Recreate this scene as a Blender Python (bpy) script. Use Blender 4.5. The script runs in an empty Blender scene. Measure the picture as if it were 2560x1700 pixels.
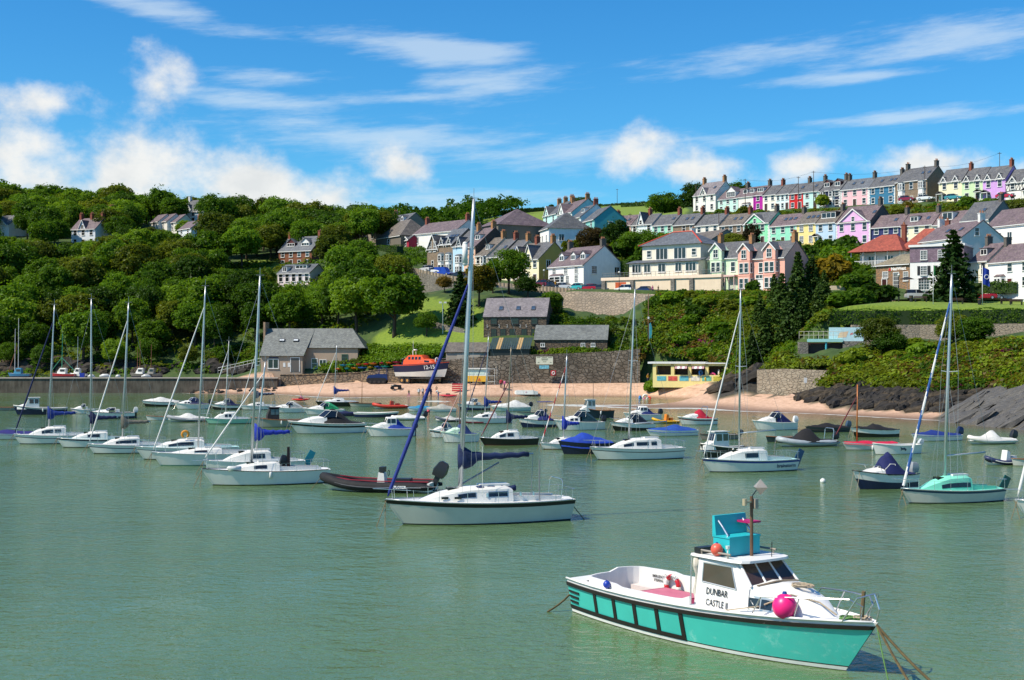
import bpy, math, random
import numpy as np
from mathutils import Vector, Matrix

random.seed(7)
SC = bpy.context.scene
COL = SC.collection
R = math.radians
# ------------------------------------------------------------ camera
F, HX, HY, CH = 3300.0, 1280.0, 874.0, 8.0      # focal length and horizon in photo pixels, eye height in metres
cam_d = bpy.data.cameras.new('camera')
cam_d.sensor_width = 36.0
cam_d.lens = 36.0 * F / 2560.0
cam_d.shift_y = (HY - 850.0) / 2560.0
cam_d.clip_start = 0.5
cam_d.clip_end = 8000.0
cam = bpy.data.objects.new('camera', cam_d)
cam.location = (0, 0, CH)
cam.rotation_euler = (R(90), 0, 0)
COL.objects.link(cam)
SC.camera = cam
# ------------------------------------------------------------ light and sky
SUN_H = Vector((-0.92, -0.39)).normalized()
SUN_EL = R(50)
sun_d = bpy.data.lights.new('sun', 'SUN')
sun_d.energy = 4.9
sun_d.angle = R(0.53)
sun_d.color = (1.0, 0.905, 0.745)
sun = bpy.data.objects.new('sun', sun_d)
sv = Vector((SUN_H.x * math.cos(SUN_EL), SUN_H.y * math.cos(SUN_EL), math.sin(SUN_EL)))
sun.rotation_euler = sv.to_track_quat('Z', 'Y').to_euler()
sun.location = (-60, -20, 120)
COL.objects.link(sun)
SC.view_settings.view_transform = 'Standard'
SC.view_settings.look = 'None'
SC.view_settings.gamma = 1.0
SC.view_settings.exposure = 0.3
SC.view_settings.use_curve_mapping = False
SC.render.engine = 'CYCLES'
cy = SC.cycles
cy.max_bounces = 5; cy.diffuse_bounces = 2; cy.glossy_bounces = 3; cy.transmission_bounces = 3
cy.transparent_max_bounces = 4
cy.sample_clamp_indirect = 6.0
cy.use_denoising = True

class NT:
 """small helper for node trees"""
 def __init__(self, tree):
  self.t = tree; self.n = tree.nodes; self.l = tree.links
 def new(self, kind, **kw):
  nd = self.n.new(kind)
  for k, v in kw.items(): setattr(nd, k, v)
  return nd
 def put(self, sock, v):
  if hasattr(v, 'is_output') or isinstance(v, bpy.types.NodeSocket): self.l.new(v, sock)
  else: sock.default_value = v
 def m(self, op, a, b=0.0, c=0.0, clamp=False):
  nd = self.n.new('ShaderNodeMath'); nd.operation = op; nd.use_clamp = clamp
  self.put(nd.inputs[0], a); self.put(nd.inputs[1], b); self.put(nd.inputs[2], c)
  return nd.outputs[0]
 def noise(self, vec, scale, detail=4.0, rough=0.55, dist=0.0, dims='3D'):
  nd = self.n.new('ShaderNodeTexNoise'); nd.noise_dimensions = dims
  if vec is not None: self.l.new(vec, nd.inputs['Vector'])
  nd.inputs['Scale'].default_value = scale; nd.inputs['Detail'].default_value = detail
  nd.inputs['Roughness'].default_value = rough; nd.inputs['Distortion'].default_value = dist
  return nd.outputs[0]
 def ramp(self, fac, stops, interp='LINEAR'):
  nd = self.n.new('ShaderNodeValToRGB'); cr = nd.color_ramp; cr.interpolation = interp
  while len(cr.elements) < len(stops): cr.elements.new(0.5)
  for e, (p, c) in zip(cr.elements, stops):
   e.position = p; e.color = (c[0], c[1], c[2], 1.0) if not isinstance(c, (int, float)) else (c, c, c, 1)
  self.l.new(fac, nd.inputs[0])
  return nd.outputs[0]
 def mix(self, fac, a, b, blend='MIX'):
  nd = self.n.new('ShaderNodeMix'); nd.data_type = 'RGBA'; nd.blend_type = blend
  self.put(nd.inputs[0], fac)
  for s, v in ((nd.inputs[6], a), (nd.inputs[7], b)):
   if isinstance(v, tuple): s.default_value = (*v[:3], 1.0)
   else: self.l.new(v, s)
  return nd.outputs[2]
 def comb(self, x, y, z):
  nd = self.n.new('ShaderNodeCombineXYZ')
  for i, v in enumerate((x, y, z)): self.put(nd.inputs[i], v)
  return nd.outputs[0]

def make_world():
 w = bpy.data.worlds.new('World'); SC.world = w; w.use_nodes = True
 w.cycles.sampling_method = 'MANUAL'; w.cycles.sample_map_resolution = 256
 T = NT(w.node_tree); T.n.clear()
 sky = T.new('ShaderNodeTexSky', sky_type='NISHITA')
 sky.sun_disc = False
 sky.sun_elevation = SUN_EL
 sky.sun_rotation = math.atan2(SUN_H.x, SUN_H.y)
 sky.altitude = 0; sky.air_density = 1.0; sky.dust_density = 0.35; sky.ozone_density = 2.5
 hs = T.new('ShaderNodeHueSaturation'); hs.inputs['Saturation'].default_value = 1.32
 T.l.new(sky.outputs[0], hs.inputs['Color'])
 skyc = T.mix(1.0, hs.outputs[0], (0.44, 0.93, 1.12), 'MULTIPLY')
 tc = T.new('ShaderNodeTexCoord')
 sep = T.new('ShaderNodeSeparateXYZ'); T.l.new(tc.outputs['Generated'], sep.inputs[0])
 X, Y, Z = sep.outputs
 az = T.m('ARCTAN2', X, Y)
 hyp = T.m('SQRT', T.m('ADD', T.m('MULTIPLY', X, X), T.m('MULTIPLY', Y, Y)))
 v = T.m('DIVIDE', Z, T.m('MAXIMUM', hyp, 0.02))
 def ell(px, py, rx, ry, tilt=0.0):
  c = math.atan((px - HX) / F); cv = (HY - py) / F * math.cos(c)
  du = T.m('SUBTRACT', az, c)
  dv = T.m('SUBTRACT', T.m('SUBTRACT', v, cv), T.m('MULTIPLY', du, tilt))
  a = T.m('MULTIPLY', du, F / rx); b = T.m('MULTIPLY', dv, F / ry)
  return T.m('SUBTRACT', 1.0, T.m('SQRT', T.m('ADD', T.m('MULTIPLY', a, a), T.m('MULTIPLY', b, b))))
 def union(items):
  o = None
  for it in items:
   e = ell(*it); o = e if o is None else T.m('SMOOTH_MAX', o, e, 0.15)
  return o
 # cumulus banked along the horizon
 vec = T.comb(T.m('MULTIPLY', az, 1.0), T.m('MULTIPLY', v, 1.25), 0.0)
 n1 = T.noise(vec, 24.0, 6.0, 0.60)
 n1b = T.noise(vec, 11.0, 3.0, 0.5)
 cum = union([(90, 455, 400, 190), (300, 435, 260, 160), (640, 475, 220, 130), (820, 500, 220, 105),
    (1000, 415, 130, 75), (395, 215, 105, 105), (120, 255, 160, 55), (1590, 400, 120, 95),
    (1700, 430, 210, 60), (2020, 415, 120, 60), (2290, 410, 210, 50), (420, 560, 900, 90),
    (2900, 470, 420, 110), (-500, 470, 380, 130)])
 # unseen banks round the rest of the horizon, thickened to whiten the fill light
 back = T.m('MULTIPLY', T.m('SUBTRACT', T.noise(T.comb(T.m('MULTIPLY', X, 3.0), T.m('MULTIPLY', Y, 3.0), T.m('MULTIPLY', v, 5.0)), 1.3, 3.0), 0.45), 6.0)
 back = T.m('SUBTRACT', back, T.m('MULTIPLY', T.m('ABSOLUTE', T.m('SUBTRACT', v, 0.12)), 7.0))
 am = T.new('ShaderNodeMapRange', interpolation_type='SMOOTHSTEP'); T.l.new(T.m('ABSOLUTE', az), am.inputs[0])
 am.inputs[1].default_value = 0.39; am.inputs[2].default_value = 0.75; am.inputs[3].default_value = 0.35; am.inputs[4].default_value = 0.0
 ahead = am.outputs[0]
 back = T.m('SUBTRACT', back, T.m('MULTIPLY', ahead, 10.0))
 cum = T.m('MAXIMUM', cum, back)
 dens = T.m('ADD', T.m('MULTIPLY', cum, 1.0), T.m('ADD', T.m('MULTIPLY', T.m('SUBTRACT', n1, 0.5), 2.0), T.m('MULTIPLY', T.m('SUBTRACT', n1b, 0.5), 1.8)))
 mr = T.new('ShaderNodeMapRange', interpolation_type='SMOOTHSTEP')
 T.l.new(dens, mr.inputs[0]); mr.inputs[1].default_value = 0.0; mr.inputs[2].default_value = 1.0
 mcum = T.m('MULTIPLY', mr.outputs[0], 0.93)
 # cirrus streaks
 cvec = T.comb(T.m('MULTIPLY', az, 5.0), T.m('SUBTRACT', T.m('MULTIPLY', v, 30.0), T.m('MULTIPLY', az, 2.2)), 3.0)
 n2 = T.noise(cvec, 1.9, 6.0, 0.64)
 cir = union([(1130, 130, 380, 60, -0.12), (1250, 205, 330, 60, 0.12), (930, 345, 520, 75, 0.02),
    (1450, 380, 420, 55, 0.10), (1950, 125, 560, 55, 0.09), (2420, 105, 420, 55, 0.10),
    (700, 190, 200, 35), (1850, 350, 380, 28), (2300, 290, 300, 30, 0.05), (380, 20, 330, 45, -0.2),
    (1100, 500, 400, 40), (620, 250, 260, 30), (2150, 190, 300, 22, 0.05), (1000, 240, 300, 26, 0.03)])
 n3 = T.noise(T.comb(T.m('MULTIPLY', X, 2.0), T.m('MULTIPLY', Y, 2.0), T.m('MULTIPLY', Z, 6.0)), 1.5, 4.0)
 cir = T.m('MAXIMUM', cir, T.m('SUBTRACT', T.m('MULTIPLY', T.m('SUBTRACT', n3, 0.56), 4.0), T.m('MULTIPLY', ahead, 10.0)))
 d2 = T.m('ADD', T.m('MULTIPLY', cir, 0.8), T.m('MULTIPLY', T.m('SUBTRACT', n2, 0.5), 2.3))
 mr2 = T.new('ShaderNodeMapRange', interpolation_type='SMOOTHSTEP')
 T.l.new(d2, mr2.inputs[0]); mr2.inputs[1].default_value = 0.05; mr2.inputs[2].default_value = 0.95
 mcir = T.m('MULTIPLY', mr2.outputs[0], 0.52)
 # cloud brightness: thick cores are a little greyer than the sunlit rims
 vlight = T.noise(T.comb(T.m('ADD', az, 0.010), T.m('MULTIPLY', T.m('SUBTRACT', v, 0.016), 1.25), 0.0), 24.0, 4.0, 0.60)
 relief = T.m('MULTIPLY', T.m('SUBTRACT', n1, vlight), 1.6)
 core = T.new('ShaderNodeMapRange'); T.l.new(dens, core.inputs[0])
 core.inputs[1].default_value = 0.5; core.inputs[2].default_value = 2.0
 core.inputs[3].default_value = 0.0; core.inputs[4].default_value = 0.35
 lum = T.m('ADD', T.m('SUBTRACT', 1.0, core.outputs[0]), relief)
 lum = T.m('MINIMUM', T.m('MAXIMUM', lum, 0.62), 1.12)
 ccol = T.mix(T.m('MULTIPLY', lum, 0.85, clamp=True), (4.6, 4.8, 4.9), (7.0, 6.9, 6.6))
 c1 = T.mix(mcir, skyc, (5.6, 6.4, 6.9))
 c2 = T.mix(mcum, c1, ccol)
 bg = T.new('ShaderNodeBackground'); bg.inputs['Strength'].default_value = 0.112
 T.l.new(c2, bg.inputs['Color'])
 out = T.new('ShaderNodeOutputWorld'); T.l.new(bg.outputs[0], out.inputs[0])
make_world()
# ------------------------------------------------------------ helpers
def P(px, py, Y):
 return Vector(((px - HX) * Y / F, Y, CH + (HY - py) * Y / F))
def W(px, py):
 Y = CH * F / (py - HY)
 return Vector(((px - HX) * Y / F, Y, 0.0))
def pix(x, y, z): return HX + F * x / y, HY - F * (z - CH) / y

MATS = {}
def srgb(h):
 h = h.lstrip('#'); o = []
 for i in (0, 2, 4):
  c = int(h[i:i+2], 16) / 255.0
  o.append(c / 12.92 if c <= 0.04045 else ((c + 0.055) / 1.055) ** 2.4)
 return tuple(o)
def mat(name, col, rough=0.55, var=0.12, scale=2.0, bump=0.0, metal=0.0, spec=0.5, coat=0.0, bscale=None, stain=0.0):
 """procedural paint / stone / cloth: base colour with noise wear and fine relief"""
 if name in MATS: return MATS[name]
 if isinstance(col, str): col = srgb(col)
 m = bpy.data.materials.new(name); m.use_nodes = True
 T = NT(m.node_tree); b = T.n['Principled BSDF']
 tc = T.new('ShaderNodeTexCoord')
 n = T.noise(tc.outputs['Object'], scale, 6.0, 0.6)
 f = T.ramp(n, [(0.28, 1 - var * 1.3), (0.72, 1 + var * 0.6)])
 c = T.mix(1.0, tuple(col), f, 'MULTIPLY')
 if stain:
  mp = T.new('ShaderNodeMapping'); T.l.new(tc.outputs['Object'], mp.inputs[0]); mp.inputs['Scale'].default_value = (1.6, 1.6, 0.25)
  n2 = T.noise(mp.outputs[0], 1.6, 5.0, 0.65)
  f2 = T.ramp(n2, [(0.45, 0.0), (0.75, stain)])
  c = T.mix(f2, c, (0.16, 0.14, 0.11))
 T.l.new(c, b.inputs['Base Color'])
 b.inputs['Roughness'].default_value = rough; b.inputs['Metallic'].default_value = metal
 b.inputs['Specular IOR Level'].default_value = spec; b.inputs['Coat Weight'].default_value = coat
 if bump:
  bp = T.new('ShaderNodeBump'); bp.inputs['Strength'].default_value = bump; bp.inputs['Distance'].default_value = 0.05
  T.l.new(T.noise(tc.outputs['Object'], bscale or scale * 4, 5.0, 0.6), bp.inputs['Height']); T.l.new(bp.outputs[0], b.inputs['Normal'])
 MATS[name] = m
 return m
def stone_mat(name, c1, c2, mortar, scale=1.6, bump=0.8, var=0.5):
 """irregular stone courses: cells of two stone colours in recessed joints"""
 if name in MATS: return MATS[name]
 m = bpy.data.materials.new(name); m.use_nodes = True
 T = NT(m.node_tree); b = T.n['Principled BSDF']; tc = T.new('ShaderNodeTexCoord')
 mp = T.new('ShaderNodeMapping'); T.l.new(tc.outputs['Object'], mp.inputs[0]); mp.inputs['Scale'].default_value = (1, 1, 1.7)
 vo = T.new('ShaderNodeTexVoronoi'); vo.inputs['Scale'].default_value = scale; T.l.new(mp.outputs[0], vo.inputs['Vector'])
 ve = T.new('ShaderNodeTexVoronoi', feature='DISTANCE_TO_EDGE'); ve.inputs['Scale'].default_value = scale; T.l.new(mp.outputs[0], ve.inputs['Vector'])
 sepc = T.new('ShaderNodeSeparateColor'); T.l.new(vo.outputs['Color'], sepc.inputs[0])
 c = T.mix(sepc.outputs[0], tuple(c1), tuple(c2))
 big = T.ramp(T.noise(tc.outputs['Object'], 0.35, 5.0, 0.6), [(0.3, 1 - var), (0.7, 1 + var * 0.5)])
 c = T.mix(1.0, c, big, 'MULTIPLY')
 e = T.ramp(ve.outputs[0], [(0.02, 0.0), (0.10, 1.0)])
 c = T.mix(e, tuple(mortar), c)
 T.l.new(c, b.inputs['Base Color']); b.inputs['Roughness'].default_value = 0.9
 bp = T.new('ShaderNodeBump'); bp.inputs['Strength'].default_value = bump; bp.inputs['Distance'].default_value = 0.12
 T.l.new(e, bp.inputs['Height']); T.l.new(bp.outputs[0], b.inputs['Normal'])
 MATS[name] = m
 return m

class MB:
 def __init__(s): s.v = []; s.f = []; s.mi = []
 def add(s, vs, fs, mi=0):
  o = len(s.v); s.v += [tuple(p) for p in vs]
  s.f += [tuple(i + o for i in f) for f in fs]; s.mi += [mi] * len(fs)
  return s
 def box(s, x0, x1, y0, y1, z0, z1, mi=0):
  return s.add([(x0,y0,z0),(x1,y0,z0),(x1,y1,z0),(x0,y1,z0),(x0,y0,z1),(x1,y0,z1),(x1,y1,z1),(x0,y1,z1)],
     [(3,2,1,0),(4,5,6,7),(0,1,5,4),(1,2,6,5),(2,3,7,6),(3,0,4,7)], mi)
 def tube(s, pts, r, n=6, mi=0, cap=True):
  pts = [Vector(p) for p in pts]
  rr = r if isinstance(r, (list, tuple)) else [r] * len(pts)
  rings = []
  up0 = None
  for i, p in enumerate(pts):
   d = (pts[min(i+1, len(pts)-1)] - pts[max(i-1, 0)])
   if d.length < 1e-9: d = Vector((0,0,1))
   d.normalize()
   up = Vector((0,0,1)) if abs(d.z) < 0.95 else Vector((1,0,0))
   a = d.cross(up).normalized(); b = d.cross(a)
   rings.append([p + (a * math.cos(2*math.pi*k/n) + b * math.sin(2*math.pi*k/n)) * rr[i] for k in range(n)])
  return s.rings(rings, mi, cap)
 def rings(s, rings, mi=0, cap=True, closed=True):
  n = len(rings[0]); vs = [p for r in rings for p in r]; fs = []
  for i in range(len(rings) - 1):
   for k in range(n if closed else n - 1):
    k2 = (k + 1) % n
    fs.append((i*n+k, i*n+k2, (i+1)*n+k2, (i+1)*n+k))
  if cap:
   fs.append(tuple(range(n))[::-1]); fs.append(tuple((len(rings)-1)*n + k for k in range(n)))
  return s.add(vs, fs, mi)
 def sphere(s, c, rx, ry=None, rz=None, nu=12, nv=8, mi=0):
  ry = ry or rx; rz = rz or rx; c = Vector(c); vs = [c + Vector((0,0,rz))]; fs = []
  for j in range(1, nv):
   t = math.pi * j / nv
   for k in range(nu):
    a = 2*math.pi*k/nu
    vs.append(c + Vector((rx*math.sin(t)*math.cos(a), ry*math.sin(t)*math.sin(a), rz*math.cos(t))))
  vs.append(c - Vector((0,0,rz)))
  for k in range(nu): fs.append((0, 1+k, 1+(k+1)%nu))
  for j in range(nv-2):
   for k in range(nu):
    a = 1+j*nu+k; b = 1+j*nu+(k+1)%nu
    fs.append((a, a+nu, b+nu, b))
  L = len(vs)-1; o = 1+(nv-2)*nu
  for k in range(nu): fs.append((o+k, L, o+(k+1)%nu))
  return s.add(vs, fs, mi)
 def torus(s, c, Rr, r, axis='y', n=20, m=8, mi=0, a0=0.0, a1=2*math.pi):
  c = Vector(c); full = abs(a1-a0-2*math.pi) < 1e-6; rings = []
  for i in range(n if full else n+1):
   a = a0 + (a1-a0)*i/n; ring = []
   for k in range(m):
    b = 2*math.pi*k/m; u = Rr + r*math.cos(b); w = r*math.sin(b)
    p = (u*math.cos(a), w, u*math.sin(a)) if axis == 'y' else ((w, u*math.cos(a), u*math.sin(a)) if axis == 'x' else (u*math.cos(a), u*math.sin(a), w))
    ring.append(c + Vector(p))
   rings.append(ring)
  if full: rings.append(rings[0]); return s.rings(rings, mi, False)
  return s.rings(rings, mi, True)
 def mesh(s, name, mats, smooth=False):
  me = bpy.data.meshes.new(name); me.from_pydata(s.v, [], s.f)
  for m in (mats if isinstance(mats, (list, tuple)) else [mats]): me.materials.append(m)
  if any(s.mi): me.polygons.foreach_set('material_index', s.mi)
  if smooth: me.polygons.foreach_set('use_smooth', [True] * len(me.polygons))
  me.update()
  return me
 def build(s, name, mats, parent=None, smooth=False, loc=None, rz=None):
  return link(name, s.mesh(name, mats, smooth), parent, loc, rz)
def link(name, me, parent=None, loc=None, rz=None):
 o = bpy.data.objects.new(name, me); COL.objects.link(o)
 if parent is not None: o.parent = parent
 if loc is not None: o.location = loc
 if rz is not None: o.rotation_euler[2] = rz
 return o
def tag(o, label, cat, group=None):
 o['label'] = label; o['category'] = cat
 if group: o['group'] = group
 return o
def thing(name, label, cat, loc=(0,0,0), rz=0.0, group=None):
 o = bpy.data.objects.new(name, None); COL.objects.link(o); o.empty_display_size = 0.3
 o.location = loc; o.rotation_euler[2] = rz
 return tag(o, label, cat, group)
def smooth_by_angle(o, ang=40):
 try:
  o.data.set_sharp_from_angle(angle=R(ang))
 except Exception: pass
 return o
_TXT = {}
def text_mesh(body, size, material, extrude=0.0, bold=0.0, sx=1.0):
 cu = bpy.data.curves.new('lettering', 'FONT'); cu.body = body; cu.size = size
 cu.align_x = 'CENTER'; cu.align_y = 'CENTER'; cu.extrude = extrude; cu.offset = bold; cu.resolution_u = 2
 ob = bpy.data.objects.new('lettering', cu); COL.objects.link(ob)
 me = bpy.data.meshes.new_from_object(ob.evaluated_get(bpy.context.evaluated_depsgraph_get()))
 bpy.data.objects.remove(ob); me.name = 'lettering'
 me.materials.clear(); me.materials.append(material)
 if sx != 1.0:
  for v in me.vertices: v.co.x *= sx
 return me
def basis(o, origin, xdir, ydir):
 """place a flat mesh (drawn in its own xy plane) at origin with given local axes"""
 x = Vector(xdir).normalized(); y = (Vector(ydir) - x * Vector(ydir).dot(x)).normalized(); z = x.cross(y)
 o.matrix_local = Matrix(((x.x, y.x, z.x, origin[0]), (x.y, y.y, z.y, origin[1]), (x.z, y.z, z.z, origin[2]), (0,0,0,1)))
 return o
# ------------------------------------------------------------ rows of houses (photo x, distance, photo y of the ground line)
ROWS = {
'top': [(1725, 392, 530), (1990, 362, 524), (2170, 346, 514), (2340, 330, 506), (2620, 308, 499)],
'mid': [(1510, 356, 602), (1700, 339, 608), (1930, 318, 611), (2180, 298, 615), (2340, 287, 612), (2600, 268, 615)],
'low': [(1062, 316, 666), (1135, 309, 682), (1190, 303, 692), (1260, 296, 700), (1350, 288, 709)],
}
def row_at(row, px):
 pts = ROWS[row]; m = (px - HX) / F
 for (a, b) in zip(pts, pts[1:]):
  if px <= b[0] or b is pts[-1]:
   A = P(a[0], a[2], a[1]); B = P(b[0], b[2], b[1])
   d = B - A; t = (m * A.y - A.x) / (d.x - m * d.y)
   return A + d * t
# ------------------------------------------------------------ ground heights from points read off the photograph
G = []
def g(*pts):
 for p in pts: G.append(P(*p))
for s in [(250,983),(430,981),(700,986),(857,994),(1100,1003),(1400,1012),(1600,1020),(1850,1027),(2100,1037),(2330,1050),(2450,1062),(2560,1072)]:
 p = W(*s); G.append(p); G.append(p + Vector((-2.0, -12, -1.0)))
for x in range(-320, 140, 60):
 G.append(Vector((x, 120, -4.0))); G.append(Vector((x, 60, -5.0)))
for x in (-320, -240, -170, -120): G.append(Vector((x, 238, -1.2)))
g((700,962,243),(800,956,240),(900,952,236),(1000,955,232),(1120,957,230),(1300,957,229),(1450,957,228),(1600,955,226),(1700,954,219),(1800,955,213),
(1790,975,198),(1890,980,188),(1990,989,178),(2100,1012,168),(2200,1020,162),(2300,1026,157),(2400,1050,149),
(2480,985,158),(2560,965,152),(2620,950,148),(2420,1010,155),
(2100,960,176),(2200,930,178),(2300,905,177),(2450,880,172),(2560,862,168),(2000,925,188),(1900,930,192),
(2100,868,190),(2250,862,190),(2400,856,188),(2560,850,184),(2030,880,192),
(2080,778,199),(2250,778,199),(2400,778,198),(2600,778,196),(2100,757,221),(2300,757,221),(2560,757,219),
(2150,750,226),(2300,748,226),(2600,748,223),(2200,722,236),(2350,722,234),(2560,722,230),
(1600,860,232),(1600,760,242),(1700,900,225),(1700,800,234),(1700,737,243),(1850,925,212),(1850,850,219),(1850,760,232),(1950,905,203),(1950,800,217),(1980,742,236),
(2060,785,212),(1820,736,244),(1930,736,240),
(1250,868,237),(1376,866,237),(1250,905,231),(1120,906,234),(1180,906,233),(1450,880,234),(1530,878,235),(1580,880,234),
(650,930,248),(780,926,248),(900,920,246),(980,905,243),(950,880,249),(1050,850,246),(1150,853,243),(1050,790,256),(1150,800,252),(1010,742,272),(1100,752,264),(1200,755,258),(1290,790,248),
(1010,668,300),(1100,684,292),(1200,704,285),(1300,712,280),(1400,719,274),(1500,726,266),(1600,733,257),(1054,742,288),(1010,712,296),(1450,790,248),(1550,790,246),
(1420,716,284),(1540,712,282),(1600,712,272),(1700,728,258),(1770,735,250),(1900,735,245),(1990,735,240),
(940,650,318),(880,640,330),(980,640,325),(1030,650,330),(1100,630,340),(1250,630,345),(1400,620,345),(1450,590,350),(1400,575,380),
(1560,640,320),(1700,640,312),(1850,650,300),(2000,650,290),(2100,655,270),(2100,690,252),(2250,660,262),(2400,660,255),(2560,660,250),(1990,700,255),
(2250,640,272),(2450,640,262),
(0,938,264),(200,936,264),(400,934,263),(600,930,260),(-200,938,266),(-400,938,270),
(-200,760,305),(0,775,300),(200,780,300),(400,780,298),(600,780,292),(800,790,282),(900,800,270),
(-200,650,345),(0,660,345),(200,670,345),(400,675,340),(600,672,336),(745,664,333),(850,680,318),(950,700,300),(700,712,322),
(-300,570,410),(0,565,405),(200,590,400),(480,557,412),(210,612,372),(20,593,378),(640,610,400),(800,620,390),(900,620,385),
(-300,535,450),(0,535,440),(300,555,440),(500,573,450),(700,590,470),(900,592,500),(1100,582,550),(1300,535,610),(1450,528,610),(1650,512,590),(1800,512,470),
(2000,500,430),(2300,480,410),(2600,465,395),(2300,478,480),(2600,465,480),(1650,560,440),(1500,560,450),(1300,575,450),(1250,600,400))
for rn, pts in ROWS.items():
 for (x, Y, py) in pts:
  p = P(x, py, Y); G.append(p)
  G.append(p + Vector((6.5, 7.0, 0.6)))
  if rn != 'top': G.append(p + Vector((-2.5, -2.5, -0.3)))
  else: G.append(p + Vector((-3.5, -3.5, -0.2)))
for x in range(-400, 401, 100):
 G.append(Vector((x * 1.6, 760, 45.0))); G.append(Vector((x * 1.8, 950, 25.0)))
for x in (-420, -300): G.append(Vector((x, 300, 18))); G.append(Vector((x, 420, 42)))
for (x, y, z) in ((120, 200, 15), (150, 230, 18), (180, 270, 30), (160, 320, 45), (230, 330, 50), (110, 150, 6), (160, 170, 10), (230, 220, 20), (230, 160, 14)): G.append(Vector((x, y, z)))
GP = np.array([[p.x, p.y, p.z] for p in G])
# drop near duplicates
keep = []
for i in range(len(GP)):
 if all(np.hypot(*(GP[i, :2] - GP[j, :2])) > 1.6 for j in keep): keep.append(i)
GP = GP[keep]
_c = GP[:, :2] / 100.0
def _U(a, b):
 d2 = ((a[:, None, :] - b[None, :, :]) ** 2).sum(-1)
 return 0.5 * d2 * np.log(np.maximum(d2, 1e-12))
_n = len(_c)
_A = np.zeros((_n + 3, _n + 3)); _A[:_n, :_n] = _U(_c, _c) + np.eye(_n) * 2e-4
_A[:_n, _n] = 1; _A[:_n, _n+1:] = _c; _A[_n, :_n] = 1; _A[_n+1:, :_n] = _c.T
_w = np.linalg.solve(_A, np.concatenate([GP[:, 2], np.zeros(3)]))
# walls the ground steps at: (points (x, y, z of the foot), reach in front)
FEET = []
def foot(pts, reach=7.0, back=2.4):
 FEET.append((np.array([[p.x, p.y, p.z] for p in pts]), reach, back))
foot([Vector((-330, 243, -1.5)), Vector((-100, 243, -1.5)), Vector((-43, 244.5, 1.2))], 14)
foot([P(690,966,246.5), P(800,959,244.3), P(900,955,242.3), P(1000,957,238.6), P(1120,958,234.2), P(1300,958,231.6), P(1450,958,230.8), P(1600,957,229), P(1720,955,221), P(1800,955,213)], 30)
foot([P(1000,712,300.5), P(1030,730,297.4), P(1054,745,294), P(1090,750,291.4), P(1150,752,288.4), P(1200,754,285), P(1260,756,281.4), P(1340,764,277.4), P(1440,775,269.4)], 9)
foot([P(1390,800,261.5), P(1440,800,259.4), P(1520,802,256.4), P(1640,800,250.4)], 9, 5.2)
foot([P(1985,884,195.4), P(2160,884,194.4)], 5, 3.2)
foot([P(1880,980,189), P(1895,982,188.3), P(1960,988,186.3), P(2075,994,183.2)], 8)
foot([P(2120,866,196.8), P(2300,862,196.8), P(2450,858,195.3), P(2640,854,193)], 8)
def heights(xy):
 q = xy / 100.0; out = np.empty(len(q))
 for s in range(0, len(q), 8000):
  e = q[s:s+8000]
  out[s:s+8000] = _U(e, _c) @ _w[:_n] + _w[_n] + e @ _w[_n+1:]
 # ground in front of a retaining wall stays at the wall's foot
 for pts, reach, back in FEET:
  for a, b in zip(pts, pts[1:]):
   d = b[:2] - a[:2]; L2 = d @ d
   t = ((xy - a[:2]) @ d) / L2
   near = (t >= 0) & (t <= 1)
   tt = np.clip(t, 0, 1)
   q2 = a[:2] + tt[:, None] * d
   off = xy - q2
   nrm = np.array([d[1], -d[0]]) / math.sqrt(L2)      # towards the camera side
   dist = off @ nrm
   sel = near & (dist > -back) & (dist < reach)
   zf = a[2] + tt * (b[2] - a[2])
   lim = zf - np.maximum(dist, 0) * (0.045 if reach > 20 else 0.02) + (0 if reach > 20 else 1) * np.maximum(dist - reach * 0.6, 0) * 1.2
   out = np.where(sel, np.minimum(out, lim), out)
 return out
def gz(x, y): return float(heights(np.array([[x, y]]))[0])

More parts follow.
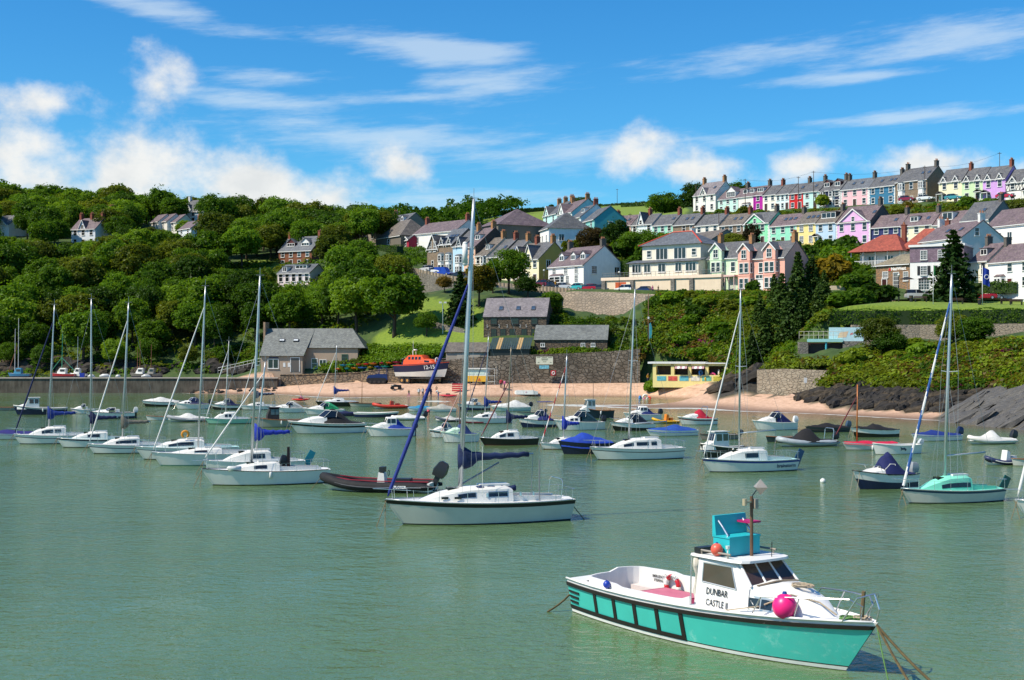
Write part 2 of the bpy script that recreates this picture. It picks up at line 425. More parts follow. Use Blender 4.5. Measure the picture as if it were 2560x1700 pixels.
def in_poly(px, py, poly):
 c = np.zeros(len(px), bool); j = len(poly) - 1
 for i in range(len(poly)):
  xi, yi = poly[i]; xj, yj = poly[j]
  hit = ((yi > py) != (yj > py)) & (px < (xj - xi) * (py - yi) / (yj - yi + 1e-9) + xi)
  c ^= hit; j = i
 return c
LAWNS = [[(985,742),(1060,744),(1180,750),(1225,790),(1225,862),(1120,862),(1000,872),(930,880),(940,840),(1000,800)],
  [(2080,790),(2090,768),(2250,752),(2640,752),(2640,790)],
  [(1180,560),(1300,505),(1480,490),(1720,480),(1720,540),(1600,560),(1400,570)],
  [(585,676),(600,650),(700,650),(700,668)]]
def make_ground():
 def axis(lo, mid0, mid1, hi, fine, coarse):
  return np.concatenate([np.arange(lo, mid0, coarse), np.arange(mid0, mid1, fine), np.arange(mid1, hi + coarse, coarse)])
 xs = axis(-460, -125, 130, 420, 1.6, 9.0)
 ys = axis(90, 140, 350, 960, 1.6, 8.0)
 XX, YY = np.meshgrid(xs, ys)
 xy = np.stack([XX.ravel(), YY.ravel()], 1)
 z = heights(xy)
 rng = np.random.default_rng(3)
 me = bpy.data.meshes.new('ground')
 nx, ny = len(xs), len(ys)
 i = np.arange((ny - 1) * (nx - 1)); r = i // (nx - 1); c = i % (nx - 1); a = r * nx + c
 faces = np.stack([a, a + 1, a + nx + 1, a + nx], 1)
 me.vertices.add(nx * ny); me.vertices.foreach_set('co', np.column_stack([xy, z]).astype(np.float32).ravel())
 me.loops.add(faces.size); me.loops.foreach_set('vertex_index', faces.ravel().astype(np.int32))
 me.polygons.add(len(faces)); me.polygons.foreach_set('loop_start', np.arange(0, faces.size, 4, dtype=np.int32))
 me.polygons.foreach_set('use_smooth', np.ones(len(faces), bool))
 px = HX + F * xy[:, 0] / xy[:, 1]; py = HY - F * (z - CH) / xy[:, 1]
 bl = [P(690,966,247.5), P(800,959,245), P(900,955,243), P(1000,957,239.4), P(1120,958,235), P(1300,958,232.3), P(1450,958,231.5), P(1600,957,229.5), P(1720,955,222), P(1800,955,214.5), P(1800,975,199), P(1890,980,190), P(1990,990,184.5), P(2070,994,180)]
 bp_ = [(-60, 248), (-60, 90)] + [(120, 90), (56, 150)] + [(p.x, p.y) for p in bl[::-1]]
 beach = in_poly(xy[:, 0], xy[:, 1], bp_) | ((z < 1.6) & (xy[:, 1] < 250) & (xy[:, 0] > -130))
 rocky = in_poly(px, py, [(1780,1000),(1790,945),(1900,920),(1990,1000),(2060,965),(2150,948),(2300,955),(2400,965),(2480,962),(2700,965),(2700,1090),(2400,1075),(2340,1030),(2100,1020),(1990,992),(1890,982)])
 lawn = np.zeros(len(px), bool)
 for p in LAWNS: lawn |= in_poly(px, py, p)
 col = np.zeros((len(px), 4), np.float32); col[:, 3] = 1
 col[:, 0] = beach & ~rocky; col[:, 1] = lawn; col[:, 2] = rocky
 at = me.color_attributes.new('cover', 'FLOAT_COLOR', 'POINT'); at.data.foreach_set('color', col.ravel())
 me.update(); me.validate()
 m = bpy.data.materials.new('ground'); m.use_nodes = True
 T = NT(m.node_tree); b = T.n['Principled BSDF']
 ca = T.new('ShaderNodeVertexColor', layer_name='cover'); sp = T.new('ShaderNodeSeparateColor'); T.l.new(ca.outputs[0], sp.inputs[0])
 geo = T.new('ShaderNodeNewGeometry'); ps = geo.outputs['Position']
 sxyz = T.new('ShaderNodeSeparateXYZ'); T.l.new(ps, sxyz.inputs[0])
 n1 = T.noise(ps, 0.5, 6.0, 0.6); n2 = T.noise(ps, 2.5, 5.0, 0.6)
 scrub = T.ramp(n1, [(0.3, (0.020, 0.045, 0.008)), (0.55, (0.045, 0.085, 0.014)), (0.75, (0.085, 0.085, 0.030))])
 grass = T.ramp(n2, [(0.3, (0.10, 0.17, 0.014)), (0.7, (0.20, 0.27, 0.025))])
 sandn = T.ramp(T.noise(ps, 1.2, 7.0, 0.7), [(0.35, (0.46, 0.285, 0.185)), (0.65, (0.62, 0.41, 0.285))])
 drift = T.ramp(T.noise(T.comb(T.m('MULTIPLY', sxyz.outputs[0], 0.35), T.m('MULTIPLY', sxyz.outputs[2], 6.0), T.m('MULTIPLY', sxyz.outputs[1], 0.25)), 1.1, 6.0, 0.7), [(0.56, 0.0), (0.63, 1.0)])
 hi = T.m('MULTIPLY', T.ramp(sxyz.outputs[2], [(0.0, 0.0), (1.0, 1.0)]), 1.0)
 band = T.m('MULTIPLY', T.m('GREATER_THAN', sxyz.outputs[2], 1.3), drift)
 sand = T.mix(T.m('MULTIPLY', band, 0.75), sandn, (0.17, 0.11, 0.06))
 wet = T.new('ShaderNodeMapRange'); T.l.new(sxyz.outputs[2], wet.inputs[0]); wet.inputs[1].default_value = 0.05; wet.inputs[2].default_value = 0.55
 wet.inputs[3].default_value = 1.0; wet.inputs[4].default_value = 0.0
 sand = T.mix(wet.outputs[0], sand, (0.24, 0.145, 0.085))
 rock = T.ramp(T.noise(ps, 1.5, 8.0, 0.7), [(0.35, (0.012, 0.011, 0.009)), (0.7, (0.07, 0.062, 0.05))])
 c = T.mix(sp.outputs[1], scrub, grass); c = T.mix(sp.outputs[0], c, sand); c = T.mix(sp.outputs[2], c, rock)
 T.l.new(c, b.inputs['Base Color'])
 rg = T.m('SUBTRACT', 0.95, T.m('MULTIPLY', wet.outputs[0], T.m('MULTIPLY', sp.outputs[0], 0.55))); T.l.new(rg, b.inputs['Roughness'])
 bp = T.new('ShaderNodeBump'); bp.inputs['Strength'].default_value = 0.6; bp.inputs['Distance'].default_value = 0.25
 T.l.new(n2, bp.inputs['Height']); T.l.new(bp.outputs[0], b.inputs['Normal'])
 me.materials.append(m)
 o = link('ground', me); o['kind'] = 'structure'
 return o
make_ground()

def make_water():
 ys = np.concatenate([np.arange(-220, 20, 20), np.arange(20, 130, 3.0), np.arange(130, 262, 1.5)])
 xs = np.concatenate([np.arange(-2400, -320, 130), np.arange(-320, -130, 9), np.arange(-130, 95, 2.0), np.arange(95, 420, 20)])
 XX, YY = np.meshgrid(xs, ys); xy = np.stack([XX.ravel(), YY.ravel()], 1)
 z = heights(np.clip(xy, [-320, 60], [400, 300]))
 nx, ny = len(xs), len(ys)
 me = bpy.data.meshes.new('sea')
 i = np.arange((ny - 1) * (nx - 1)); r = i // (nx - 1); c = i % (nx - 1); a = r * nx + c
 faces = np.stack([a, a + 1, a + nx + 1, a + nx], 1)
 me.vertices.add(nx * ny); me.vertices.foreach_set('co', np.column_stack([xy, np.zeros(len(xy))]).astype(np.float32).ravel())
 me.loops.add(faces.size); me.loops.foreach_set('vertex_index', faces.ravel().astype(np.int32))
 me.polygons.add(len(faces)); me.polygons.foreach_set('loop_start', np.arange(0, faces.size, 4, dtype=np.int32))
 at = me.attributes.new('depth', 'FLOAT', 'POINT'); at.data.foreach_set('value', (-z).astype(np.float32))
 me.update(); me.validate()
 m = bpy.data.materials.new('sea_water'); m.use_nodes = True
 T = NT(m.node_tree); b = T.n['Principled BSDF']
 da = T.new('ShaderNodeAttribute', attribute_name='depth')
 geo = T.new('ShaderNodeNewGeometry'); ps = geo.outputs['Position']
 d = T.m('ADD', da.outputs['Fac'], T.m('MULTIPLY', T.m('SUBTRACT', T.noise(ps, 0.12, 4.0), 0.5), 0.9))
 shal = T.new('ShaderNodeMapRange', interpolation_type='SMOOTHSTEP'); T.l.new(d, shal.inputs[0])
 shal.inputs[1].default_value = 0.1; shal.inputs[2].default_value = 1.9; shal.inputs[3].default_value = 1.0; shal.inputs[4].default_value = 0.0
 sx = T.new('ShaderNodeSeparateXYZ'); T.l.new(ps, sx.inputs[0])
 east = T.new('ShaderNodeMapRange', interpolation_type='SMOOTHSTEP'); T.l.new(sx.outputs[0], east.inputs[0])
 east.inputs[1].default_value = -5.0; east.inputs[2].default_value = 25.0        # the clear, weedy shallows lie off the eastern rocks
 big = T.ramp(T.noise(ps, 0.035, 4.0, 0.6), [(0.3, (0.076, 0.136, 0.050)), (0.7, (0.110, 0.185, 0.074))])
 shc = T.mix(east.outputs[0], (0.11, 0.17, 0.10), T.ramp(T.noise(ps, 0.5, 5.0, 0.65), [(0.35, (0.075, 0.058, 0.018)), (0.65, (0.17, 0.125, 0.055))]))
 c = T.mix(shal.outputs[0], big, shc)
 fo = T.m('MULTIPLY', T.m('LESS_THAN', T.m('ADD', da.outputs['Fac'], T.m('MULTIPLY', T.m('SUBTRACT', T.noise(ps, 0.4, 5.0, 0.7), 0.5), 0.45)), 0.10), 0.75)
 c = T.mix(fo, c, (0.68, 0.70, 0.66))
 T.l.new(c, b.inputs['Base Color'])
 b.inputs['IOR'].default_value = 1.33; b.inputs['Specular IOR Level'].default_value = 0.42
 T.l.new(T.m('ADD', 0.07, T.m('MULTIPLY', fo, 0.6)), b.inputs['Roughness'])
 # ripples: short wind waves over a longer swell; crests lie across the view
 mp = T.new('ShaderNodeMapping'); T.l.new(ps, mp.inputs[0]); mp.inputs['Scale'].default_value = (0.75, 1.0, 1.0); mp.inputs['Rotation'].default_value = (0, 0, R(20))
 w1 = T.noise(mp.outputs[0], 3.1, 3.0, 0.55, 0.4)
 w2 = T.noise(mp.outputs[0], 0.8, 2.0, 0.5, 0.3)
 w3 = T.noise(mp.outputs[0], 9.0, 2.0, 0.5)
 h = T.m('ADD', T.m('MULTIPLY', w1, 0.075), T.m('ADD', T.m('MULTIPLY', w2, 0.13), T.m('MULTIPLY', w3, 0.018)))
 calm = T.ramp(T.noise(ps, 0.05, 4.0, 0.6), [(0.36, 0.28), (0.64, 1.0)])
 bp = T.new('ShaderNodeBump'); bp.inputs['Distance'].default_value = 1.0
 T.l.new(T.m('MULTIPLY', calm, 1.0), bp.inputs['Strength'])
 T.l.new(h, bp.inputs['Height']); T.l.new(bp.outputs[0], b.inputs['Normal'])
 me.materials.append(m)
 o = link('sea', me); o['kind'] = 'structure'
make_water()
# ------------------------------------------------------------ building kit
def glass_mat(name='window_glass', col=(0.022, 0.027, 0.032), rough=0.06):
 return mat(name, col, rough=rough, var=0.5, scale=0.35, spec=0.7)
GLASS = glass_mat()
TRIM = mat('white_trim', (0.78, 0.77, 0.74), 0.5, 0.06)
def roof_mat(name, c, lichen=(0.30, 0.27, 0.18), amt=0.35, ts=0.28):
 if name in MATS: return MATS[name]
 m = bpy.data.materials.new(name); m.use_nodes = True
 T = NT(m.node_tree); b = T.n['Principled BSDF']; tc = T.new('ShaderNodeTexCoord')
 br = T.new('ShaderNodeTexBrick'); mp = T.new('ShaderNodeMapping'); T.l.new(tc.outputs['Object'], mp.inputs[0])
 sp = T.new('ShaderNodeSeparateXYZ'); T.l.new(tc.outputs['Object'], sp.inputs[0])
 T.l.new(T.comb(T.m('ADD', sp.outputs[0], T.m('MULTIPLY', sp.outputs[1], 0.13)), T.m('MULTIPLY', sp.outputs[2], 1.5), 0.0), br.inputs['Vector'])
 br.inputs['Scale'].default_value = 1.0; br.inputs['Brick Width'].default_value = ts * 1.3; br.inputs['Row Height'].default_value = ts
 br.inputs['Mortar Size'].default_value = 0.012
 br.inputs['Color1'].default_value = (*[k * 0.78 for k in c], 1); br.inputs['Color2'].default_value = (*[k * 1.2 for k in c], 1)
 br.inputs['Mortar'].default_value = (*[k * 0.45 for k in c], 1)
 n = T.noise(tc.outputs['Object'], 0.55, 7.0, 0.7); n2 = T.noise(tc.outputs['Object'], 2.2, 6.0, 0.7)
 col = T.mix(T.m('MULTIPLY', T.ramp(n2, [(0.48, 0.0), (0.72, 1.0)]), amt), br.outputs[0], tuple(lichen))
 col = T.mix(1.0, col, T.ramp(n, [(0.3, 0.72), (0.7, 1.22)]), 'MULTIPLY')
 T.l.new(col, b.inputs['Base Color']); b.inputs['Roughness'].default_value = 0.62
 bp = T.new('ShaderNodeBump'); bp.inputs['Strength'].default_value = 0.5; bp.inputs['Distance'].default_value = 0.04
 T.l.new(br.outputs[1], bp.inputs['Height']); bp.invert = True; T.l.new(bp.outputs[0], b.inputs['Normal'])
 MATS[name] = m
 return m
ROOF = {'grey': roof_mat('roof_grey', (0.100, 0.104, 0.116)), 'blue': roof_mat('roof_bluegrey', (0.115, 0.128, 0.148), amt=0.15),
  'purple': roof_mat('roof_purple', (0.150, 0.106, 0.118)), 'brown': roof_mat('roof_brown', (0.135, 0.115, 0.100), amt=0.5),
  'red': roof_mat('roof_red_tile', (0.33, 0.068, 0.040), (0.45, 0.16, 0.06), 0.2), 'moss': roof_mat('roof_mossy', (0.22, 0.185, 0.125), (0.34, 0.30, 0.15), 0.6),
  'pale': roof_mat('roof_pale_slate', (0.150, 0.162, 0.156), (0.30, 0.30, 0.24), 0.4), 'lilac': roof_mat('roof_lilac', (0.205, 0.180, 0.190), (0.33, 0.30, 0.26), 0.3)}
BRICKC = {'red': mat('chimney_red_brick', (0.26, 0.075, 0.045), 0.85, 0.35, 6, 0.5), 'tan': mat('chimney_tan_brick', (0.40, 0.20, 0.085), 0.85, 0.35, 6, 0.5),
  'grey': mat('chimney_grey_stone', (0.13, 0.115, 0.10), 0.9, 0.4, 5, 0.5), 'white': mat('chimney_white', (0.72, 0.71, 0.68), 0.7, 0.15)}
POT = mat('clay_pot', (0.36, 0.15, 0.075), 0.8, 0.2)
STONE = {'brown': stone_mat('brown_stone', (0.235, 0.165, 0.105), (0.30, 0.225, 0.155), (0.20, 0.165, 0.125), 2.6, 0.4, 0.2),
  'dark': stone_mat('dark_rubble', (0.105, 0.080, 0.058), (0.215, 0.150, 0.095), (0.075, 0.062, 0.050), 1.7, 0.9, 0.35),
  'bank': stone_mat('orange_stone', (0.36, 0.19, 0.085), (0.27, 0.16, 0.09), (0.22, 0.17, 0.12), 2.0, 0.6, 0.2),
  'grey': stone_mat('grey_rubble', (0.19, 0.17, 0.15), (0.26, 0.235, 0.20), (0.15, 0.14, 0.12), 1.8, 0.6, 0.3)}
def wm(c):
 if c in STONE: return STONE[c]
 return mat('render_' + c.lstrip('#'), c, 0.8, 0.07, 0.9, stain=0.10)
_WC = {}
def win_mesh(w, h, style='sash', trim=TRIM):
 k = (round(w, 2), round(h, 2), style, trim.name)
 if k in _WC: return _WC[k]
 fr = MB(); t = 0.10; x = w / 2
 fr.box(-x - t, -x, -0.07, 0.05, -t, h + t); fr.box(x, x + t, -0.07, 0.05, -t, h + t)
 fr.box(-x, x, -0.07, 0.05, h, h + t); fr.box(-x - t * 1.4, x + t * 1.4, -0.16, 0.05, -t * 1.6, -0.002)
 if style in ('sash', 'grid', 'cross'): fr.box(-x, x, -0.05, 0.03, h * 0.5 - 0.035, h * 0.5 + 0.035)
 if style in ('cross', 'grid'): fr.box(-0.03, 0.03, -0.048, 0.03, 0, h)
 if style == 'two': fr.box(-0.05, 0.05, -0.05, 0.03, 0, h)
 if style == 'three':
  for q in (-w / 6, w / 6): fr.box(q - 0.05, q + 0.05, -0.05, 0.03, 0, h)
 if style == 'grid':
  for q in (-w / 4, w / 4): fr.box(q - 0.02, q + 0.02, -0.046, 0.03, 0, h)
  for q in (0.25, 0.75): fr.box(-x, x, -0.044, 0.03, h * q - 0.02, h * q + 0.02)
 pn = MB().box(-x, x, -0.02, 0.03, 0, h)
 _WC[k] = (fr.mesh('window', trim), pn.mesh('pane', GLASS))
 return _WC[k]
def window(parent, x, y, z, w=0.95, h=1.5, style='sash', rz=0.0, trim=TRIM, name='window'):
 a, b = win_mesh(w, h, style, trim)
 o = link(name, a, parent, (x, y, z), rz); link('pane', b, o)
 return o
def door(parent, x, z=0.0, w=0.95, h=2.05, col=(0.06, 0.03, 0.02), y=0.0, rz=0.0):
 m = mat('door_%d_%d_%d' % tuple(int(k * 99) for k in col), col, 0.4, 0.1)
 o = MB().box(-w/2, w/2, -0.05, 0.05, 0, h).build('door', m, parent, loc=(x, y, z), rz=rz)
 f = MB().box(-w/2 - 0.12, -w/2 - 0.002, -0.09, 0.05, 0, h + 0.12).box(w/2 + 0.002, w/2 + 0.12, -0.09, 0.05, 0, h + 0.12).box(-w/2 - 0.002, w/2 + 0.002, -0.09, 0.05, h + 0.002, h + 0.12)
 f.build('door_frame', TRIM, o)
 return o
def chimney(parent, x, y, zr, h=1.3, w=0.65, d=1.2, kind='red', pots=3):
 m = BRICKC[kind]; b = MB().box(-w/2, w/2, -d/2, d/2, -1.6, h).box(-w/2 - 0.07, w/2 + 0.07, -d/2 - 0.07, d/2 + 0.07, h + 0.002, h + 0.14)
 c = b.build('chimney', m, parent, loc=(x, y, zr))
 if pots:
  p = MB()
  for i in range(pots):
   yy = (i - (pots - 1) / 2) * d / max(pots, 1) * 0.95
   p.tube([(0, yy, h + 0.14), (0, yy, h + 0.62)], [0.15, 0.11], 7)
  p.build('chimney_pots', POT if kind != 'grey' else MATS['clay_pot'], c)
 return c
def prism(mb, x0, x1, y0, y1, z0, zr, mi=0):
 """gable prism, ridge along x"""
 ym = (y0 + y1) / 2
 mb.add([(x0,y0,z0),(x0,ym,zr),(x0,y1,z0),(x1,y0,z0),(x1,ym,zr),(x1,y1,z0)], [(0,1,2)[::-1],(3,4,5),(0,3,4,1),(1,4,5,2),(0,2,5,3)], mi)
def slab(mb, pts, t=0.14):
 """thick roof plane from 4 upper points"""
 a, b, c, d = [Vector(p) for p in pts]; n = (b - a).cross(d - a).normalized()
 if n.z < 0: n = -n
 lo = [p - n * t for p in (a, b, c, d)]
 mb.add([a, b, c, d] + lo, [(0,1,2,3),(7,6,5,4),(0,4,5,1),(1,5,6,2),(2,6,7,3),(3,7,4,0)])
def roof_gable(parent, x0, x1, y0, y1, ze, zr, m, oh=0.25, ov=0.12, name='roof'):
 ym = (y0 + y1) / 2; s = (zr - ze) / (ym - y0); mb = MB(); e = 0.16
 slab(mb, [(x0 - ov, y0 - oh, ze - oh * s + e), (x1 + ov, y0 - oh, ze - oh * s + e), (x1 + ov, ym, zr + e), (x0 - ov, ym, zr + e)])
 slab(mb, [(x0 - ov, ym, zr + e), (x1 + ov, ym, zr + e), (x1 + ov, y1 + oh, ze - oh * s + e), (x0 - ov, y1 + oh, ze - oh * s + e)])
 return mb.build(name, m, parent)
def roof_hip(parent, x0, x1, y0, y1, ze, zr, m, oh=0.35, hl=None, hr=None, name='roof'):
 """hipped roof, ridge along x; hl / hr = hip run at the left / right end"""
 x0 -= oh; x1 += oh; y0 -= oh; y1 += oh; ym = (y0 + y1) / 2; D = y1 - y0
 hl = D / 2 if hl is None else hl; hr = D / 2 if hr is None else hr
 a, b, c, d = (x0,y0,ze), (x1,y0,ze), (x1,y1,ze), (x0,y1,ze); r0 = (x0 + hl, ym, zr); r1 = (x1 - hr, ym, zr)
 mb = MB().add([a, b, c, d, r0, r1], [(0,1,5,4),(2,3,4,5),(3,0,4),(1,2,5),(3,2,1,0)])
 return mb.build(name, m, parent)
def front_gable(parent, x0, x1, ze, hg, D, hr, wall, roof, proud=0.0, win=True, barge=True, ww=0.7, wh=1.0):
 """small gable rising from the front wall, ridge running back into the main roof"""
 xm = (x0 + x1) / 2; yb = hg / hr * D / 2; y0 = -proud - 0.02
 g_ = MB().add([(x0,y0,ze),(x1,y0,ze),(xm,y0,ze+hg),(x0,yb,ze),(x1,yb,ze),(xm,yb,ze+hg)], [(0,1,2),(5,4,3),(0,2,5,3),(1,4,5,2),(0,3,4,1)])
 gw = g_.build('front_gable', wall, parent)
 mb = MB(); oh = 0.25; yf = y0 - oh
 for sx, xe in ((-1, x0 - 0.2), (1, x1 + 0.2)):
  sl = hg / (xm - x0); ze2 = ze - 0.2 * sl + 0.1
  slab(mb, [(xe, yf, ze2), (xm, yf, ze + hg + 0.1), (xm, yb + 0.3, ze + hg + 0.1), (xe, max(0.3, yb * 0.1), ze2)], 0.1)
 mb.build('gable_roof', roof, gw)
 if barge:
  bb = MB(); yq = yf - 0.05
  for xe in (x0 - 0.24, x1 + 0.24):
   sl = hg / (xm - x0); zz = ze - 0.24 * sl
   bb.add([(xe, yq, zz + 0.12), (xm, yq, ze + hg + 0.16), (xm, yq, ze + hg - 0.16), (xe, yq, zz - 0.16),
     (xe, yq + 0.06, zz + 0.12), (xm, yq + 0.06, ze + hg + 0.16), (xm, yq + 0.06, ze + hg - 0.16), (xe, yq + 0.06, zz - 0.16)],
    [(0,1,2,3),(7,6,5,4),(0,4,5,1),(3,2,6,7),(0,3,7,4),(1,5,6,2)])
  bb.build('barge_board', TRIM, gw)
 if win: window(gw, xm, y0, ze + 0.15, ww, min(wh, hg * 0.55))
 return gw
def dormer(parent, x, D, eh, hr, w=1.3, h=1.25, up=0.25, wall=TRIM, roof=None, style='two', flat=False):
 """dormer window standing on the front slope; up = fraction of the slope"""
 y = D / 2 * up; z = eh + hr * up + 0.05; yb = y + h / (hr / (D / 2)) + 0.15
 ye = D / 2 * min(1.0, up + (h / hr) * 1.05)
 b = MB().add([(x-w/2,y,z),(x+w/2,y,z),(x+w/2,y,z+h),(x-w/2,y,z+h),(x-w/2,ye,z+h),(x+w/2,ye,z+h)],
    [(0,1,2,3),(0,3,4),(1,5,2),(3,2,5,4),(0,4,5,1)])
 d = b.build('dormer', wall, parent)
 r = MB()
 if flat: r.box(x - w/2 - 0.15, x + w/2 + 0.15, y - 0.2, ye + 0.2, z + h + 0.003, z + h + 0.12)
 else:
  hg = w * 0.42; yb2 = min(D / 2, D / 2 * (up + (h + hg) / hr))
  for xe in (x - w/2 - 0.15, x + w/2 + 0.15): slab(r, [(xe, y - 0.2, z + h), (x, y - 0.2, z + h + hg + 0.12), (x, yb2 + 0.1, z + h + hg + 0.12), (xe, ye + 0.3, z + h)], 0.09)
  g_ = MB().add([(x-w/2,y-0.005,z+h),(x+w/2,y-0.005,z+h),(x,y-0.005,z+h+hg)], [(0,1,2)])
  g_.build('dormer_gable', wall, d)
 r.build('dormer_roof', roof, d)
 window(d, x, y - 0.03, z + 0.22, w - 0.4, h - 0.4, style)
 return d
def bay(parent, x, z0, z1, w=1.9, pr=0.7, wall=TRIM, floors=((0.8, 1.45),), roof=None, canted=True):
 """projecting bay window; floors = (sill height, window height) pairs"""
 c = 0.45 if canted else 0.0
 ring = lambda z: [(x - w/2, 0, z), (x - w/2 + c, -pr, z), (x + w/2 - c, -pr, z), (x + w/2, 0, z)]
 b = MB().rings([ring(z0), ring(z1)]).build('bay', wall, parent)
 fw = w - 2 * c
 for sz, wh in floors:
  n = 2 if fw > 1.1 else 1
  for i in range(n):
   window(b, x + (i - (n - 1) / 2) * fw / n, -pr, sz, fw / n - 0.28, wh)
  if canted:
   for s in (-1, 1):
    ang = math.atan2(pr, c)
    window(b, x + s * (w/2 - c/2), -pr/2, sz, math.hypot(c, pr) - 0.34, wh, 'sash', s * ang)
 if roof is not None:
  MB().rings([[(p[0] * 1.0 + (0.1 if p[0] > x else -0.1), p[1] - 0.1 if p[1] < 0 else p[1], z1 + 0.003) for p in ring(z1)], [(x - w/2 + c * 0.8, 0, z1 + 0.4), (x - w/2 + c, -pr * 0.2, z1 + 0.4), (x + w/2 - c, -pr * 0.2, z1 + 0.4), (x + w/2 - c * 0.8, 0, z1 + 0.4)]]).build('bay_roof', roof, b)
 return b
def skylight(parent, x, D, eh, hr, up=0.5, w=0.8, l=1.1):
 y = D / 2 * up; z = eh + hr * up; s = math.atan2(hr, D / 2)
 o = MB().box(-w/2, w/2, -l/2, l/2, 0, 0.12).build('skylight', mat('skylight_frame', (0.10, 0.10, 0.11), 0.4), parent, loc=(x, y, z + 0.19))
 MB().box(-w/2 + 0.1, w/2 - 0.1, -l/2 + 0.1, l/2 - 0.1, 0.121, 0.14).build('pane', glass_mat('sky_glass', (0.06, 0.10, 0.16)), o)
 o.rotation_euler[0] = s
 return o

def house(A, B, eh, wall, roof, label, n=3, fl=2, door_col=1, ch='R', chk='red', dorm=(), gab=(), bays=(), sky=(), D=7.5, pitch=38,
  name='terraced_house', cat='house', group=None, found=5.0, quoin=False, wstyle='sash', sidewall=None, dcol=(0.06,0.03,0.02),
  hip=None, porch=None, skip=(), gutter=True, wins=None, side_wins=(), trim=TRIM, wh=None, base_z=None, pots=3, gh=None):
 A = Vector(A); B = Vector(B); z = min(A.z, B.z) if base_z is None else base_z
 d = B - A; w = math.hypot(d.x, d.y); rz = math.atan2(d.y, d.x)
 t = thing(name, label, cat, (A.x, A.y, z), rz, group)
 m = wm(wall); rm = ROOF[roof]; hr = D / 2 * math.tan(R(pitch))
 b = MB().box(0, w, 0, D, -found, eh)
 if hip is None: prism(b, 0.0, w, 0.0, D, eh + 0.001, eh + hr)
 b.build('wall', m, t)
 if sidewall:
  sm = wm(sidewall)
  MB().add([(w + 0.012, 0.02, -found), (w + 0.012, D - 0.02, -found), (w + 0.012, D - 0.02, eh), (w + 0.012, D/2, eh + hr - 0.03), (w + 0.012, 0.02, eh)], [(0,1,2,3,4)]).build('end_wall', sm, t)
 if hip is None: roof_gable(t, 0, w, 0, D, eh, eh + hr, rm)
 else: roof_hip(t, 0, w, 0, D, eh, eh + hr, rm, hl=hip[0], hr=hip[1])
 if gutter: MB().box(-0.05, w + 0.05, -0.36, -0.27, eh - 0.22, eh - 0.06).build('gutter', trim, t)
 zr = eh + hr
 if 'L' in ch: chimney(t, 0.45, D / 2, zr, kind=chk, pots=pots)
 if 'M' in ch: chimney(t, w / 2, D / 2, zr, kind=chk, pots=pots)
 if 'R' in ch: chimney(t, w - 0.45, D / 2, zr, kind=chk, pots=pots)
 fh = eh / fl; blocked = [(x0 * w, x1 * w) for (x0, x1, *_r) in bays]
 hh = wh or min(1.55, fh * 0.55)
 if wins is None:
  for f in range(fl):
   for i in range(n):
    if (i, f) in skip: continue
    x = w * (i + 0.5) / n
    if any(a - 0.2 < x < b_ + 0.2 for a, b_ in blocked): continue
    if f == 0 and i == door_col: door(t, x, col=dcol); continue
    window(t, x, 0, f * fh + fh * 0.33, min(0.95, w / n * 0.5), hh, wstyle, trim=trim)
 else:
  for (fx, zz, ww, h2, st) in wins: window(t, fx * w, 0, zz, ww, h2, st, trim=trim)
 for (fy, zz, ww, h2, st) in side_wins: window(t, w + 0.02, fy * D, zz, ww, h2, st, R(90), trim)
 for (x0, x1, *rest) in bays:
  f0 = rest[0] if rest else 2
  bay(t, (x0 + x1) / 2 * w, -0.3, fh * f0 - 0.25 if f0 == fl else fh * f0, (x1 - x0) * w, 0.7, TRIM if len(rest) < 2 else wm(rest[1]),
   [(k * fh + fh * 0.3, hh) for k in range(f0)], rm)
 for q in dorm:
  x, *kw = q if isinstance(q, tuple) else (q,)
  kw = kw[0] if kw else {}
  dormer(t, x * w, D, eh, hr, roof=rm, **{**dict(wall=TRIM), **kw})
 for (x0, x1, *rest) in gab:
  front_gable(t, x0 * w, x1 * w, eh - 0.02, rest[0] if rest else (x1 - x0) * w * 0.5, D, hr, m, rm, win=len(rest) < 2)
 for q in sky: skylight(t, q * w, D, eh, hr)
 if quoin:
  for xx in (0.0, w):
   qb = MB(); k = 0; zz = 0.0
   while zz < eh - 0.35:
    ln = 0.45 if k % 2 else 0.28
    qb.box(xx - (ln if xx else 0.012), xx + (0.012 if xx else ln), -0.035, 0.2, zz, zz + 0.32); zz += 0.36; k += 1
   qb.build('quoins', TRIM, t)
 if porch is not None:
  x = porch * w; p = MB()
  for s in (-0.8, 0.8): p.tube([(x + s, -1.1, 0), (x + s, -1.1, 2.2)], 0.07, 6)
  p.box(x - 0.95, x + 0.95, -1.25, -0.005, 2.202, 2.34)
  po = p.build('porch', TRIM, t)
  r = MB(); slab(r, [(x - 1.05, -1.35, 2.36), (x, -1.35, 3.0), (x, 0, 3.0), (x - 1.05, 0, 2.36)], 0.08); slab(r, [(x + 1.05, -1.35, 2.36), (x, -1.35, 3.0), (x, 0, 3.0), (x + 1.05, 0, 2.36)], 0.08)
  r.build('porch_roof', rm, po)
 return t
def rh(row, x0, x1, ye, wall, roof, label, **kw):
 A = row_at(row, x0); B = row_at(row, x1); M = (A + B) / 2
 pb = pix(M.x, M.y, M.z)[1]
 eh = (pb - ye) * M.y / F
 kw.setdefault('group', {'top': 'terraced houses of the uppermost row', 'mid': 'terraced houses of the middle row', 'low': 'terraced houses above the road wall'}[row])
 return house(A, B, eh, wall, roof, label, **kw)
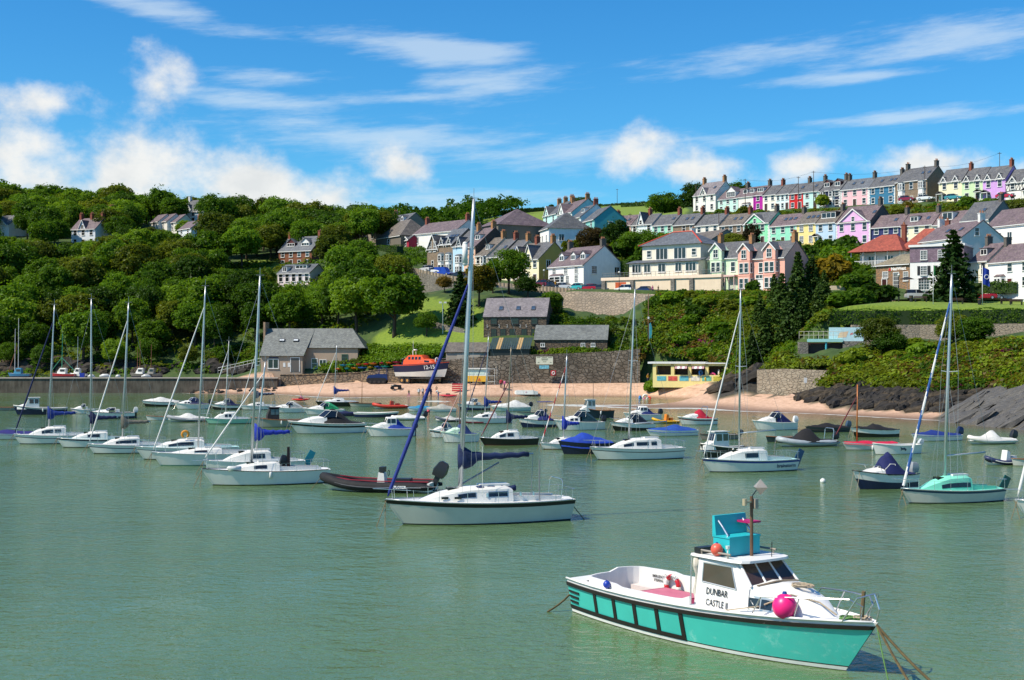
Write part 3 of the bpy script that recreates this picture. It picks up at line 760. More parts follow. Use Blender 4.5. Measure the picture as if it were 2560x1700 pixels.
# ------------------------------------------------------------ uppermost row
rh('top', 1733, 1789, 485, '#e9e6dc', 'lilac', 'tall white end house with brown chimneys and a veranda on posts', ch='LR', chk='tan', n=3, gab=[(0.3,0.62,2.2)], D=9, pitch=42, sky=[0.75], door_col=None, name='end_house', pots=4)
rh('top', 1795, 1845, 495, '#c2e2d6', 'purple', 'pale aqua terraced house with one wide white box dormer', ch='', dorm=[(0.6, dict(w=3.4,h=1.7,up=0.12,style='grid'))], n=3, door_col=None)
rh('top', 1846, 1883, 490, '#eae6da', 'purple', 'white terraced house beside the magenta one, two dormers', ch='L', chk='grey', dorm=[(0.3, dict(w=1.6,h=1.3,up=0.3,flat=True)),(0.75, dict(w=1.6,h=1.3,up=0.3,flat=True))], n=2, bays=[(0.25,0.85,1)])
rh('top', 1883, 1907, 487, '#b3159a', 'purple', 'bright magenta narrow terraced house with white windows', ch='R', chk='grey', n=1, dorm=[(0.5, dict(w=2.2,h=1.3,up=0.3,flat=True,style='three'))], door_col=None)
rh('top', 1907, 1940, 486, '#efe9d6', 'grey', 'cream terraced house with a dark lean-to porch', ch='R', chk='red', n=2, door_col=0)
rh('top', 1940, 1973, 484, '#d5e7e6', 'grey', 'icy white terraced house left of the red one', ch='', n=3, door_col=2)
rh('top', 1973, 2008, 482, '#c4141c', 'grey', 'bright red terraced house with white sash windows', ch='R', chk='grey', n=2, door_col=1, sky=[0.7], pots=4)
rh('top', 2008, 2048, 478, '#bfe0da', 'grey', 'pale turquoise terraced house with small square windows', ch='R', chk='grey', n=2, wh=1.1, sky=[0.6])
rh('top', 2048, 2101, 475, '#15244a', 'grey', 'dark navy terraced house with two-storey white bays and maroon dormers', ch='R', chk='grey', n=3, bays=[(0.05,0.3),(0.45,0.75)], dorm=[(0.25, dict(w=1.8,h=1.3,up=0.35,wall=mat('maroon_boards',(0.10,0.02,0.02)))),(0.75, dict(w=1.8,h=1.3,up=0.35,wall=MATS['maroon_boards']))], quoin=True)
rh('top', 2102, 2172, 471, '#eab9bf', 'blue', 'light rose pink terraced house in the uppermost row', ch='LR', chk='grey', n=3, sky=[0.35,0.65], quoin=True, pots=4)
rh('top', 2172, 2238, 464, '#2f7294', 'grey', 'mid blue terraced house with shaped white window surrounds', ch='R', chk='grey', n=3, sky=[0.35,0.7,0.85], quoin=True, pots=4)
rh('top', 2239, 2318, 450, 'brown', 'grey', 'brown stone end house with projecting white box bays and a big chimney', ch='LR', chk='grey', n=3, bays=[(0.08,0.3),(0.72,0.95)], sky=[0.7,0.9], D=9.5, name='end_house', pots=2)
rh('top', 2347, 2404, 452, '#efe6bd', 'grey', 'pale yellow house with a pair of pointed dormer gables and red porch roof', ch='', n=2, gab=[(0.08,0.35,1.3),(0.6,0.87,1.3)], porch=0.12, pitch=42)
rh('top', 2404, 2457, 450, '#c6dcae', 'grey', 'pale leaf-green house with twin pointed gables and white porch', ch='L', chk='red', n=2, gab=[(0.1,0.38,1.3),(0.62,0.9,1.3)], porch=0.85, pitch=42)
rh('top', 2457, 2514, 446, '#cf9fdb', 'grey', 'lilac house with twin pointed gables in the uppermost row', ch='R', chk='red', n=2, gab=[(0.08,0.36,1.3),(0.6,0.88,1.3)], porch=0.15, pitch=42)
ht = rh('top', 2514, 2585, 452, '#eeeae0', 'grey', 'white house with black mock-timber framing and a white porch', ch='', n=2, gab=[(0.1,0.4,1.4),(0.6,0.9,1.4)], porch=0.75, pitch=42)
tb = MB(); BLK = mat('black_timber', (0.015, 0.014, 0.013), 0.6)
for i in range(9):
 tb.box(i * 0.85, i * 0.85 + 0.14, -0.035, 0.02, 2.7, 5.0); 
 tb.add([(i*0.85+0.1,-0.03,2.8),(i*0.85+0.24,-0.03,2.8),(i*0.85+0.85,-0.03,4.0),(i*0.85+0.72,-0.03,4.0)], [(0,1,2,3)])
tb.box(0, 7.4, -0.045, 0.02, 2.55, 2.7).box(0, 7.4, -0.045, 0.02, 4.0, 4.12)
tb.build('timber_frame', BLK, ht)
# ------------------------------------------------------------ middle row
rh('mid', 1521, 1549, 564, '#b9d6e0', 'purple', 'pale sky-blue end house of the middle row with a dormer', ch='L', chk='red', n=2, dorm=[(0.6,dict(w=2.0,up=0.3))])
rh('mid', 1549, 1577, 562, '#e3bfae', 'purple', 'dusty pink house with a two-storey bay next to the pale blue one', ch='', n=1, bays=[(0.15,0.85)], sky=[0.5])
rh('mid', 1578, 1631, 559, '#e2eeee', 'grey', 'white house with one tall steep front gable in the middle row', ch='M', chk='red', n=3, gab=[(0.28,0.62,3.4)], bays=[(0.2,0.55,1)])
rh('mid', 1631, 1682, 560, '#9fdcc2', 'grey', 'mint green terraced house with a white arched porch', ch='R', chk='red', n=3, sky=[0.85], porch=0.5)
rh('mid', 1682, 1738, 559, 'brown', 'grey', 'brown stone terraced house with white bay, left of the plain white one', ch='R', chk='red', n=3, bays=[(0.12,0.42,1)], sky=[0.45,0.7])
rh('mid', 1738, 1798, 560, '#e6e0d4', 'grey', 'plain white terraced house of the middle row between two brown ones', ch='R', chk='red', n=3)
rh('mid', 1798, 1857, 560, 'brown', 'brown', 'brown stone terraced house left of the mint one with pediment', ch='R', chk='red', n=3, sky=[0.5,0.75])
rh('mid', 1858, 1923, 556, '#8fe0ae', 'grey', 'bright mint house with a broad white-edged pediment', ch='R', chk='grey', n=2, gab=[(0.05,0.85,2.3)], quoin=True, bays=[(0.05,0.4,1)], pots=5)
rh('mid', 1923, 1992, 561, '#93dcbe', 'purple', 'aqua green terraced house with a white arched doorway and three skylights', ch='R', chk='grey', n=3, sky=[0.45,0.62,0.8], quoin=True)
rh('mid', 1992, 2039, 557, '#f0d98e', 'brown', 'butter yellow terraced house of the middle row', ch='', n=2, sky=[0.4,0.65,0.9], door_col=None, wstyle='grid')
rh('mid', 2039, 2089, 555, '#b6cfe2', 'brown', 'powder blue terraced house right of the yellow one', ch='R', chk='grey', n=2, dorm=[(0.5,dict(w=4.0,h=1.5,up=0.35,flat=True,style='three',wall=mat('dark_boards',(0.03,0.028,0.025))))], porch=0.1, door_col=0)
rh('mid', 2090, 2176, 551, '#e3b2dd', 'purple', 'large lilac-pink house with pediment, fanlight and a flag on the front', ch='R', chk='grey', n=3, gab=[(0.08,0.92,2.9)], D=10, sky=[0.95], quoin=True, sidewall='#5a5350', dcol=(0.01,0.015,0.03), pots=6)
rh('mid', 2179, 2252, 566, '#242d62', 'purple', 'indigo blue house with purple slate roof behind the red-tiled villa', ch='R', chk='grey', n=3, sky=[0.7])
rh('mid', 2252, 2331, 562, '#f0e6c4', 'purple', 'cream house with one white box dormer and a dark skylight', ch='R', chk='grey', n=3, dorm=[(0.35,dict(w=1.9,up=0.3,flat=True))], sky=[0.75])
rh('mid', 2331, 2400, 558, '#e5dccb', 'purple', 'pale house with a large white dormer and red-brown roof', ch='', n=2, dorm=[(0.45,dict(w=2.6,h=1.8,up=0.3,flat=True))])
rh('mid', 2401, 2472, 548, '#e9e4d6', 'grey', 'grey-roofed end house with a long plain grey gable wall', ch='R', chk='grey', n=3, D=11, sidewall='#77787a', sky=[0.6], pots=2, name='end_house')
house(P(2465,640,262), P(2600,636,250), 6.2, '#eeeae4', 'purple', 'white house with wide purple slate roof and a coral red panel', n=4, ch='', D=9, name='white_house', wins=[(0.25,3.6,1.0,1.2,'two'),(0.45,3.6,1.0,1.2,'two')])
# ------------------------------------------------------------ row above the road wall
rh('low', 1068, 1095, 619, 'brown', 'brown', 'brown stone hall with a tall front gable and two lancet windows', ch='', n=1, wins=[(0.3,4.3,0.7,2.3,'cross'),(0.7,4.3,0.7,2.3,'cross'),(0.5,0.7,0.6,1.4,'sash')], gab=[(0.0,1.0,3.4,0)], D=10, pitch=35, name='stone_hall', cat='hall')
rh('low', 1095, 1132, 606, 'brown', 'blue', 'three-storey brown stone house with white bays and two pointed dormers', ch='', n=2, fl=3, gab=[(0.12,0.4,1.7),(0.62,0.9,1.7)], bays=[(0.05,0.42,2),(0.55,0.95,2)], sky=[0.4,0.6,0.8], D=10)
rh('low', 1132, 1160, 612, '#b5d6ea', 'grey', 'pale sky-blue three-storey house with white bays and a pointed gable', ch='R', chk='tan', n=1, fl=3, gab=[(0.35,0.8,2.2)], bays=[(0.3,0.85,2)], D=10)
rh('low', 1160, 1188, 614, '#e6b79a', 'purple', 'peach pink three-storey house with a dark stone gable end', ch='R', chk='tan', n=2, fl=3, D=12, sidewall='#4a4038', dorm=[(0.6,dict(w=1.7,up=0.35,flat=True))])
rh('low', 1188, 1218, 636, '#efdfc6', 'brown', 'cream house with arched doorway beside the peach one', ch='R', chk='tan', n=2, dorm=[(0.6,dict(w=1.3,up=0.3,flat=True))], D=11, bays=[(0.55,0.95)])
rh('low', 1218, 1249, 640, 'brown', 'grey', 'narrow brown stone house between two cream ones', ch='R', chk='red', n=2, D=11, bays=[(0.5,0.95,1)], sky=[0.75])
rh('low', 1249, 1281, 643, '#f0e2bb', 'grey', 'butter cream house with plain front in the row above the road wall', ch='R', chk='tan', n=2, D=11, sky=[0.6,0.75])
rh('low', 1281, 1308, 648, 'brown', 'brown', 'brown stone house with a white-edged front gable', ch='R', chk='red', n=2, gab=[(0.05,0.95,3.0)], D=10)
rh('low', 1308, 1347, 645, '#f3e6bd', 'grey', 'cream end house with a front gable and olive yellow side wall', ch='R', chk='tan', n=2, gab=[(0.05,0.62,3.2)], D=10, sidewall='#b59b4a', name='end_house', side_wins=[(0.3,3.3,1.2,1.9,'two')])
# ------------------------------------------------------------ buildings that stand by themselves
house(P(1034,650,350), P(1140,650,338), 7.6, '#ece9e2', 'purple', 'long white three-storey inn with red chimneys and a dark hanging sign', n=4, fl=3, ch='LR', chk='red', D=9, name='white_inn', cat='inn',
 wins=[(0.09,5.2,1.1,1.5,'grid'),(0.09,2.8,1.1,1.5,'grid'),(0.09,0.4,1.1,1.5,'grid')], pitch=34)
t = thing('chapel', 'big grey chapel with a pyramid slate roof and arched windows', 'chapel', P(1199, 640, 344), R(-62))
MB().box(0, 10.5, 0, 16.5, -6, 7.4).build('wall', wm('#6e675c'), t)
roof_hip(t, 0, 10.5, 0, 16.5, 7.4, 12.2, ROOF['purple'], hl=5.6, hr=5.6)
for fy in (0.3, 0.75):
 o = window(t, 10.52, fy * 16.5, 1.2, 1.3, 4.2, 'cross', R(90), mat('dark_window_frame', (0.03,0.03,0.03)))
 MB().rings([[(-0.65,-0.03,4.2+0.1)]+[(-0.65*math.cos(math.pi*k/8),-0.03,4.2+0.65*math.sin(math.pi*k/8)+0.1) for k in range(1,8)]+[(0.65,-0.03,4.3)],
    [(-0.65,0.03,4.2+0.1)]+[(-0.65*math.cos(math.pi*k/8),0.03,4.2+0.65*math.sin(math.pi*k/8)+0.1) for k in range(1,8)]+[(0.65,0.03,4.3)]]).build('arch', GLASS, o)
for fx in (0.3, 0.7): window(t, fx * 10.5, -0.02, 1.6, 1.3, 3.6, 'cross')
house(P(1350,626,338), P(1372,626,330), 5.6, '#f0efec', 'grey', 'white house with a hipped slate roof below the turquoise gable', n=2, ch='', hip=(3,3), D=11, name='white_house', sidewall=None,
 side_wins=[(0.3,2.6,1.2,1.5,'two'),(0.7,2.8,1.3,1.2,'two')], wins=[(0.3,2.6,1.0,1.4,'grid'),(0.75,2.6,1.0,1.4,'grid')])
ag = 'houses clustered on the slope behind the chapel'
house(P(1358,585,392), P(1392,585,382), 6.0, '#bfe6e0', 'grey', 'aqua house with pointed gables and many chimneys', n=2, ch='LMR', chk='tan', gab=[(0.05,0.45,2.8)], D=10, group=ag)
house(P(1392,585,380), P(1430,585,370), 6.2, '#e8efe9', 'purple', 'white house with a pale turquoise gable behind the chapel', n=2, ch='LR', chk='tan', gab=[(0.1,0.5,3.0)], D=10, sidewall='#a9d4d4', group=ag)
house(P(1425,590,362), P(1452,590,354), 5.2, '#dfe8e4', 'grey', 'low grey-roofed white house with a white dormer', n=2, ch='R', chk='red', D=9, dorm=[(0.7,dict(w=2.2,up=0.35,flat=True))], group=ag)
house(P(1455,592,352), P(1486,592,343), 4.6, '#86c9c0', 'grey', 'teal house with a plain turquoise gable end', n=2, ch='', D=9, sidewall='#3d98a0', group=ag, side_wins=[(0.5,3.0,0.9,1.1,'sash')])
# white cottage by the road
house(P(1371,710,281), P(1459,709,272), 3.9, '#eeece6', 'purple', 'white cottage with three white gabled dormers and a glazed porch', n=3, ch='LR', chk='grey', D=11.5, pitch=36, name='white_cottage', cat='cottage',
 dorm=[(0.22,dict(w=1.5,up=0.28)),(0.55,dict(w=1.5,up=0.28)),(0.82,dict(w=1.5,up=0.28))], wins=[(0.17,2.3,0.95,1.3,'grid'),(0.5,2.3,0.95,1.3,'grid'),(0.8,2.3,0.95,1.3,'grid'),(0.8,0.4,0.95,1.4,'grid'),(0.55,0.4,0.9,1.4,'grid')],
 bays=[(0.06,0.45,1)], side_wins=[(0.25,2.2,1.3,1.5,'grid'),(0.8,2.2,1.2,1.5,'two')], gutter=True)
# terrace hotel
t = thing('terrace_hotel', 'cream hotel with red roof ridges above a long terrace wall', 'hotel', P(1606, 690, 268), R(-38))
cm = wm('#e9e0cc')
MB().box(0, 13.5, 0, 9, -6, 6.0).build('wall', cm, t)
roof_hip(t, 0, 13.5, 0, 9, 6.0, 8.9, ROOF['blue'], oh=0.6)
rd = MAT_RED = mat('red_ridge_tile', (0.50, 0.06, 0.03), 0.6)
MB().tube([(4.5,4.5,8.95),(9.0,4.5,8.95)], 0.16, 6).tube([(4.5,4.5,8.95),(-0.6,-0.6,6.05)], 0.14, 6).tube([(9,4.5,8.95),(14.1,-0.6,6.05)], 0.14, 6).build('ridge_tiles', rd, t)
window(t, 1.6, 0, 3.8, 0.9, 1.2); window(t, 4.6, 0, 3.2, 2.6, 2.1, 'three'); window(t, 8.8, 0, 3.2, 2.6, 2.1, 'three'); window(t, 12.0, 0, 3.8, 0.9, 1.2)
b_ = MB().box(-1.5, 14.5, -2.6, -0.004, -6, 2.5); b_.build('ground_floor', cm, t)
r_ = MB(); slab(r_, [(-2.0,-3.1,2.45),(15,-3.1,2.45),(15,0,3.15),(-2.0,0,3.15)], 0.1); r_.build('lean_to_roof', ROOF['blue'], t)
for x, ww, st in ((0.3,2.0,'three'),(2.8,1.4,'two'),(6.2,1.6,'two'),(10.0,1.3,'two'),(12.8,2.2,'three')): window(t, x, -2.62, 0.5, ww, 1.6, st)
# terrace wall and railing
t2 = thing('terrace_wall', 'long cream terrace wall with stone piers under the hotel', 'wall', P(1506, 722, 268), R(-33))
MB().box(0, 26, 0, 0.5, -4, 1.6).build('wall', wm('#e8d2b6'), t2)
MB().box(-0.2, 26.2, -0.25, 0.75, 1.602, 2.2).build('coping', wm('#f0d8c0'), t2)
for x in (0.0, 6.5, 15.5, 19.5): MB().box(x, x + 0.8, -0.4, -0.004, -4, 1.6).build('pier', STONE['grey'], t2)
rl = MB()
for k in range(27): rl.tube([(k, 0.1, 2.2), (k, 0.1, 3.1)], 0.03, 4)
rl.tube([(0,0.1,3.1),(26,0.1,3.1)], 0.035, 4).tube([(0,0.1,2.65),(26,0.1,2.65)], 0.025, 4)
rl.build('railing', mat('grey_rail', (0.25,0.26,0.27), 0.4, metal=0.6), t2)
MB().box(3.0, 5.4, -0.06, 0.0, -0.6, 1.2).build('garage_door', mat('orange_door', (0.52, 0.09, 0.02), 0.5), t2)
# mint and coral bay houses
def bay_house(x0, x1, Y0, Y1, yb, col, label, nb, rr):
 A = P(x0, yb, Y0); B = P(x1, yb, Y1); d = B - A; w = math.hypot(d.x, d.y); D = 8.0
 t = thing('bay_house', label, 'house', (A.x, A.y, A.z), math.atan2(d.y, d.x), 'tall bay-fronted houses over the beach')
 eh = 6.3; hr = 3.3; m = wm(col)
 b = MB().box(0, w, 0, D, -4, eh); prism(b, 0, w, 0, D, eh + 0.001, eh + hr); b.build('wall', m, t)
 roof_gable(t, 0, w, 0, D, eh, eh + hr, ROOF[rr])
 MB().box(-0.05, w + 0.05, -0.36, -0.27, eh - 0.22, eh - 0.06).build('gutter', TRIM, t)
 step = w / nb
 for i in range(nb):
  bx = step * (i + (0.36 if nb == 1 or i == 0 else 0.46)); bw = 2.7
  bo = MB().box(bx - bw/2, bx + bw/2, -0.95, -0.004, -4, eh + 1.6).build('bay', m, t)
  for f in (0, 1):
   for s in (-1, 1): window(bo, bx + s * 0.58, -0.95, 0.75 + f * 2.95, 0.8, 1.75)
   window(bo, bx + bw/2, -0.48, 0.75 + f * 2.95, 0.5, 1.75, 'sash', R(90))
  MB().box(bx - bw/2 - 0.06, bx + bw/2 + 0.06, -1.01, -0.004, 3.05, 3.2).box(bx - bw/2 - 0.06, bx + bw/2 + 0.06, -1.01, -0.004, 5.9, 6.05).build('string_course', m, bo)
  front_gable(bo, bx - bw/2, bx + bw/2, eh + 1.6, 1.35, D, hr, m, ROOF[rr], proud=0.95, win=False)
  window(bo, bx, -0.97, eh + 0.15, 1.0, 1.5, 'cross')
 if nb == 2:
  window(t, w * 0.5 - 0.1, 0, 3.7, 0.8, 1.75); door(t, w * 0.5 - 0.1, 0, 1.3, 2.3, (0.75, 0.74, 0.70)); window(t, w * 0.5 - 0.1, 0, 2.55, 2.2, 0.6, 'three')
 else:
  window(t, w * 0.83, 0, 3.7, 0.9, 1.75); door(t, w * 0.83, 0, 0.95, 2.1, (0.55, 0.62, 0.5))
  p = MB()
  for xx in (w * 0.66, w * 0.8, w * 0.96): p.tube([(xx, -1.1, 0), (xx, -1.1, 2.6)], 0.09, 6)
  p.box(w * 0.62, w * 0.99, -1.3, -0.004, 2.602, 2.95); p.build('porch', mat('pink_trim', (0.75,0.52,0.47)), t)
 for xx in ((0.4,) if nb == 1 else (0.35, w - 0.4)): chimney(t, xx, D/2, eh + hr, 1.5, 0.7, 1.2, 'tan', 3)
 return t
bay_house(1769, 1846, 259.5, 254.5, 728, '#cfe6c4', 'pale mint bay-fronted house with a pink pillared porch', 1, 'grey')
bay_house(1846.5, 1962, 254.4, 247, 731, '#eeb09e', 'coral pink bay-fronted house with two gabled bays', 2, 'grey')
# right-hand group
t = thing('red_roofed_villa', 'white villa with bright red tiled roofs and a railed balcony', 'house', P(2134, 708, 260), R(-36))
wv = wm('#ecebe6'); D = 9
MB().box(0.6, 9.5, 1.8, D, -4, 6.0).box(9.504, 17, 3.5, 11, -4, 6.4).build('wall', wv, t)
roof_hip(t, -0.6, 9.6, -0.2, D, 6.05, 9.6, ROOF['red'], oh=0.5, hl=5.2, hr=3.0)
roof_hip(t, 8.6, 17.2, 2.6, 11.2, 6.45, 10.6, ROOF['red'], oh=0.4, hl=3.5, hr=4.0, name='roof')
bl = MB().box(-0.6, 9.5, -0.1, 1.79, 3.0, 3.2)
for k in range(34): bl.box(-0.6 + k * 0.3, -0.5 + k * 0.3, -0.1, -0.04, 3.2, 4.2)
bl.box(-0.65, 9.5, -0.13, -0.01, 4.2, 4.3)
for k in range(5): bl.tube([(-0.5 + k * 2.45, -0.06, 3.2), (-0.5 + k * 2.45, -0.06, 6.0)], 0.08, 5)
bl.build('balcony', TRIM, t)
window(t, 3.2, 1.78, 3.4, 1.6, 1.8, 'three'); window(t, 6.5, 1.78, 3.4, 1.6, 1.8, 'three'); window(t, 3.2, 1.78, 0.3, 2.6, 2.0, 'grid'); window(t, 12, 3.48, 3.8, 1.1, 1.6, 'grid'); window(t, 15, 3.48, 4.0, 1.0, 1.2, 'two')
chimney(t, 8.0, 6.0, 8.8, 2.6, 0.8, 1.0, 'red', 2); chimney(t, 16.4, 6.5, 9.2, 2.6, 0.8, 1.0, 'red', 2)
house(P(2298,640,256), P(2405,640,244), 4.6, '#eae8e4', 'purple', 'big white house with purple slate roof and white end chimneys', n=3, ch='LR', chk='white', D=9.5, pitch=34, name='white_house', sidewall='#d8d6d0',
 sky=[0.45,0.75], side_wins=[(0.35,5.0,0.9,1.4,'sash')], wins=[(0.4,1.5,0.8,1.0,'sash'),(0.7,1.5,0.8,1.0,'sash')], pots=2, base_z=24.2)
bk = house(P(2190,726,240), P(2275,726,234), 4.8, 'bank', 'moss', 'orange-brown stone bank with a mossy roof and a shop sign', n=3, fl=1, ch='', D=7, pitch=30, name='stone_bank', cat='bank', hip=(3.4,0.6),
  wins=[(0.28,2.5,1.1,1.0,'grid'),(0.60,0.4,1.1,2.9,'grid'),(0.88,1.8,0.9,1.5,'grid')])
door(bk, 1.9, 0, 1.0, 2.2, (0.05, 0.015, 0.015))
MB().box(2.7, 6.6, -0.06, 0.0, 3.62, 4.35).build('sign', mat('sign_board', (0.30,0.17,0.09), 0.8), bk)
sg = link('lettering', text_mesh('NatWest', 0.86, mat('sign_white', (0.85,0.84,0.80), 0.4, 0.02), 0.0, 0.022), bk); basis(sg, (5.0, -0.075, 3.98), (1,0,0), (0,0,1))
MB().add([(2.8,-0.08,3.68),(3.4,-0.08,3.68),(3.1,-0.08,4.28)], [(0,1,2)]).build('sign_emblem', mat('sign_red', (0.55,0.02,0.03), 0.4, 0.02), bk)
sl = thing('slate_hung_house', 'white house with purple slate-hung top floor and black shutters', 'house', P(2275, 726, 233.5), R(-30))
MB().box(0, 9.2, 0, 8, -4, 4.9).build('wall', wm('#eeebe6'), sl)
MB().box(-0.02, 9.22, -0.06, 8, 4.902, 7.6).build('slate_hanging', roof_mat('slate_hung', (0.22,0.145,0.19), (0.35,0.3,0.33), 0.2, 0.22), sl)
MB().box(-0.2, 9.4, -0.3, 8.2, 7.602, 8.0).build('parapet', TRIM, sl)
SH = mat('black_shutter', (0.012,0.012,0.014), 0.5)
for x in (2.4, 5.4, 7.9):
 window(sl, x, -0.08, 5.4, 1.0, 1.5, 'grid')
 o = window(sl, x, -0.01, 2.7, 1.0, 1.5, 'grid')
 MB().box(-1.12, -0.64, -0.06, -0.01, -0.05, 1.55).box(0.64, 1.12, -0.06, -0.01, -0.05, 1.55).build('shutters', SH, o)
window(sl, 2.4, -0.01, 0.1, 1.8, 2.0, 'grid'); window(sl, 6.2, -0.01, 0.1, 1.8, 2.0, 'grid')
house(P(2424,722,232), P(2470,722,228), 4.9, '#efe6cf', 'purple', 'cream cottage with purple roof behind the big pine', n=1, ch='L', chk='grey', D=8, name='cottage', cat='cottage', wins=[(0.75,2.6,0.9,2.0,'sash')], dorm=[(0.5,dict(w=1.7,up=0.3,flat=True,wall=mat('lead',(0.2,0.2,0.21))))], pots=3)
house(P(2470.5,722,228), P(2620,722,216), 5.0, '#f0eeec', 'purple', 'white terraced house with purple roof behind the clipped street hedge', n=4, ch='L', chk='grey', D=8, name='white_terrace', bays=[(0.12,0.3,1)], dcol=(0.10,0.02,0.02), sky=[0.85], pots=0)
# houses among the trees
t = house(P(697,668,338), P(779,668,333), 4.3, '#7d4a30', 'blue', 'brick house in the wood with twin gabled roof dormers', n=4, ch='LR', chk='red', D=8.5, pitch=42, name='brick_house',
  dorm=[(0.28,dict(w=2.6,h=1.0,up=0.3,style='three',wall=MATS['maroon_boards'])),(0.72,dict(w=2.6,h=1.0,up=0.3,style='three'))], pots=1)
t = house(P(694,712,318), P(775,712,314), 2.9, '#e6d9dc', 'blue', 'white glazed house with long veranda windows below the brick one', n=5, fl=1, ch='', D=7, pitch=32, name='glazed_house', door_col=None, dorm=[(0.2,dict(w=1.3,h=1.4,up=0.1,flat=True)),(0.62,dict(w=3.4,h=1.0,up=0.45,flat=True,style='three'))], wh=2.0)
fg = 'houses half hidden among the trees'
house(P(456,560,413), P(510,560,411), 4.0, '#dfe6ea', 'grey', 'white gabled cottage high in the wood with two tall end chimneys', n=3, ch='LR', chk='white', D=8, pitch=44, gab=[(0.05,0.45,2.4),(0.7,0.98,1.6)], name='woodland_house', group=fg, pots=0)
house(P(178,616,376), P(238,616,373), 5.0, '#dfe4ea', 'purple', 'white house with a tall steep centre gable and red chimneys in the wood', n=3, ch='LMR', chk='red', D=8, pitch=40, gab=[(0.3,0.62,2.6)], name='woodland_house', group=fg)
house(P(-30,598,385), P(22,598,380), 4.2, '#e6e4de', 'grey', 'white end gable half hidden in the wood above the quay', n=2, ch='', D=8, pitch=38, gab=[(0.1,0.9,2.8)], name='woodland_house', group=fg)
for (xa, xb, yy, YY) in ((374,396,575,402),(398,418,574,400),(420,442,576,398)):
 house(P(xa,yy,YY), P(xb,yy,YY-4), 2.6, '#e3e0d8', 'purple', 'small white gabled roof peeping over the treetops', n=1, ch='', D=6, pitch=38, name='woodland_cottage', group='cottage roofs peeping over the treetops')
house(P(446,598,380), P(478,598,374), 3.2, '#dfe4e6', 'purple', 'low white cottage with purple roof below the high gabled cottage', n=2, ch='R', chk='red', D=6, name='woodland_cottage', group=fg)
house(P(232,575,400), P(256,575,396), 3.4, '#d9d6d0', 'purple', 'house roof with red chimneys behind the steep centre gable', n=2, ch='LMR', chk='red', D=7, name='woodland_house', group=fg)
vg = 'grey-roofed houses at the edge of the wood'
house(P(872,600,385), P(940,600,372), 3.4, '#8d8478', 'grey', 'long grey-roofed house with a white skylight at the wood edge', n=4, ch='R', chk='white', D=9, pitch=36, sky=[0.4], group=vg, name='village_house')
house(P(942,618,362), P(1002,618,350), 3.2, '#6d665c', 'brown', 'dark brown hip-roofed house with one lit white window', n=2, ch='', D=10, hip=(5,4), group=vg, name='village_house', wins=[(0.5,1.2,1.0,1.4,'sash')], pitch=44)
house(P(955,600,392), P(1006,600,382), 4.6, '#847a6e', 'grey', 'house with a black-and-white gable and a round white dormer', n=2, ch='L', chk='tan', D=9, gab=[(0.15,0.55,2.2)], dorm=[(0.8,dict(w=1.4,up=0.3))], group=vg, name='village_house')
house(P(1008,620,352), P(1022,620,348), 2.2, '#a3203c', 'grey', 'small crimson gabled annex beside the white inn', n=1, ch='', D=3, fl=1, gab=[(0.05,0.95,0.9)], group=vg, name='annex', cat='annex')
house(P(1692,612,325), P(1778,630,312), 2.9, '#e8c3ae', 'brown', 'low pale pink bungalow with a mossy brown roof and white chimney', n=3, fl=1, ch='L', chk='white', D=9, pitch=30, name='bungalow', cat='bungalow', sidewall='#8b857a', door_col=None, pots=1)
# ------------------------------------------------------------ beach-level buildings
t = thing('boathouse', 'long grey boathouse with a deep slate roof beside the quay', 'boathouse', P(652, 932, 248), R(-6))
bw = wm('#a8937f'); w_ = 19.6
MB().box(0, 8.0, 0, 9, -3, 3.4).build('wall', bw, t)
MB().box(8.004, w_ - 1.5, 2.0, 9, -3, 4.8).build('wall', bw, t)
r_ = MB(); zt = 8.4
slab(r_, [(-0.2,-0.4,3.2),(8.3,-0.4,3.2),(9.2,5.0,zt),(-0.2,5.0,zt)], 0.18); slab(r_, [(8.35,1.6,4.7),(w_,1.6,4.7),(16.4,5.0,zt),(9.2,5.0,zt)], 0.16)
slab(r_, [(-0.2,5.0,zt),(16.4,5.0,zt),(w_+0.2,9.6,4.2),(-0.2,9.6,4.2)], 0.16); r_.add([(16.4,5.0,zt),(w_,1.6,4.7),(w_+0.2,9.6,4.2)], [(0,1,2)])
r_.build('roof', ROOF['pale'], t)
MB().add([(0.004,0.0,3.38),(0.004,9,4.2),(0.004,5.0,8.25)], [(0,1,2)]).build('end_gable', bw, t)
MB().box(-0.6, -0.21, 3.6, 6.2, -3, 9.6).build('chimney_stack', mat('sandy_stone', (0.36,0.24,0.16), 0.9, 0.3, 4, 0.5), t)
for x in (3.4, 6.1):
 o = MB().box(-0.5,0.5,-0.35,0.35,0,0.25).build('roof_vent', mat('lead_vent', (0.05,0.05,0.055)), t, loc=(x, 2.6, 6.05)); o.rotation_euler[0] = R(42)
 MB().box(-0.42,0.42,-0.3,0.1,0.252,0.3).build('pane', mat('white_vent_glass', (0.6,0.63,0.65), 0.3), o)
window(t, 2.4, -0.02, 0.9, 1.9, 1.6, 'two'); window(t, 9.8, 1.98, 0.9, 1.0, 1.7, 'sash'); window(t, 11.4, 1.98, 1.4, 1.2, 1.0, 'two'); window(t, 15.6, 1.98, 2.2, 1.0, 1.2, 'sash', trim=mat('green_frame', (0.05,0.12,0.08)))
door(t, 6.6, 0.2, 1.6, 2.6, (0.12, 0.10, 0.085))
MB().box(1.6, 3.4, -0.05, -0.0, 2.75, 2.98).build('name_board', mat('navy_board', (0.03,0.03,0.08)), t)
for x in (4.3, 5.2): MB().box(x, x + 0.45, -0.04, 0.0, 1.1, 1.9).build('notice', mat('white_notice', (0.7,0.7,0.68)), t)
t = thing('stone_warehouse', 'three-storey stone warehouse with a lilac slate roof and dark windows', 'warehouse', P(1209, 872, 242), R(-9))
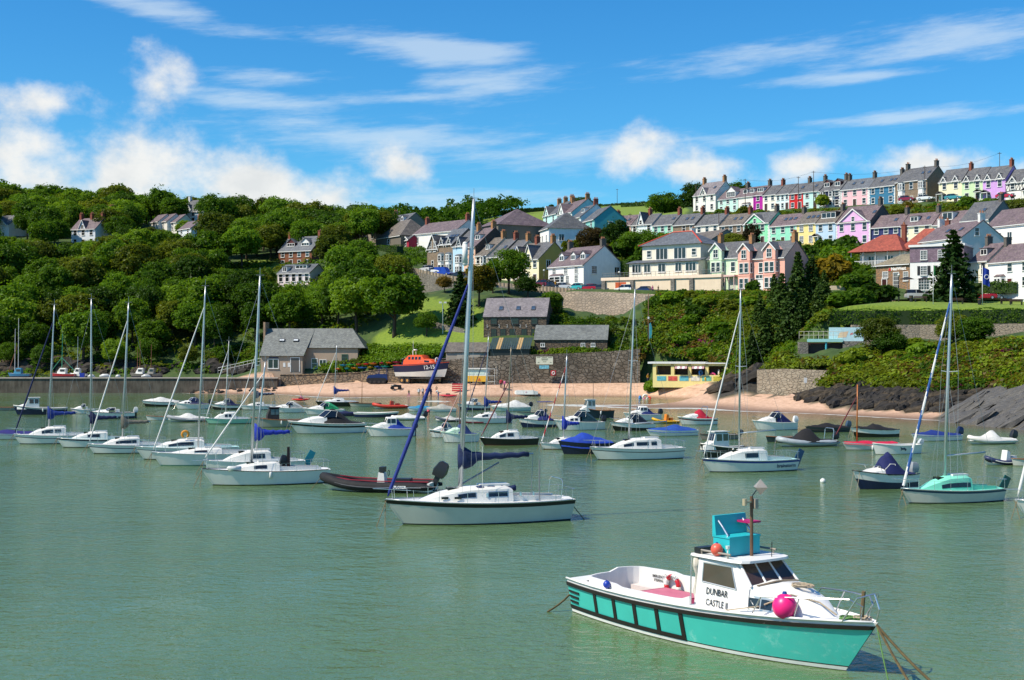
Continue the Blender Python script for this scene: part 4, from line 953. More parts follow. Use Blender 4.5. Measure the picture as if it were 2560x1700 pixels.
w_ = 11.6
b = MB().box(0, w_, 0, 8, -4, 5.9); prism(b, 0, w_, 0, 8, 5.901, 9.3); b.build('wall', STONE['dark'], t)
roof_gable(t, 0, w_, 0, 8, 5.9, 9.3, ROOF['lilac'])
DF = mat('dark_window_frame', (0.03, 0.03, 0.03))
for x in (1.9, 3.6, 5.3, 7.5, 9.3): window(t, x, -0.01, 2.2, 0.85, 1.35, 'cross', trim=DF)
for x, ww in ((1.9, 1.0), (5.8, 1.2), (9.4, 1.0)): window(t, x, -0.01, 4.6, ww, 0.95, 'sash', trim=DF)
PT = mat('pattress_iron', (0.55,0.53,0.50), 0.6)
for k, x in enumerate((0.7, 2.9, 4.4, 6.8, 7.9, 10.0)):
 o = link('tie_plate', text_mesh('S' if k in (0, 4) else '2', 0.75, PT, 0.03), t); basis(o, (x, -0.03, 4.15), (1,0,0), (0,0,1))
for x in (3.0, 6.2, 9.0): skylight(t, x, 8, 5.9, 3.4, 0.4)
MB().box(1.5, w_ - 1.2, -0.12, -0.0, -0.6, 0.9).build('loading_door', mat('dark_green_door', (0.02,0.035,0.03)), t)
t = thing('stone_shed', 'low stone store with a pale slate roof on the beach wall', 'shed', P(1336, 884, 236), R(-8))
w_ = 13.0
b = MB().box(0, w_, 0, 6.5, -4, 2.5); prism(b, 0, w_, 0, 6.5, 2.501, 5.0); b.build('wall', STONE['dark'], t)
roof_gable(t, 0, w_, 0, 6.5, 2.5, 5.0, ROOF['pale'])
for x in (1.5, 8.7, 10.5): window(t, x, -0.01, 1.3, 0.6, 0.5, 'two')
window(t, 3.7, -0.01, -0.3, 0.6, 1.0, 'sash')
t = thing('corrugated_shed', 'dark green corrugated shed with two clear tan roof strips', 'shed', P(1226, 886, 233), R(-7))
CG = mat('corrugated_green', (0.055, 0.085, 0.082), 0.45, 0.15, metal=0.3); CT = mat('corrugated_tan', (0.46, 0.30, 0.13), 0.5)
MB().box(0, 6.9, 0, 4.5, -3, 1.0).build('wall', mat('shed_green', (0.012,0.022,0.020)), t)
n_ = 18
for k in range(n_):
 a, b2 = -0.2 + 7.3 * k / n_, -0.2 + 7.3 * (k + 1) / n_
 s_ = MB(); slab(s_, [(a,-0.3,0.95),(b2-0.07,-0.3,0.95),(b2-0.07,4.6,3.0),(a,4.6,3.0)], 0.05)
 s_.build('roof_sheet', CT if k in (3, 4, 12, 13) else CG, t)
t = thing('grey_shed', 'low grey boarded shed with a brown roof behind the lifeboat', 'shed', P(1115, 908, 236), R(-6))
b = MB().box(0, 7.6, 0, 4.5, -2, 2.0); prism(b, 0, 7.6, 0, 4.5, 2.001, 3.6); b.build('wall', wm('#a69a8a'), t)
roof_gable(t, 0, 7.6, 0, 4.5, 2.0, 3.6, ROOF['brown']); 
for x in (2.0, 4.3): MB().box(x, x + 1.9, -0.05, 0.0, -0.3, 1.7).build('double_door', wm('#b3a898'), t)
MB().box(7.3, 7.45, -0.06, 0.0, -0.4, 2.0).build('corner_post', mat('red_post', (0.25,0.02,0.03)), t)
t = thing('back_shed', 'pale slate lean-to roof tucked behind the stone store', 'shed', P(1528, 880, 240), R(-14))
MB().box(0, 4.6, 0, 5, -3, 2.0).build('wall', STONE['grey'], t)
r_ = MB(); slab(r_, [(-0.2,-0.3,1.9),(4.9,-0.3,1.9),(4.9,5,4.9),(-0.2,5,4.9)], 0.12); r_.build('roof', ROOF['pale'], t)
skylight(t, 3.0, 10, 1.9, 3.0, 0.2)
for k, (xx, yy) in enumerate(((1004, 899), (1052, 897))):
 t = thing('beach_hut', 'grey beach hut with a shallow white-edged gable behind the lifeboat', 'hut', P(xx, 915, 241), R(-8), 'beach huts behind the lifeboat')
 b = MB().box(0, 3.2, 0, 3, -2, 1.2); b.add([(0,0,1.2),(3.2,0,1.2),(1.6,0,2.0),(0,3,1.2),(3.2,3,1.2),(1.6,3,2.0)], [(0,1,2),(5,4,3)]); b.build('wall', wm('#6d7a86'), t)
 r_ = MB(); slab(r_, [(-0.15,-0.2,1.2),(1.6,-0.2,2.06),(1.6,3.1,2.06),(-0.15,3.1,1.2)], 0.08); slab(r_, [(3.35,-0.2,1.2),(1.6,-0.2,2.06),(1.6,3.1,2.06),(3.35,3.1,1.2)], 0.08); r_.build('roof', mat('hut_roof', (0.45,0.47,0.48)), t)
# ------------------------------------------------------------ retaining walls
def strip_wall(name, label, pts, m, th=0.8, cap=None, cat='wall', capm=None, batter=0.0):
 """pts: (px, py_top, py_bottom, Y)"""
 n = len(pts); vs = []; fs = []
 for i, (px, yt, yb, Y) in enumerate(pts):
  top = P(px, yt, Y + batter); bot = P(px, yb, Y)
  vs += [bot - Vector((0, 0, 1.5)), top, top + Vector((0, th, 0)), bot + Vector((0, th + batter, -1.5))]
 for i in range(n - 1):
  for k in range(4):
   k2 = (k + 1) % 4; fs.append((i*4+k, (i+1)*4+k, (i+1)*4+k2, i*4+k2))
 fs.append((0,1,2,3)); e = (n-1)*4; fs.append((e+3,e+2,e+1,e))
 o0 = P(*[pts[0][0], pts[0][2], pts[0][3]])
 t = thing(name, label, cat, o0)
 mb = MB().add([Vector(v) - o0 for v in vs], [f[::-1] for f in fs]); mb.build('masonry', m, t)
 if cap:
  c = MB()
  for i in range(n - 1):
   a = P(pts[i][0], pts[i][1], pts[i][3] + batter) - o0; b = P(pts[i+1][0], pts[i+1][1], pts[i+1][3] + batter) - o0
   a.z += 0.004; b.z += 0.004
   c.add([a + Vector((0,-0.12,0)), b + Vector((0,-0.12,0)), b + Vector((0,th+0.1,0)), a + Vector((0,th+0.1,0)),
    a + Vector((0,-0.12,cap)), b + Vector((0,-0.12,cap)), b + Vector((0,th+0.1,cap)), a + Vector((0,th+0.1,cap))],
    [(3,2,1,0),(4,5,6,7),(0,1,5,4),(1,2,6,5),(2,3,7,6),(3,0,4,7)])
  c.build('coping', capm or m, t)
 return t, o0
QW = mat('quay_concrete', (0.105, 0.082, 0.060), 0.85, 0.5, 0.6, 0.4, stain=0.9)
QT = mat('quay_top', (0.42, 0.36, 0.30), 0.85, 0.2, 1.0)
qw = thing('quay_wall', 'long dark stained quay wall running out on the left', 'wall', (-43.2, 243.0, 0))
for k in range(22):                                                     # cast bays of the quay, one after another
 MB().box(-14.0 * (k + 1) + 0.03, -14.0 * k - 0.03, 0, 1.6, -4, 2.62 + 0.02 * (k % 3)).build('quay_bay', QW, qw)
MB().box(-308, 0.1, -0.15, 1.9, 2.67, 2.86).build('coping', QT, qw)
qf = MB().box(-352, -43, 244.7, 268, -3, 2.5).build('quay_floor', mat('quay_paving', (0.28,0.24,0.20), 0.9, 0.3)); qf['kind'] = 'structure'
strip_wall('beach_wall', 'low coursed stone wall below the kayaks at the back of the beach', [(700,938,966,246),(760,937,961,245),(820,935,959,244),(900,932,955,242.5),(940,925,954,241),(1000,922,956,239)], stone_mat('beach_blocks', (0.30,0.21,0.125), (0.175,0.135,0.10), (0.085,0.07,0.055), 1.35, 1.0, 0.35), 0.9, 0.12)
strip_wall('harbour_wall', 'tall dark mossy harbour wall with signs at the back of the beach', [(1000,915,958,238),(1060,905,958,236),(1120,900,958,234),(1180,893,958,232.5),(1250,889,958,231.5),(1350,886,958,231),(1450,882,958,230.5),(1530,878,957,230),(1600,872,957,229)], stone_mat('mossy_rubble', (0.145,0.115,0.085), (0.245,0.205,0.16), (0.07,0.06,0.045), 1.2, 1.0, 0.55), 1.0)
RW = mat('road_wall', (0.30, 0.235, 0.17), 0.9, 0.35, 0.6, 0.6, stain=0.6)
t, o0 = strip_wall('road_wall', 'high curved retaining wall with a ribbed parapet below the street', [(1006,672,716,300),(1030,676,730,297),(1054,682,745,293.5),(1090,690,750,291),(1150,702,752,288),(1200,711,754,284.5),(1260,716,756,281),(1340,723,764,277),(1440,731,775,269)], STONE['grey'], 0.9)
pr_ = MB()
PW = [(1004,661,300),(1054,675,293.5),(1110,686,290),(1200,702,284.5),(1320,713,278),(1440,722,269)]
for (a, b) in zip(PW, PW[1:]):
 A = P(*a) - o0; B = P(*b) - o0; h = 1.0
 pr_.add([A + Vector((0,0.1,-h)), B + Vector((0,0.1,-h)), B + Vector((0,0.1,0)), A + Vector((0,0.1,0)), A + Vector((0,0.5,-h)), B + Vector((0,0.5,-h)), B + Vector((0,0.5,0)), A + Vector((0,0.5,0))], [(0,1,2,3),(7,6,5,4),(3,2,6,7),(0,3,7,4),(1,5,6,2)])
 k = max(2, int((B - A).length / 0.9))
 for i in range(k):
  q = A.lerp(B, (i + 0.5) / k); pr_.box(q.x - 0.16, q.x + 0.16, q.y - 0.12, q.y + 0.095, q.z - 1.5, q.z + 0.06)
pr_.build('parapet', mat('parapet_concrete', (0.42, 0.33, 0.235), 0.9, 0.25, 1.0, stain=0.5), t)
strip_wall('battered_wall', 'crumbling pale battered stone bank below the street', [(1395,731,800,261),(1440,728,800,259),(1520,730,802,256),(1600,734,802,252),(1640,736,800,250)], stone_mat('crumbling_stone', (0.36,0.285,0.21), (0.29,0.235,0.18), (0.24,0.20,0.15), 1.3, 0.8, 0.3), 0.8, batter=4.0)
strip_wall('buttress_wall', 'grey stone buttress wall at the end of the street', [(1617,740,815,247),(1632,738,815,246.5)], STONE['grey'], 3.0)
strip_wall('garden_wall', 'stone wall along the foot of the grassy park', [(1160,822,848,246),(1080,803,836,250),(1078,800,834,255)][::-1], STONE['grey'], 0.6)
strip_wall('cliff_wall', 'pale stone retaining wall at the right end of the sand', [(1895,925,982,188),(1960,922,988,186),(2068,926,994,183)], stone_mat('cliff_wall_stone', (0.40,0.335,0.245), (0.31,0.255,0.185), (0.25,0.205,0.15), 1.6, 0.7, 0.25), 0.8)
strip_wall('park_wall', 'long pale stone wall below the clipped park hedge', [(2130,812,866,196.5),(2300,812,862,196.5),(2450,810,858,195),(2620,808,854,193)], stone_mat('park_wall_stone', (0.44,0.35,0.25), (0.37,0.29,0.21), (0.26,0.21,0.155), 2.0, 0.6, 0.2), 0.8)
strip_wall('forecourt_wall', 'weathered plank-grey wall beside the bank forecourt', [(2076,714,745,240),(2192,716,748,236)], wm('#b5a58c'), 0.4)
# roads
def ribbon(name, pts, wd, m, lift=0.06):
 P3 = [P(*p) for p in pts]; vs = []; fs = []; dens = []
 for a, b in zip(P3, P3[1:]):
  k = max(2, int((b - a).length / 3))
  dens += [a.lerp(b, i / k) for i in range(k)]
 dens.append(P3[-1])
 for i, p in enumerate(dens):
  d = (dens[min(i+1, len(dens)-1)] - dens[max(i-1, 0)]); d.z = 0; d.normalize(); nrm = Vector((-d.y, d.x, 0))
  for s in (0, 1): q = p + nrm * wd * s; vs.append((q.x, q.y, p.z + lift))
 for i in range(len(dens) - 1): fs.append((i*2, i*2+2, i*2+3, i*2+1))
 o = MB().add(vs, fs).build(name, m); o['kind'] = 'structure'
 return o
ASPH = mat('asphalt', (0.055, 0.055, 0.058), 0.9, 0.25, 1.5)
ribbon('street', [(1004,668,300),(1054,682,294),(1110,692,290.5),(1200,708,285),(1320,718,278.5),(1440,727,270),(1560,733,263),(1700,738,254),(1780,740,249)], 7.0, ASPH)
ribbon('park_street', [(2120,752,224),(2300,750,223.5),(2620,750,220)], 8.0, ASPH, 0.15)
ribbon('upper_street', [(1735,534,389),(1990,527,359),(2170,518,343),(2340,510,327),(2600,504,306)], 3.2, ASPH, 0.05)
# ------------------------------------------------------------ foliage
def leaf_mat(name, c_dark, c_light, trans=0.5, rand=0.5):
 m = bpy.data.materials.new(name); m.use_nodes = True
 T = NT(m.node_tree); T.n.clear()
 geo = T.new('ShaderNodeNewGeometry'); oi = T.new('ShaderNodeObjectInfo')
 n = T.noise(geo.outputs['Position'], 0.55, 3.0, 0.6)
 f = T.m('ADD', T.m('MULTIPLY', n, 0.85), T.m('MULTIPLY', T.m('SUBTRACT', oi.outputs['Random'], 0.5), rand))
 c = T.ramp(f, [(0.22, c_dark), (0.68, c_light)])
 c = T.mix(T.m('MULTIPLY', T.m('SUBTRACT', geo.outputs['Random Per Island'], 0.45), 0.5, clamp=True), c, (c_light[0] * 1.3, c_light[1] * 1.15, c_light[2]))
 d = T.new('ShaderNodeBsdfDiffuse'); tr = T.new('ShaderNodeBsdfTranslucent'); gl = T.new('ShaderNodeBsdfGlossy'); gl.inputs['Roughness'].default_value = 0.45
 T.l.new(c, d.inputs[0]); T.l.new(T.mix(1.0, c, (1.3, 1.25, 0.5), 'MULTIPLY'), tr.inputs[0]); gl.inputs[0].default_value = (0.5, 0.55, 0.5, 1)
 mx = T.new('ShaderNodeMixShader'); mx.inputs[0].default_value = trans; T.l.new(d.outputs[0], mx.inputs[1]); T.l.new(tr.outputs[0], mx.inputs[2])
 m2 = T.new('ShaderNodeMixShader'); m2.inputs[0].default_value = 0.015; T.l.new(mx.outputs[0], m2.inputs[1]); T.l.new(gl.outputs[0], m2.inputs[2])
 out = T.new('ShaderNodeOutputMaterial'); T.l.new(m2.outputs[0], out.inputs[0])
 return m
LEAF = {'mid': leaf_mat('leaf_mid', (0.038, 0.095, 0.006), (0.130, 0.245, 0.015)),
  'light': leaf_mat('leaf_light', (0.062, 0.138, 0.008), (0.185, 0.305, 0.020)),
  'dark': leaf_mat('leaf_dark', (0.022, 0.056, 0.005), (0.068, 0.145, 0.011)),
  'olive': leaf_mat('leaf_olive', (0.052, 0.082, 0.007), (0.165, 0.205, 0.018)),
  'gold': leaf_mat('leaf_gold', (0.085, 0.085, 0.008), (0.26, 0.19, 0.015)),
  'lime': leaf_mat('leaf_lime', (0.095, 0.165, 0.010), (0.240, 0.320, 0.024)),
  'rust': leaf_mat('leaf_rust', (0.095, 0.065, 0.014), (0.220, 0.150, 0.030)),
  'purple': leaf_mat('leaf_heather', (0.10, 0.012, 0.060), (0.26, 0.030, 0.13)),
  'pine': leaf_mat('leaf_pine', (0.016, 0.042, 0.009), (0.055, 0.100, 0.018), 0.2),
  'hedge': leaf_mat('leaf_hedge', (0.040, 0.100, 0.009), (0.105, 0.195, 0.018)),
  'copper': leaf_mat('leaf_copper', (0.022, 0.022, 0.010), (0.070, 0.050, 0.018))}
BARK = mat('bark', (0.075, 0.055, 0.038), 0.95, 0.4, 5, 0.8)
def leaf_quads(c, n, size, rng, jit=0.6):
 """one small leaf-clump face per centre, roughly facing n"""
 N = len(c)
 n = n + rng.normal(0, jit, (N, 3)); n /= np.linalg.norm(n, axis=1)[:, None] + 1e-9
 r = rng.normal(0, 1, (N, 3)); u = np.cross(n, r); u /= np.linalg.norm(u, axis=1)[:, None] + 1e-9
 v = np.cross(n, u); s = (size * rng.uniform(0.6, 1.35, N))[:, None]
 u = u * s * 0.62; v = v * s
 bend = n * s * 0.18
 return np.stack([c - v, c + u + bend, c + v, c - u + bend], 1)
def quads_mesh(name, q, material, extra=None):
 N = len(q); me = bpy.data.meshes.new(name)
 co = q.reshape(-1, 3); idx = np.arange(N * 4, dtype=np.int32); starts = np.arange(0, N * 4, 4, dtype=np.int32)
 me.vertices.add(N * 4); me.vertices.foreach_set('co', co.astype(np.float32).ravel())
 me.loops.add(N * 4); me.loops.foreach_set('vertex_index', idx)
 me.polygons.add(N); me.polygons.foreach_set('loop_start', starts)
 me.update(); me.validate(); me.materials.append(material)
 return me
def blob_points(rng, cx, rad, per, flat=1.0, up=0.25):
 d = rng.normal(0, 1, (per, 3)); d /= np.linalg.norm(d, axis=1)[:, None]
 d[:, 2] = np.where(d[:, 2] < -0.35, -d[:, 2], d[:, 2])
 p = cx + d * rad * np.array([1, 1, flat]) * rng.uniform(0.72, 1.06, (per, 1))
 return p, d + np.array([0, 0, up])
def crown_mesh(seed, material, rx=4.3, rz=4.1, zc=6.0, nb=58, per=118, ls=0.235, lump=0.28, zmin=1.6):
 rng = np.random.default_rng(seed); Q = []
 for k in range(nb):
  t = rng.uniform(0, 2 * math.pi); cz = rng.uniform(-0.75, 0.92); rr = math.sqrt(max(0.05, 1 - cz * cz)) * rng.uniform(0.55, 0.80)
  c = np.array([math.cos(t) * rr * rx, math.sin(t) * rr * rx, zc + cz * rz * 0.74])
  br = rx * lump * rng.uniform(0.7, 1.25)
  p, n = blob_points(rng, c, br, per, 0.85)
  out = (p - np.array([0, 0, zc])); out /= np.linalg.norm(out, axis=1)[:, None]
  keep = ((p - c) * out).sum(1) > -br * 0.35
  p = p[keep]; n = n[keep]; ok = p[:, 2] > zmin
  Q.append(leaf_quads(p[ok], n[ok], ls, rng))
 # a few stray sprigs outside the lumps
 d = rng.normal(0, 1, (120, 3)); d /= np.linalg.norm(d, axis=1)[:, None]; d[:, 2] = np.abs(d[:, 2])
 Q.append(leaf_quads(np.array([0, 0, zc]) + d * np.array([rx, rx, rz]) * rng.uniform(0.9, 1.08, (120, 1)), d, ls, rng))
 # inner leaves close the heart of the crown
 d = rng.normal(0, 1, (420, 3)); d /= np.linalg.norm(d, axis=1)[:, None]
 Q.append(leaf_quads(np.array([0, 0, zc]) + d * np.array([rx, rx, rz]) * rng.uniform(0.35, 0.6, (420, 1)), d, ls * 2.3, rng, 0.3))
 return quads_mesh('crown', np.concatenate(Q), material)
def trunk_mesh(seed, h=6.0, r=0.26):
 rng = random.Random(seed); mb = MB()
 mb.tube([(0,0,-1.0),(0.05,0,1.2),(0.12,0.05,h*0.55),(0.05,0.1,h)], [r*1.25, r, r*0.75, r*0.3], 7)
 for k in range(5):
  a = k * 1.3 + rng.random(); z = h * rng.uniform(0.35, 0.7); l = rng.uniform(1.6, 2.8)
  mb.tube([(0.08,0.03,z),(math.cos(a)*l*0.5, math.sin(a)*l*0.5, z+l*0.5),(math.cos(a)*l, math.sin(a)*l, z+l*0.85)], [r*0.45, r*0.3, r*0.1], 5)
 return mb.mesh('trunk', BARK, True)
def conifer_mesh(seed, material, H=10.0, rb=3.0, layers=15, per=170, ls=0.34, droop=0.25, power=0.85, z0=0.09):
 rng = np.random.default_rng(seed); Q = []
 for k in range(layers):
  f = k / (layers - 1); z = H * (z0 + (1 - z0) * f); r = rb * (1 - f) ** power + 0.18
  nbr = max(5, int(11 * (1 - f * 0.6)))
  for b in range(nbr):
   a = 2 * math.pi * (b + rng.uniform(0, 0.8)) / nbr; rl = r * rng.uniform(0.72, 1.15)
   m = int(per / nbr * (0.4 + (1 - f)))
   t = rng.uniform(0.15, 1.0, m) ** 0.8
   p = np.stack([np.cos(a) * rl * t, np.sin(a) * rl * t, z - droop * rl * t + 0.12 * rl * t * t], 1)
   p += rng.normal(0, 0.20, (m, 3)) * np.array([1, 1, 0.6]) * (0.4 + r / rb)
   n = np.tile(np.array([math.cos(a) * 0.4, math.sin(a) * 0.4, 0.9]), (m, 1))
   Q.append(leaf_quads(p, n, ls, rng, 0.7))
 return quads_mesh('crown', np.concatenate(Q), material)
CROWNS = {}
def crown(kind, v):
 k = (kind, v)
 if k not in CROWNS:
  seed = hash_(kind) + v * 17
  CROWNS[k] = crown_mesh(seed, LEAF[kind], rx=4.2 + 0.5 * (v % 3), rz=4.3 - 0.3 * (v % 2))
 return CROWNS[k]
def hash_(s): return sum(ord(c) * (i + 3) for i, c in enumerate(s)) % 997
TRUNKS = [trunk_mesh(i) for i in range(4)]
BUSHES = {}
def bush_mesh(kind, v):
 k = (kind, v)
 if k not in BUSHES: BUSHES[k] = crown_mesh(500 + hash_(kind) + v, LEAF[kind], 1.25, 1.05, 0.75, 14, 75, 0.24, 0.5, 0.02)
 return BUSHES[k]
def tree(loc, h, kind, label, group=None, v=None, name='tree', wide=1.0, cat='tree'):
 v = random.randrange(4) if v is None else v
 s = h / 10.0
 t = thing(name, label, cat, loc, random.uniform(0, 6.28), group); t.scale = (s * wide * random.uniform(0.82, 1.25), s * wide * random.uniform(0.82, 1.25), s * random.uniform(0.92, 1.1))
 link('trunk', TRUNKS[v % 4], t); link('crown', crown(kind, v), t)
 return t
def bush(px, py, Y, w, kind, label, group=None, h=None, name='bush', z=None):
 p = P(px, py, Y)
 if z is None: p.z = gz(p.x, p.y) - 0.15
 t = thing(name, label, 'bush', p, random.uniform(0, 6.28), group)
 s = w / 2.5; t.scale = (s, s, (h or w * 0.75) / 1.85)
 link('foliage', bush_mesh(kind, random.randrange(3)), t)
 return t
# ------------------------------------------------------------ the wood on the left
KEEP = [(684,794,598,714,336),(456,512,523,552,414),(188,230,568,600,376),(-10,40,560,588,383),(370,445,552,570,400),(444,480,572,592,378),
  (868,1024,560,600,350),(940,1026,580,620,346),(1028,1144,556,660,330),(585,700,652,672,330),(640,925,818,935,250),(1000,1400,560,745,284),(985,1160,740,880,255),(232,256,555,575,395)]
FOREST = [(-330,942),(200,938),(560,928),(628,905),(640,860),(900,850),(912,800),(975,745),(985,715),(950,690),(925,660),(905,640),(1010,590),(1020,566),(900,575),(640,585),(480,562),(300,548),(0,530),(-330,532)]
FL = {'mid': 'mid-green broadleaf tree in the wood above the quay', 'light': 'pale fresh-green broadleaf tree in the wood above the quay', 'dark': 'dark green dense broadleaf tree in the wood above the quay', 'olive': 'olive green broadleaf tree in the wood above the quay'}
def clear(px, ytop, r, Y):
 """how far the crown must come down so that it hides no house"""
 lim = 0
 for (a, b, t, bt, yy) in KEEP:
  if Y < yy and px + r * 0.5 > a and px - r * 0.5 < b and ytop < bt: lim = max(lim, bt)
 return lim
def wood():
 rng = random.Random(11); pts = []
 cand = [(rng.uniform(-175, 5), rng.uniform(254, 448)) for _ in range(9000)]
 H = heights(np.array(cand)); n = 0
 cpx = HX + F * np.array([c[0] for c in cand]) / np.array([c[1] for c in cand]); cpy = HY - F * (H - CH) / np.array([c[1] for c in cand])
 inside = in_poly(cpx, cpy, FOREST)
 for (x, y), z, px, py, ok in zip(cand, H, cpx, cpy, inside):
  if not ok or px < -120: continue
  d = 5.8 if y < 330 else 7.0
  if any((x - a) ** 2 + (y - b) ** 2 < d * d for a, b in pts): continue
  h = rng.uniform(7.5, 12.5)
  if py > 915: h *= 0.62
  r = 0.42 * h * F / y
  lim = clear(px, py - h * F / y, r, y)
  if lim:
   h2 = (py - lim) * y / F
   if h2 < 2.6: continue
   h = h2; 
  if any(a - r*0.6 < px < b + r*0.6 and abs(y - yy) < 5 and t - 5 < py < bt + 25 for (a, b, t, bt, yy) in KEEP[:10]): continue
  pts.append((x, y)); n += 1
  kind = rng.choices(['mid', 'light', 'dark', 'olive'], [5, 3, 2.2, 1.6])[0]
  tree((x, y, z - 0.3), h, kind, FL[kind], 'trees of the wood above the quay', rng.randrange(4))
  if n >= 295: break
 return n
NW = wood()
def far_wood():
 """the ridge behind: a far-off wood that reads as one mass"""
 rng = np.random.default_rng(5); Q = []
 X = rng.uniform(-190, 60, 5200); Y = rng.uniform(425, 640, 5200); Z = heights(np.stack([X, Y], 1))
 px = HX + F * X / Y; py = HY - F * (Z - CH) / Y
 ok = in_poly(px, py, [(-330,575),(0,560),(500,590),(860,640),(1030,640),(1040,600),(1200,600),(1190,565),(1290,540),(1340,520),(1200,515),(900,520),(500,520),(-330,480)])
 taken = []
 for x, y, z, a in zip(X[ok], Y[ok], Z[ok], px[ok]):
  if any((x - p) ** 2 + (y - q) ** 2 < 36 for p, q in taken): continue
  if len(taken) > 420: break
  if any(kx0 - 18 < a < kx1 + 18 and y < ky + 16 for (kx0, kx1, _t, _b, ky) in KEEP[:10]): continue
  taken.append((x, y)); h = rng.uniform(6.5, 11.5)
  for k in range(9):
   c = np.array([x, y, z + h * 0.55]) + rng.normal(0, 1, 3) * np.array([2.2, 2.2, h * 0.16])
   p, n = blob_points(rng, c, rng.uniform(1.3, 2.3), 30)
   Q.append(leaf_quads(p, n, 0.62, rng))
 o = link('far_wood', quads_mesh('far_wood', np.concatenate(Q), LEAF['mid'])); o['kind'] = 'stuff'
 o['label'] = 'continuous dense green woodland along the ridge'
far_wood()
# single trees one can point at
def st(px, py, Y, h, kind, label, wide=1.0, v=None, name='tree'):
 p = P(px, py, Y); p.z = gz(p.x, p.y) - 0.2
 return tree(p, h, kind, label, None, v, name, wide)
st(985, 850, 252, 12.5, 'mid', 'big round green tree at the edge of the wood beside the park', 1.0, 0)
st(1066, 846, 247, 4.9, 'mid', 'small round lollipop tree casting a shadow on the grass', 0.9, 1)
st(1272, 765, 262, 9.6, 'light', 'bright green round tree in front of the cream houses', 1.05, 2)
st(1232, 762, 264, 6.2, 'olive', 'low olive green tree left of the bright round tree', 1.0, 3)
st(1198, 800, 256, 8.6, 'gold', 'golden olive tree behind the stone warehouse', 0.9, 0)
st(1112, 765, 270, 3.6, 'rust', 'small rusty-leaved tree by the park steps', 1.1, 1)
st(1320, 790, 258, 4.6, 'dark', 'dark small tree behind the warehouse gable', 1.0, 2)
st(1380, 800, 248, 5.0, 'mid', 'ivy-clad bushy tree right of the warehouse', 1.2, 3)
st(1660, 540, 440, 11, 'mid', 'round tree on the skyline left of the tall white end house', 1.1, 1)
st(1735, 500, 430, 11, 'dark', 'tree rising behind the tall white end house', 1.0, 2)
st(1850, 500, 425, 9, 'mid', 'tree between the tall white end house and the aqua one', 1.1, 0)
st(1455, 528, 605, 5.6, 'dark', 'lone wide tree on the field skyline', 1.7, 2)
st(1378, 533, 612, 4.2, 'dark', 'lone small tree on the field skyline hedge', 0.8, 3)
st(2470, 455, 372, 5.5, 'olive', 'low tree behind the uppermost roofs next to the pole', 1.6, 1)
st(1540, 660, 318, 9.0, 'dark', 'big dark tree below the pale blue end house', 1.2, 0)
st(1480, 650, 325, 8.5, 'copper', 'dark copper tree above the white cottage', 1.15, 1)
st(1600, 655, 312, 7.0, 'mid', 'round bushy tree above the terrace hotel', 1.3, 2)
st(1660, 650, 318, 4.8, 'light', 'light green tree below the mint terraced house', 1.4, 3)
st(1880, 640, 306, 6.5, 'copper', 'dark bronze tree in front of the bright mint house', 0.9, 0)
st(1835, 640, 308, 5.0, 'olive', 'olive bush-like tree in front of the brown stone terrace', 1.2, 2)
st(2540, 540, 292, 6.5, 'olive', 'golden green tree at the right end between the terraces', 1.2, 1)
st(2245, 560, 318, 4.6, 'olive', 'bushy olive tree on the wall below the brown stone end house', 1.2, 3)
st(2196, 890, 186, 5.8, 'olive', 'tall olive shrub-tree on the cliff below the park wall', 1.0, 2)
st(2225, 895, 184, 4.2, 'dark', 'dark green shrub-tree leaning on the park wall path', 1.3, 1)
st(2385, 880, 183, 5.6, 'olive', 'broad olive tree on the cliff under the hedge', 1.1, 0)
st(2440, 905, 179, 4.6, 'dark', 'dark tree on the cliff above the slate slabs', 1.3, 3)
PINES = [conifer_mesh(s, LEAF['pine'], 10, r, 16, 230, 0.36) for s, r in ((1, 3.3), (2, 2.7), (3, 2.9))]
PTR = MB().tube([(0,0,-1),(0,0,4),(0,0,9.6)], [0.28, 0.2, 0.03], 7).mesh('trunk', BARK, True)
def pine(px, py, Y, h, label, v=0, wide=1.0, ground=True, group=None, kind=None):
 p = P(px, py, Y)
 if ground: p.z = gz(p.x, p.y) - 0.2
 t = thing('pine_tree', label, 'tree', p, random.uniform(0, 6), group); s = h / 10; t.scale = (s * wide, s * wide, s)
 link('trunk', PTR, t); link('crown', PINES[v], t)
pine(2383, 764, 219, 12.0, 'big spreading dark pine on the park lawn in front of the white house', 0, 1.12)
CG_ = 'dark conifers on the bank beside the coral house'
for i, (px, py, Y, h) in enumerate(((1955,860,216,8.0),(1995,850,219,9.5),(2030,840,220,8.5),(1915,900,210,7.5),(1880,905,209,6.5),(2060,830,215,6.5),(1975,885,208,8.0),(1935,800,226,5.5),(2010,880,205,7.0),(1900,850,219,5.5),(2045,870,208,6.0))):
 pine(px, py, Y, h, 'tall dark conifer in the clump on the bank beside the coral house', i % 3, 0.95, True, CG_)
pine(1150, 838, 250, 10.0, 'broad dark conifer standing on the park grass', 2, 1.0)
pine(1218, 720, 281, 6.6, 'clipped dark yew below the cream houses', 1, 0.75)
pine(295, 520, 436, 8.5, 'pointed conifer on the ridge skyline', 1, 0.8, True)
pine(1865, 618, 312, 6.0, 'slim dark cypress in front of the bright mint house', 1, 0.6)
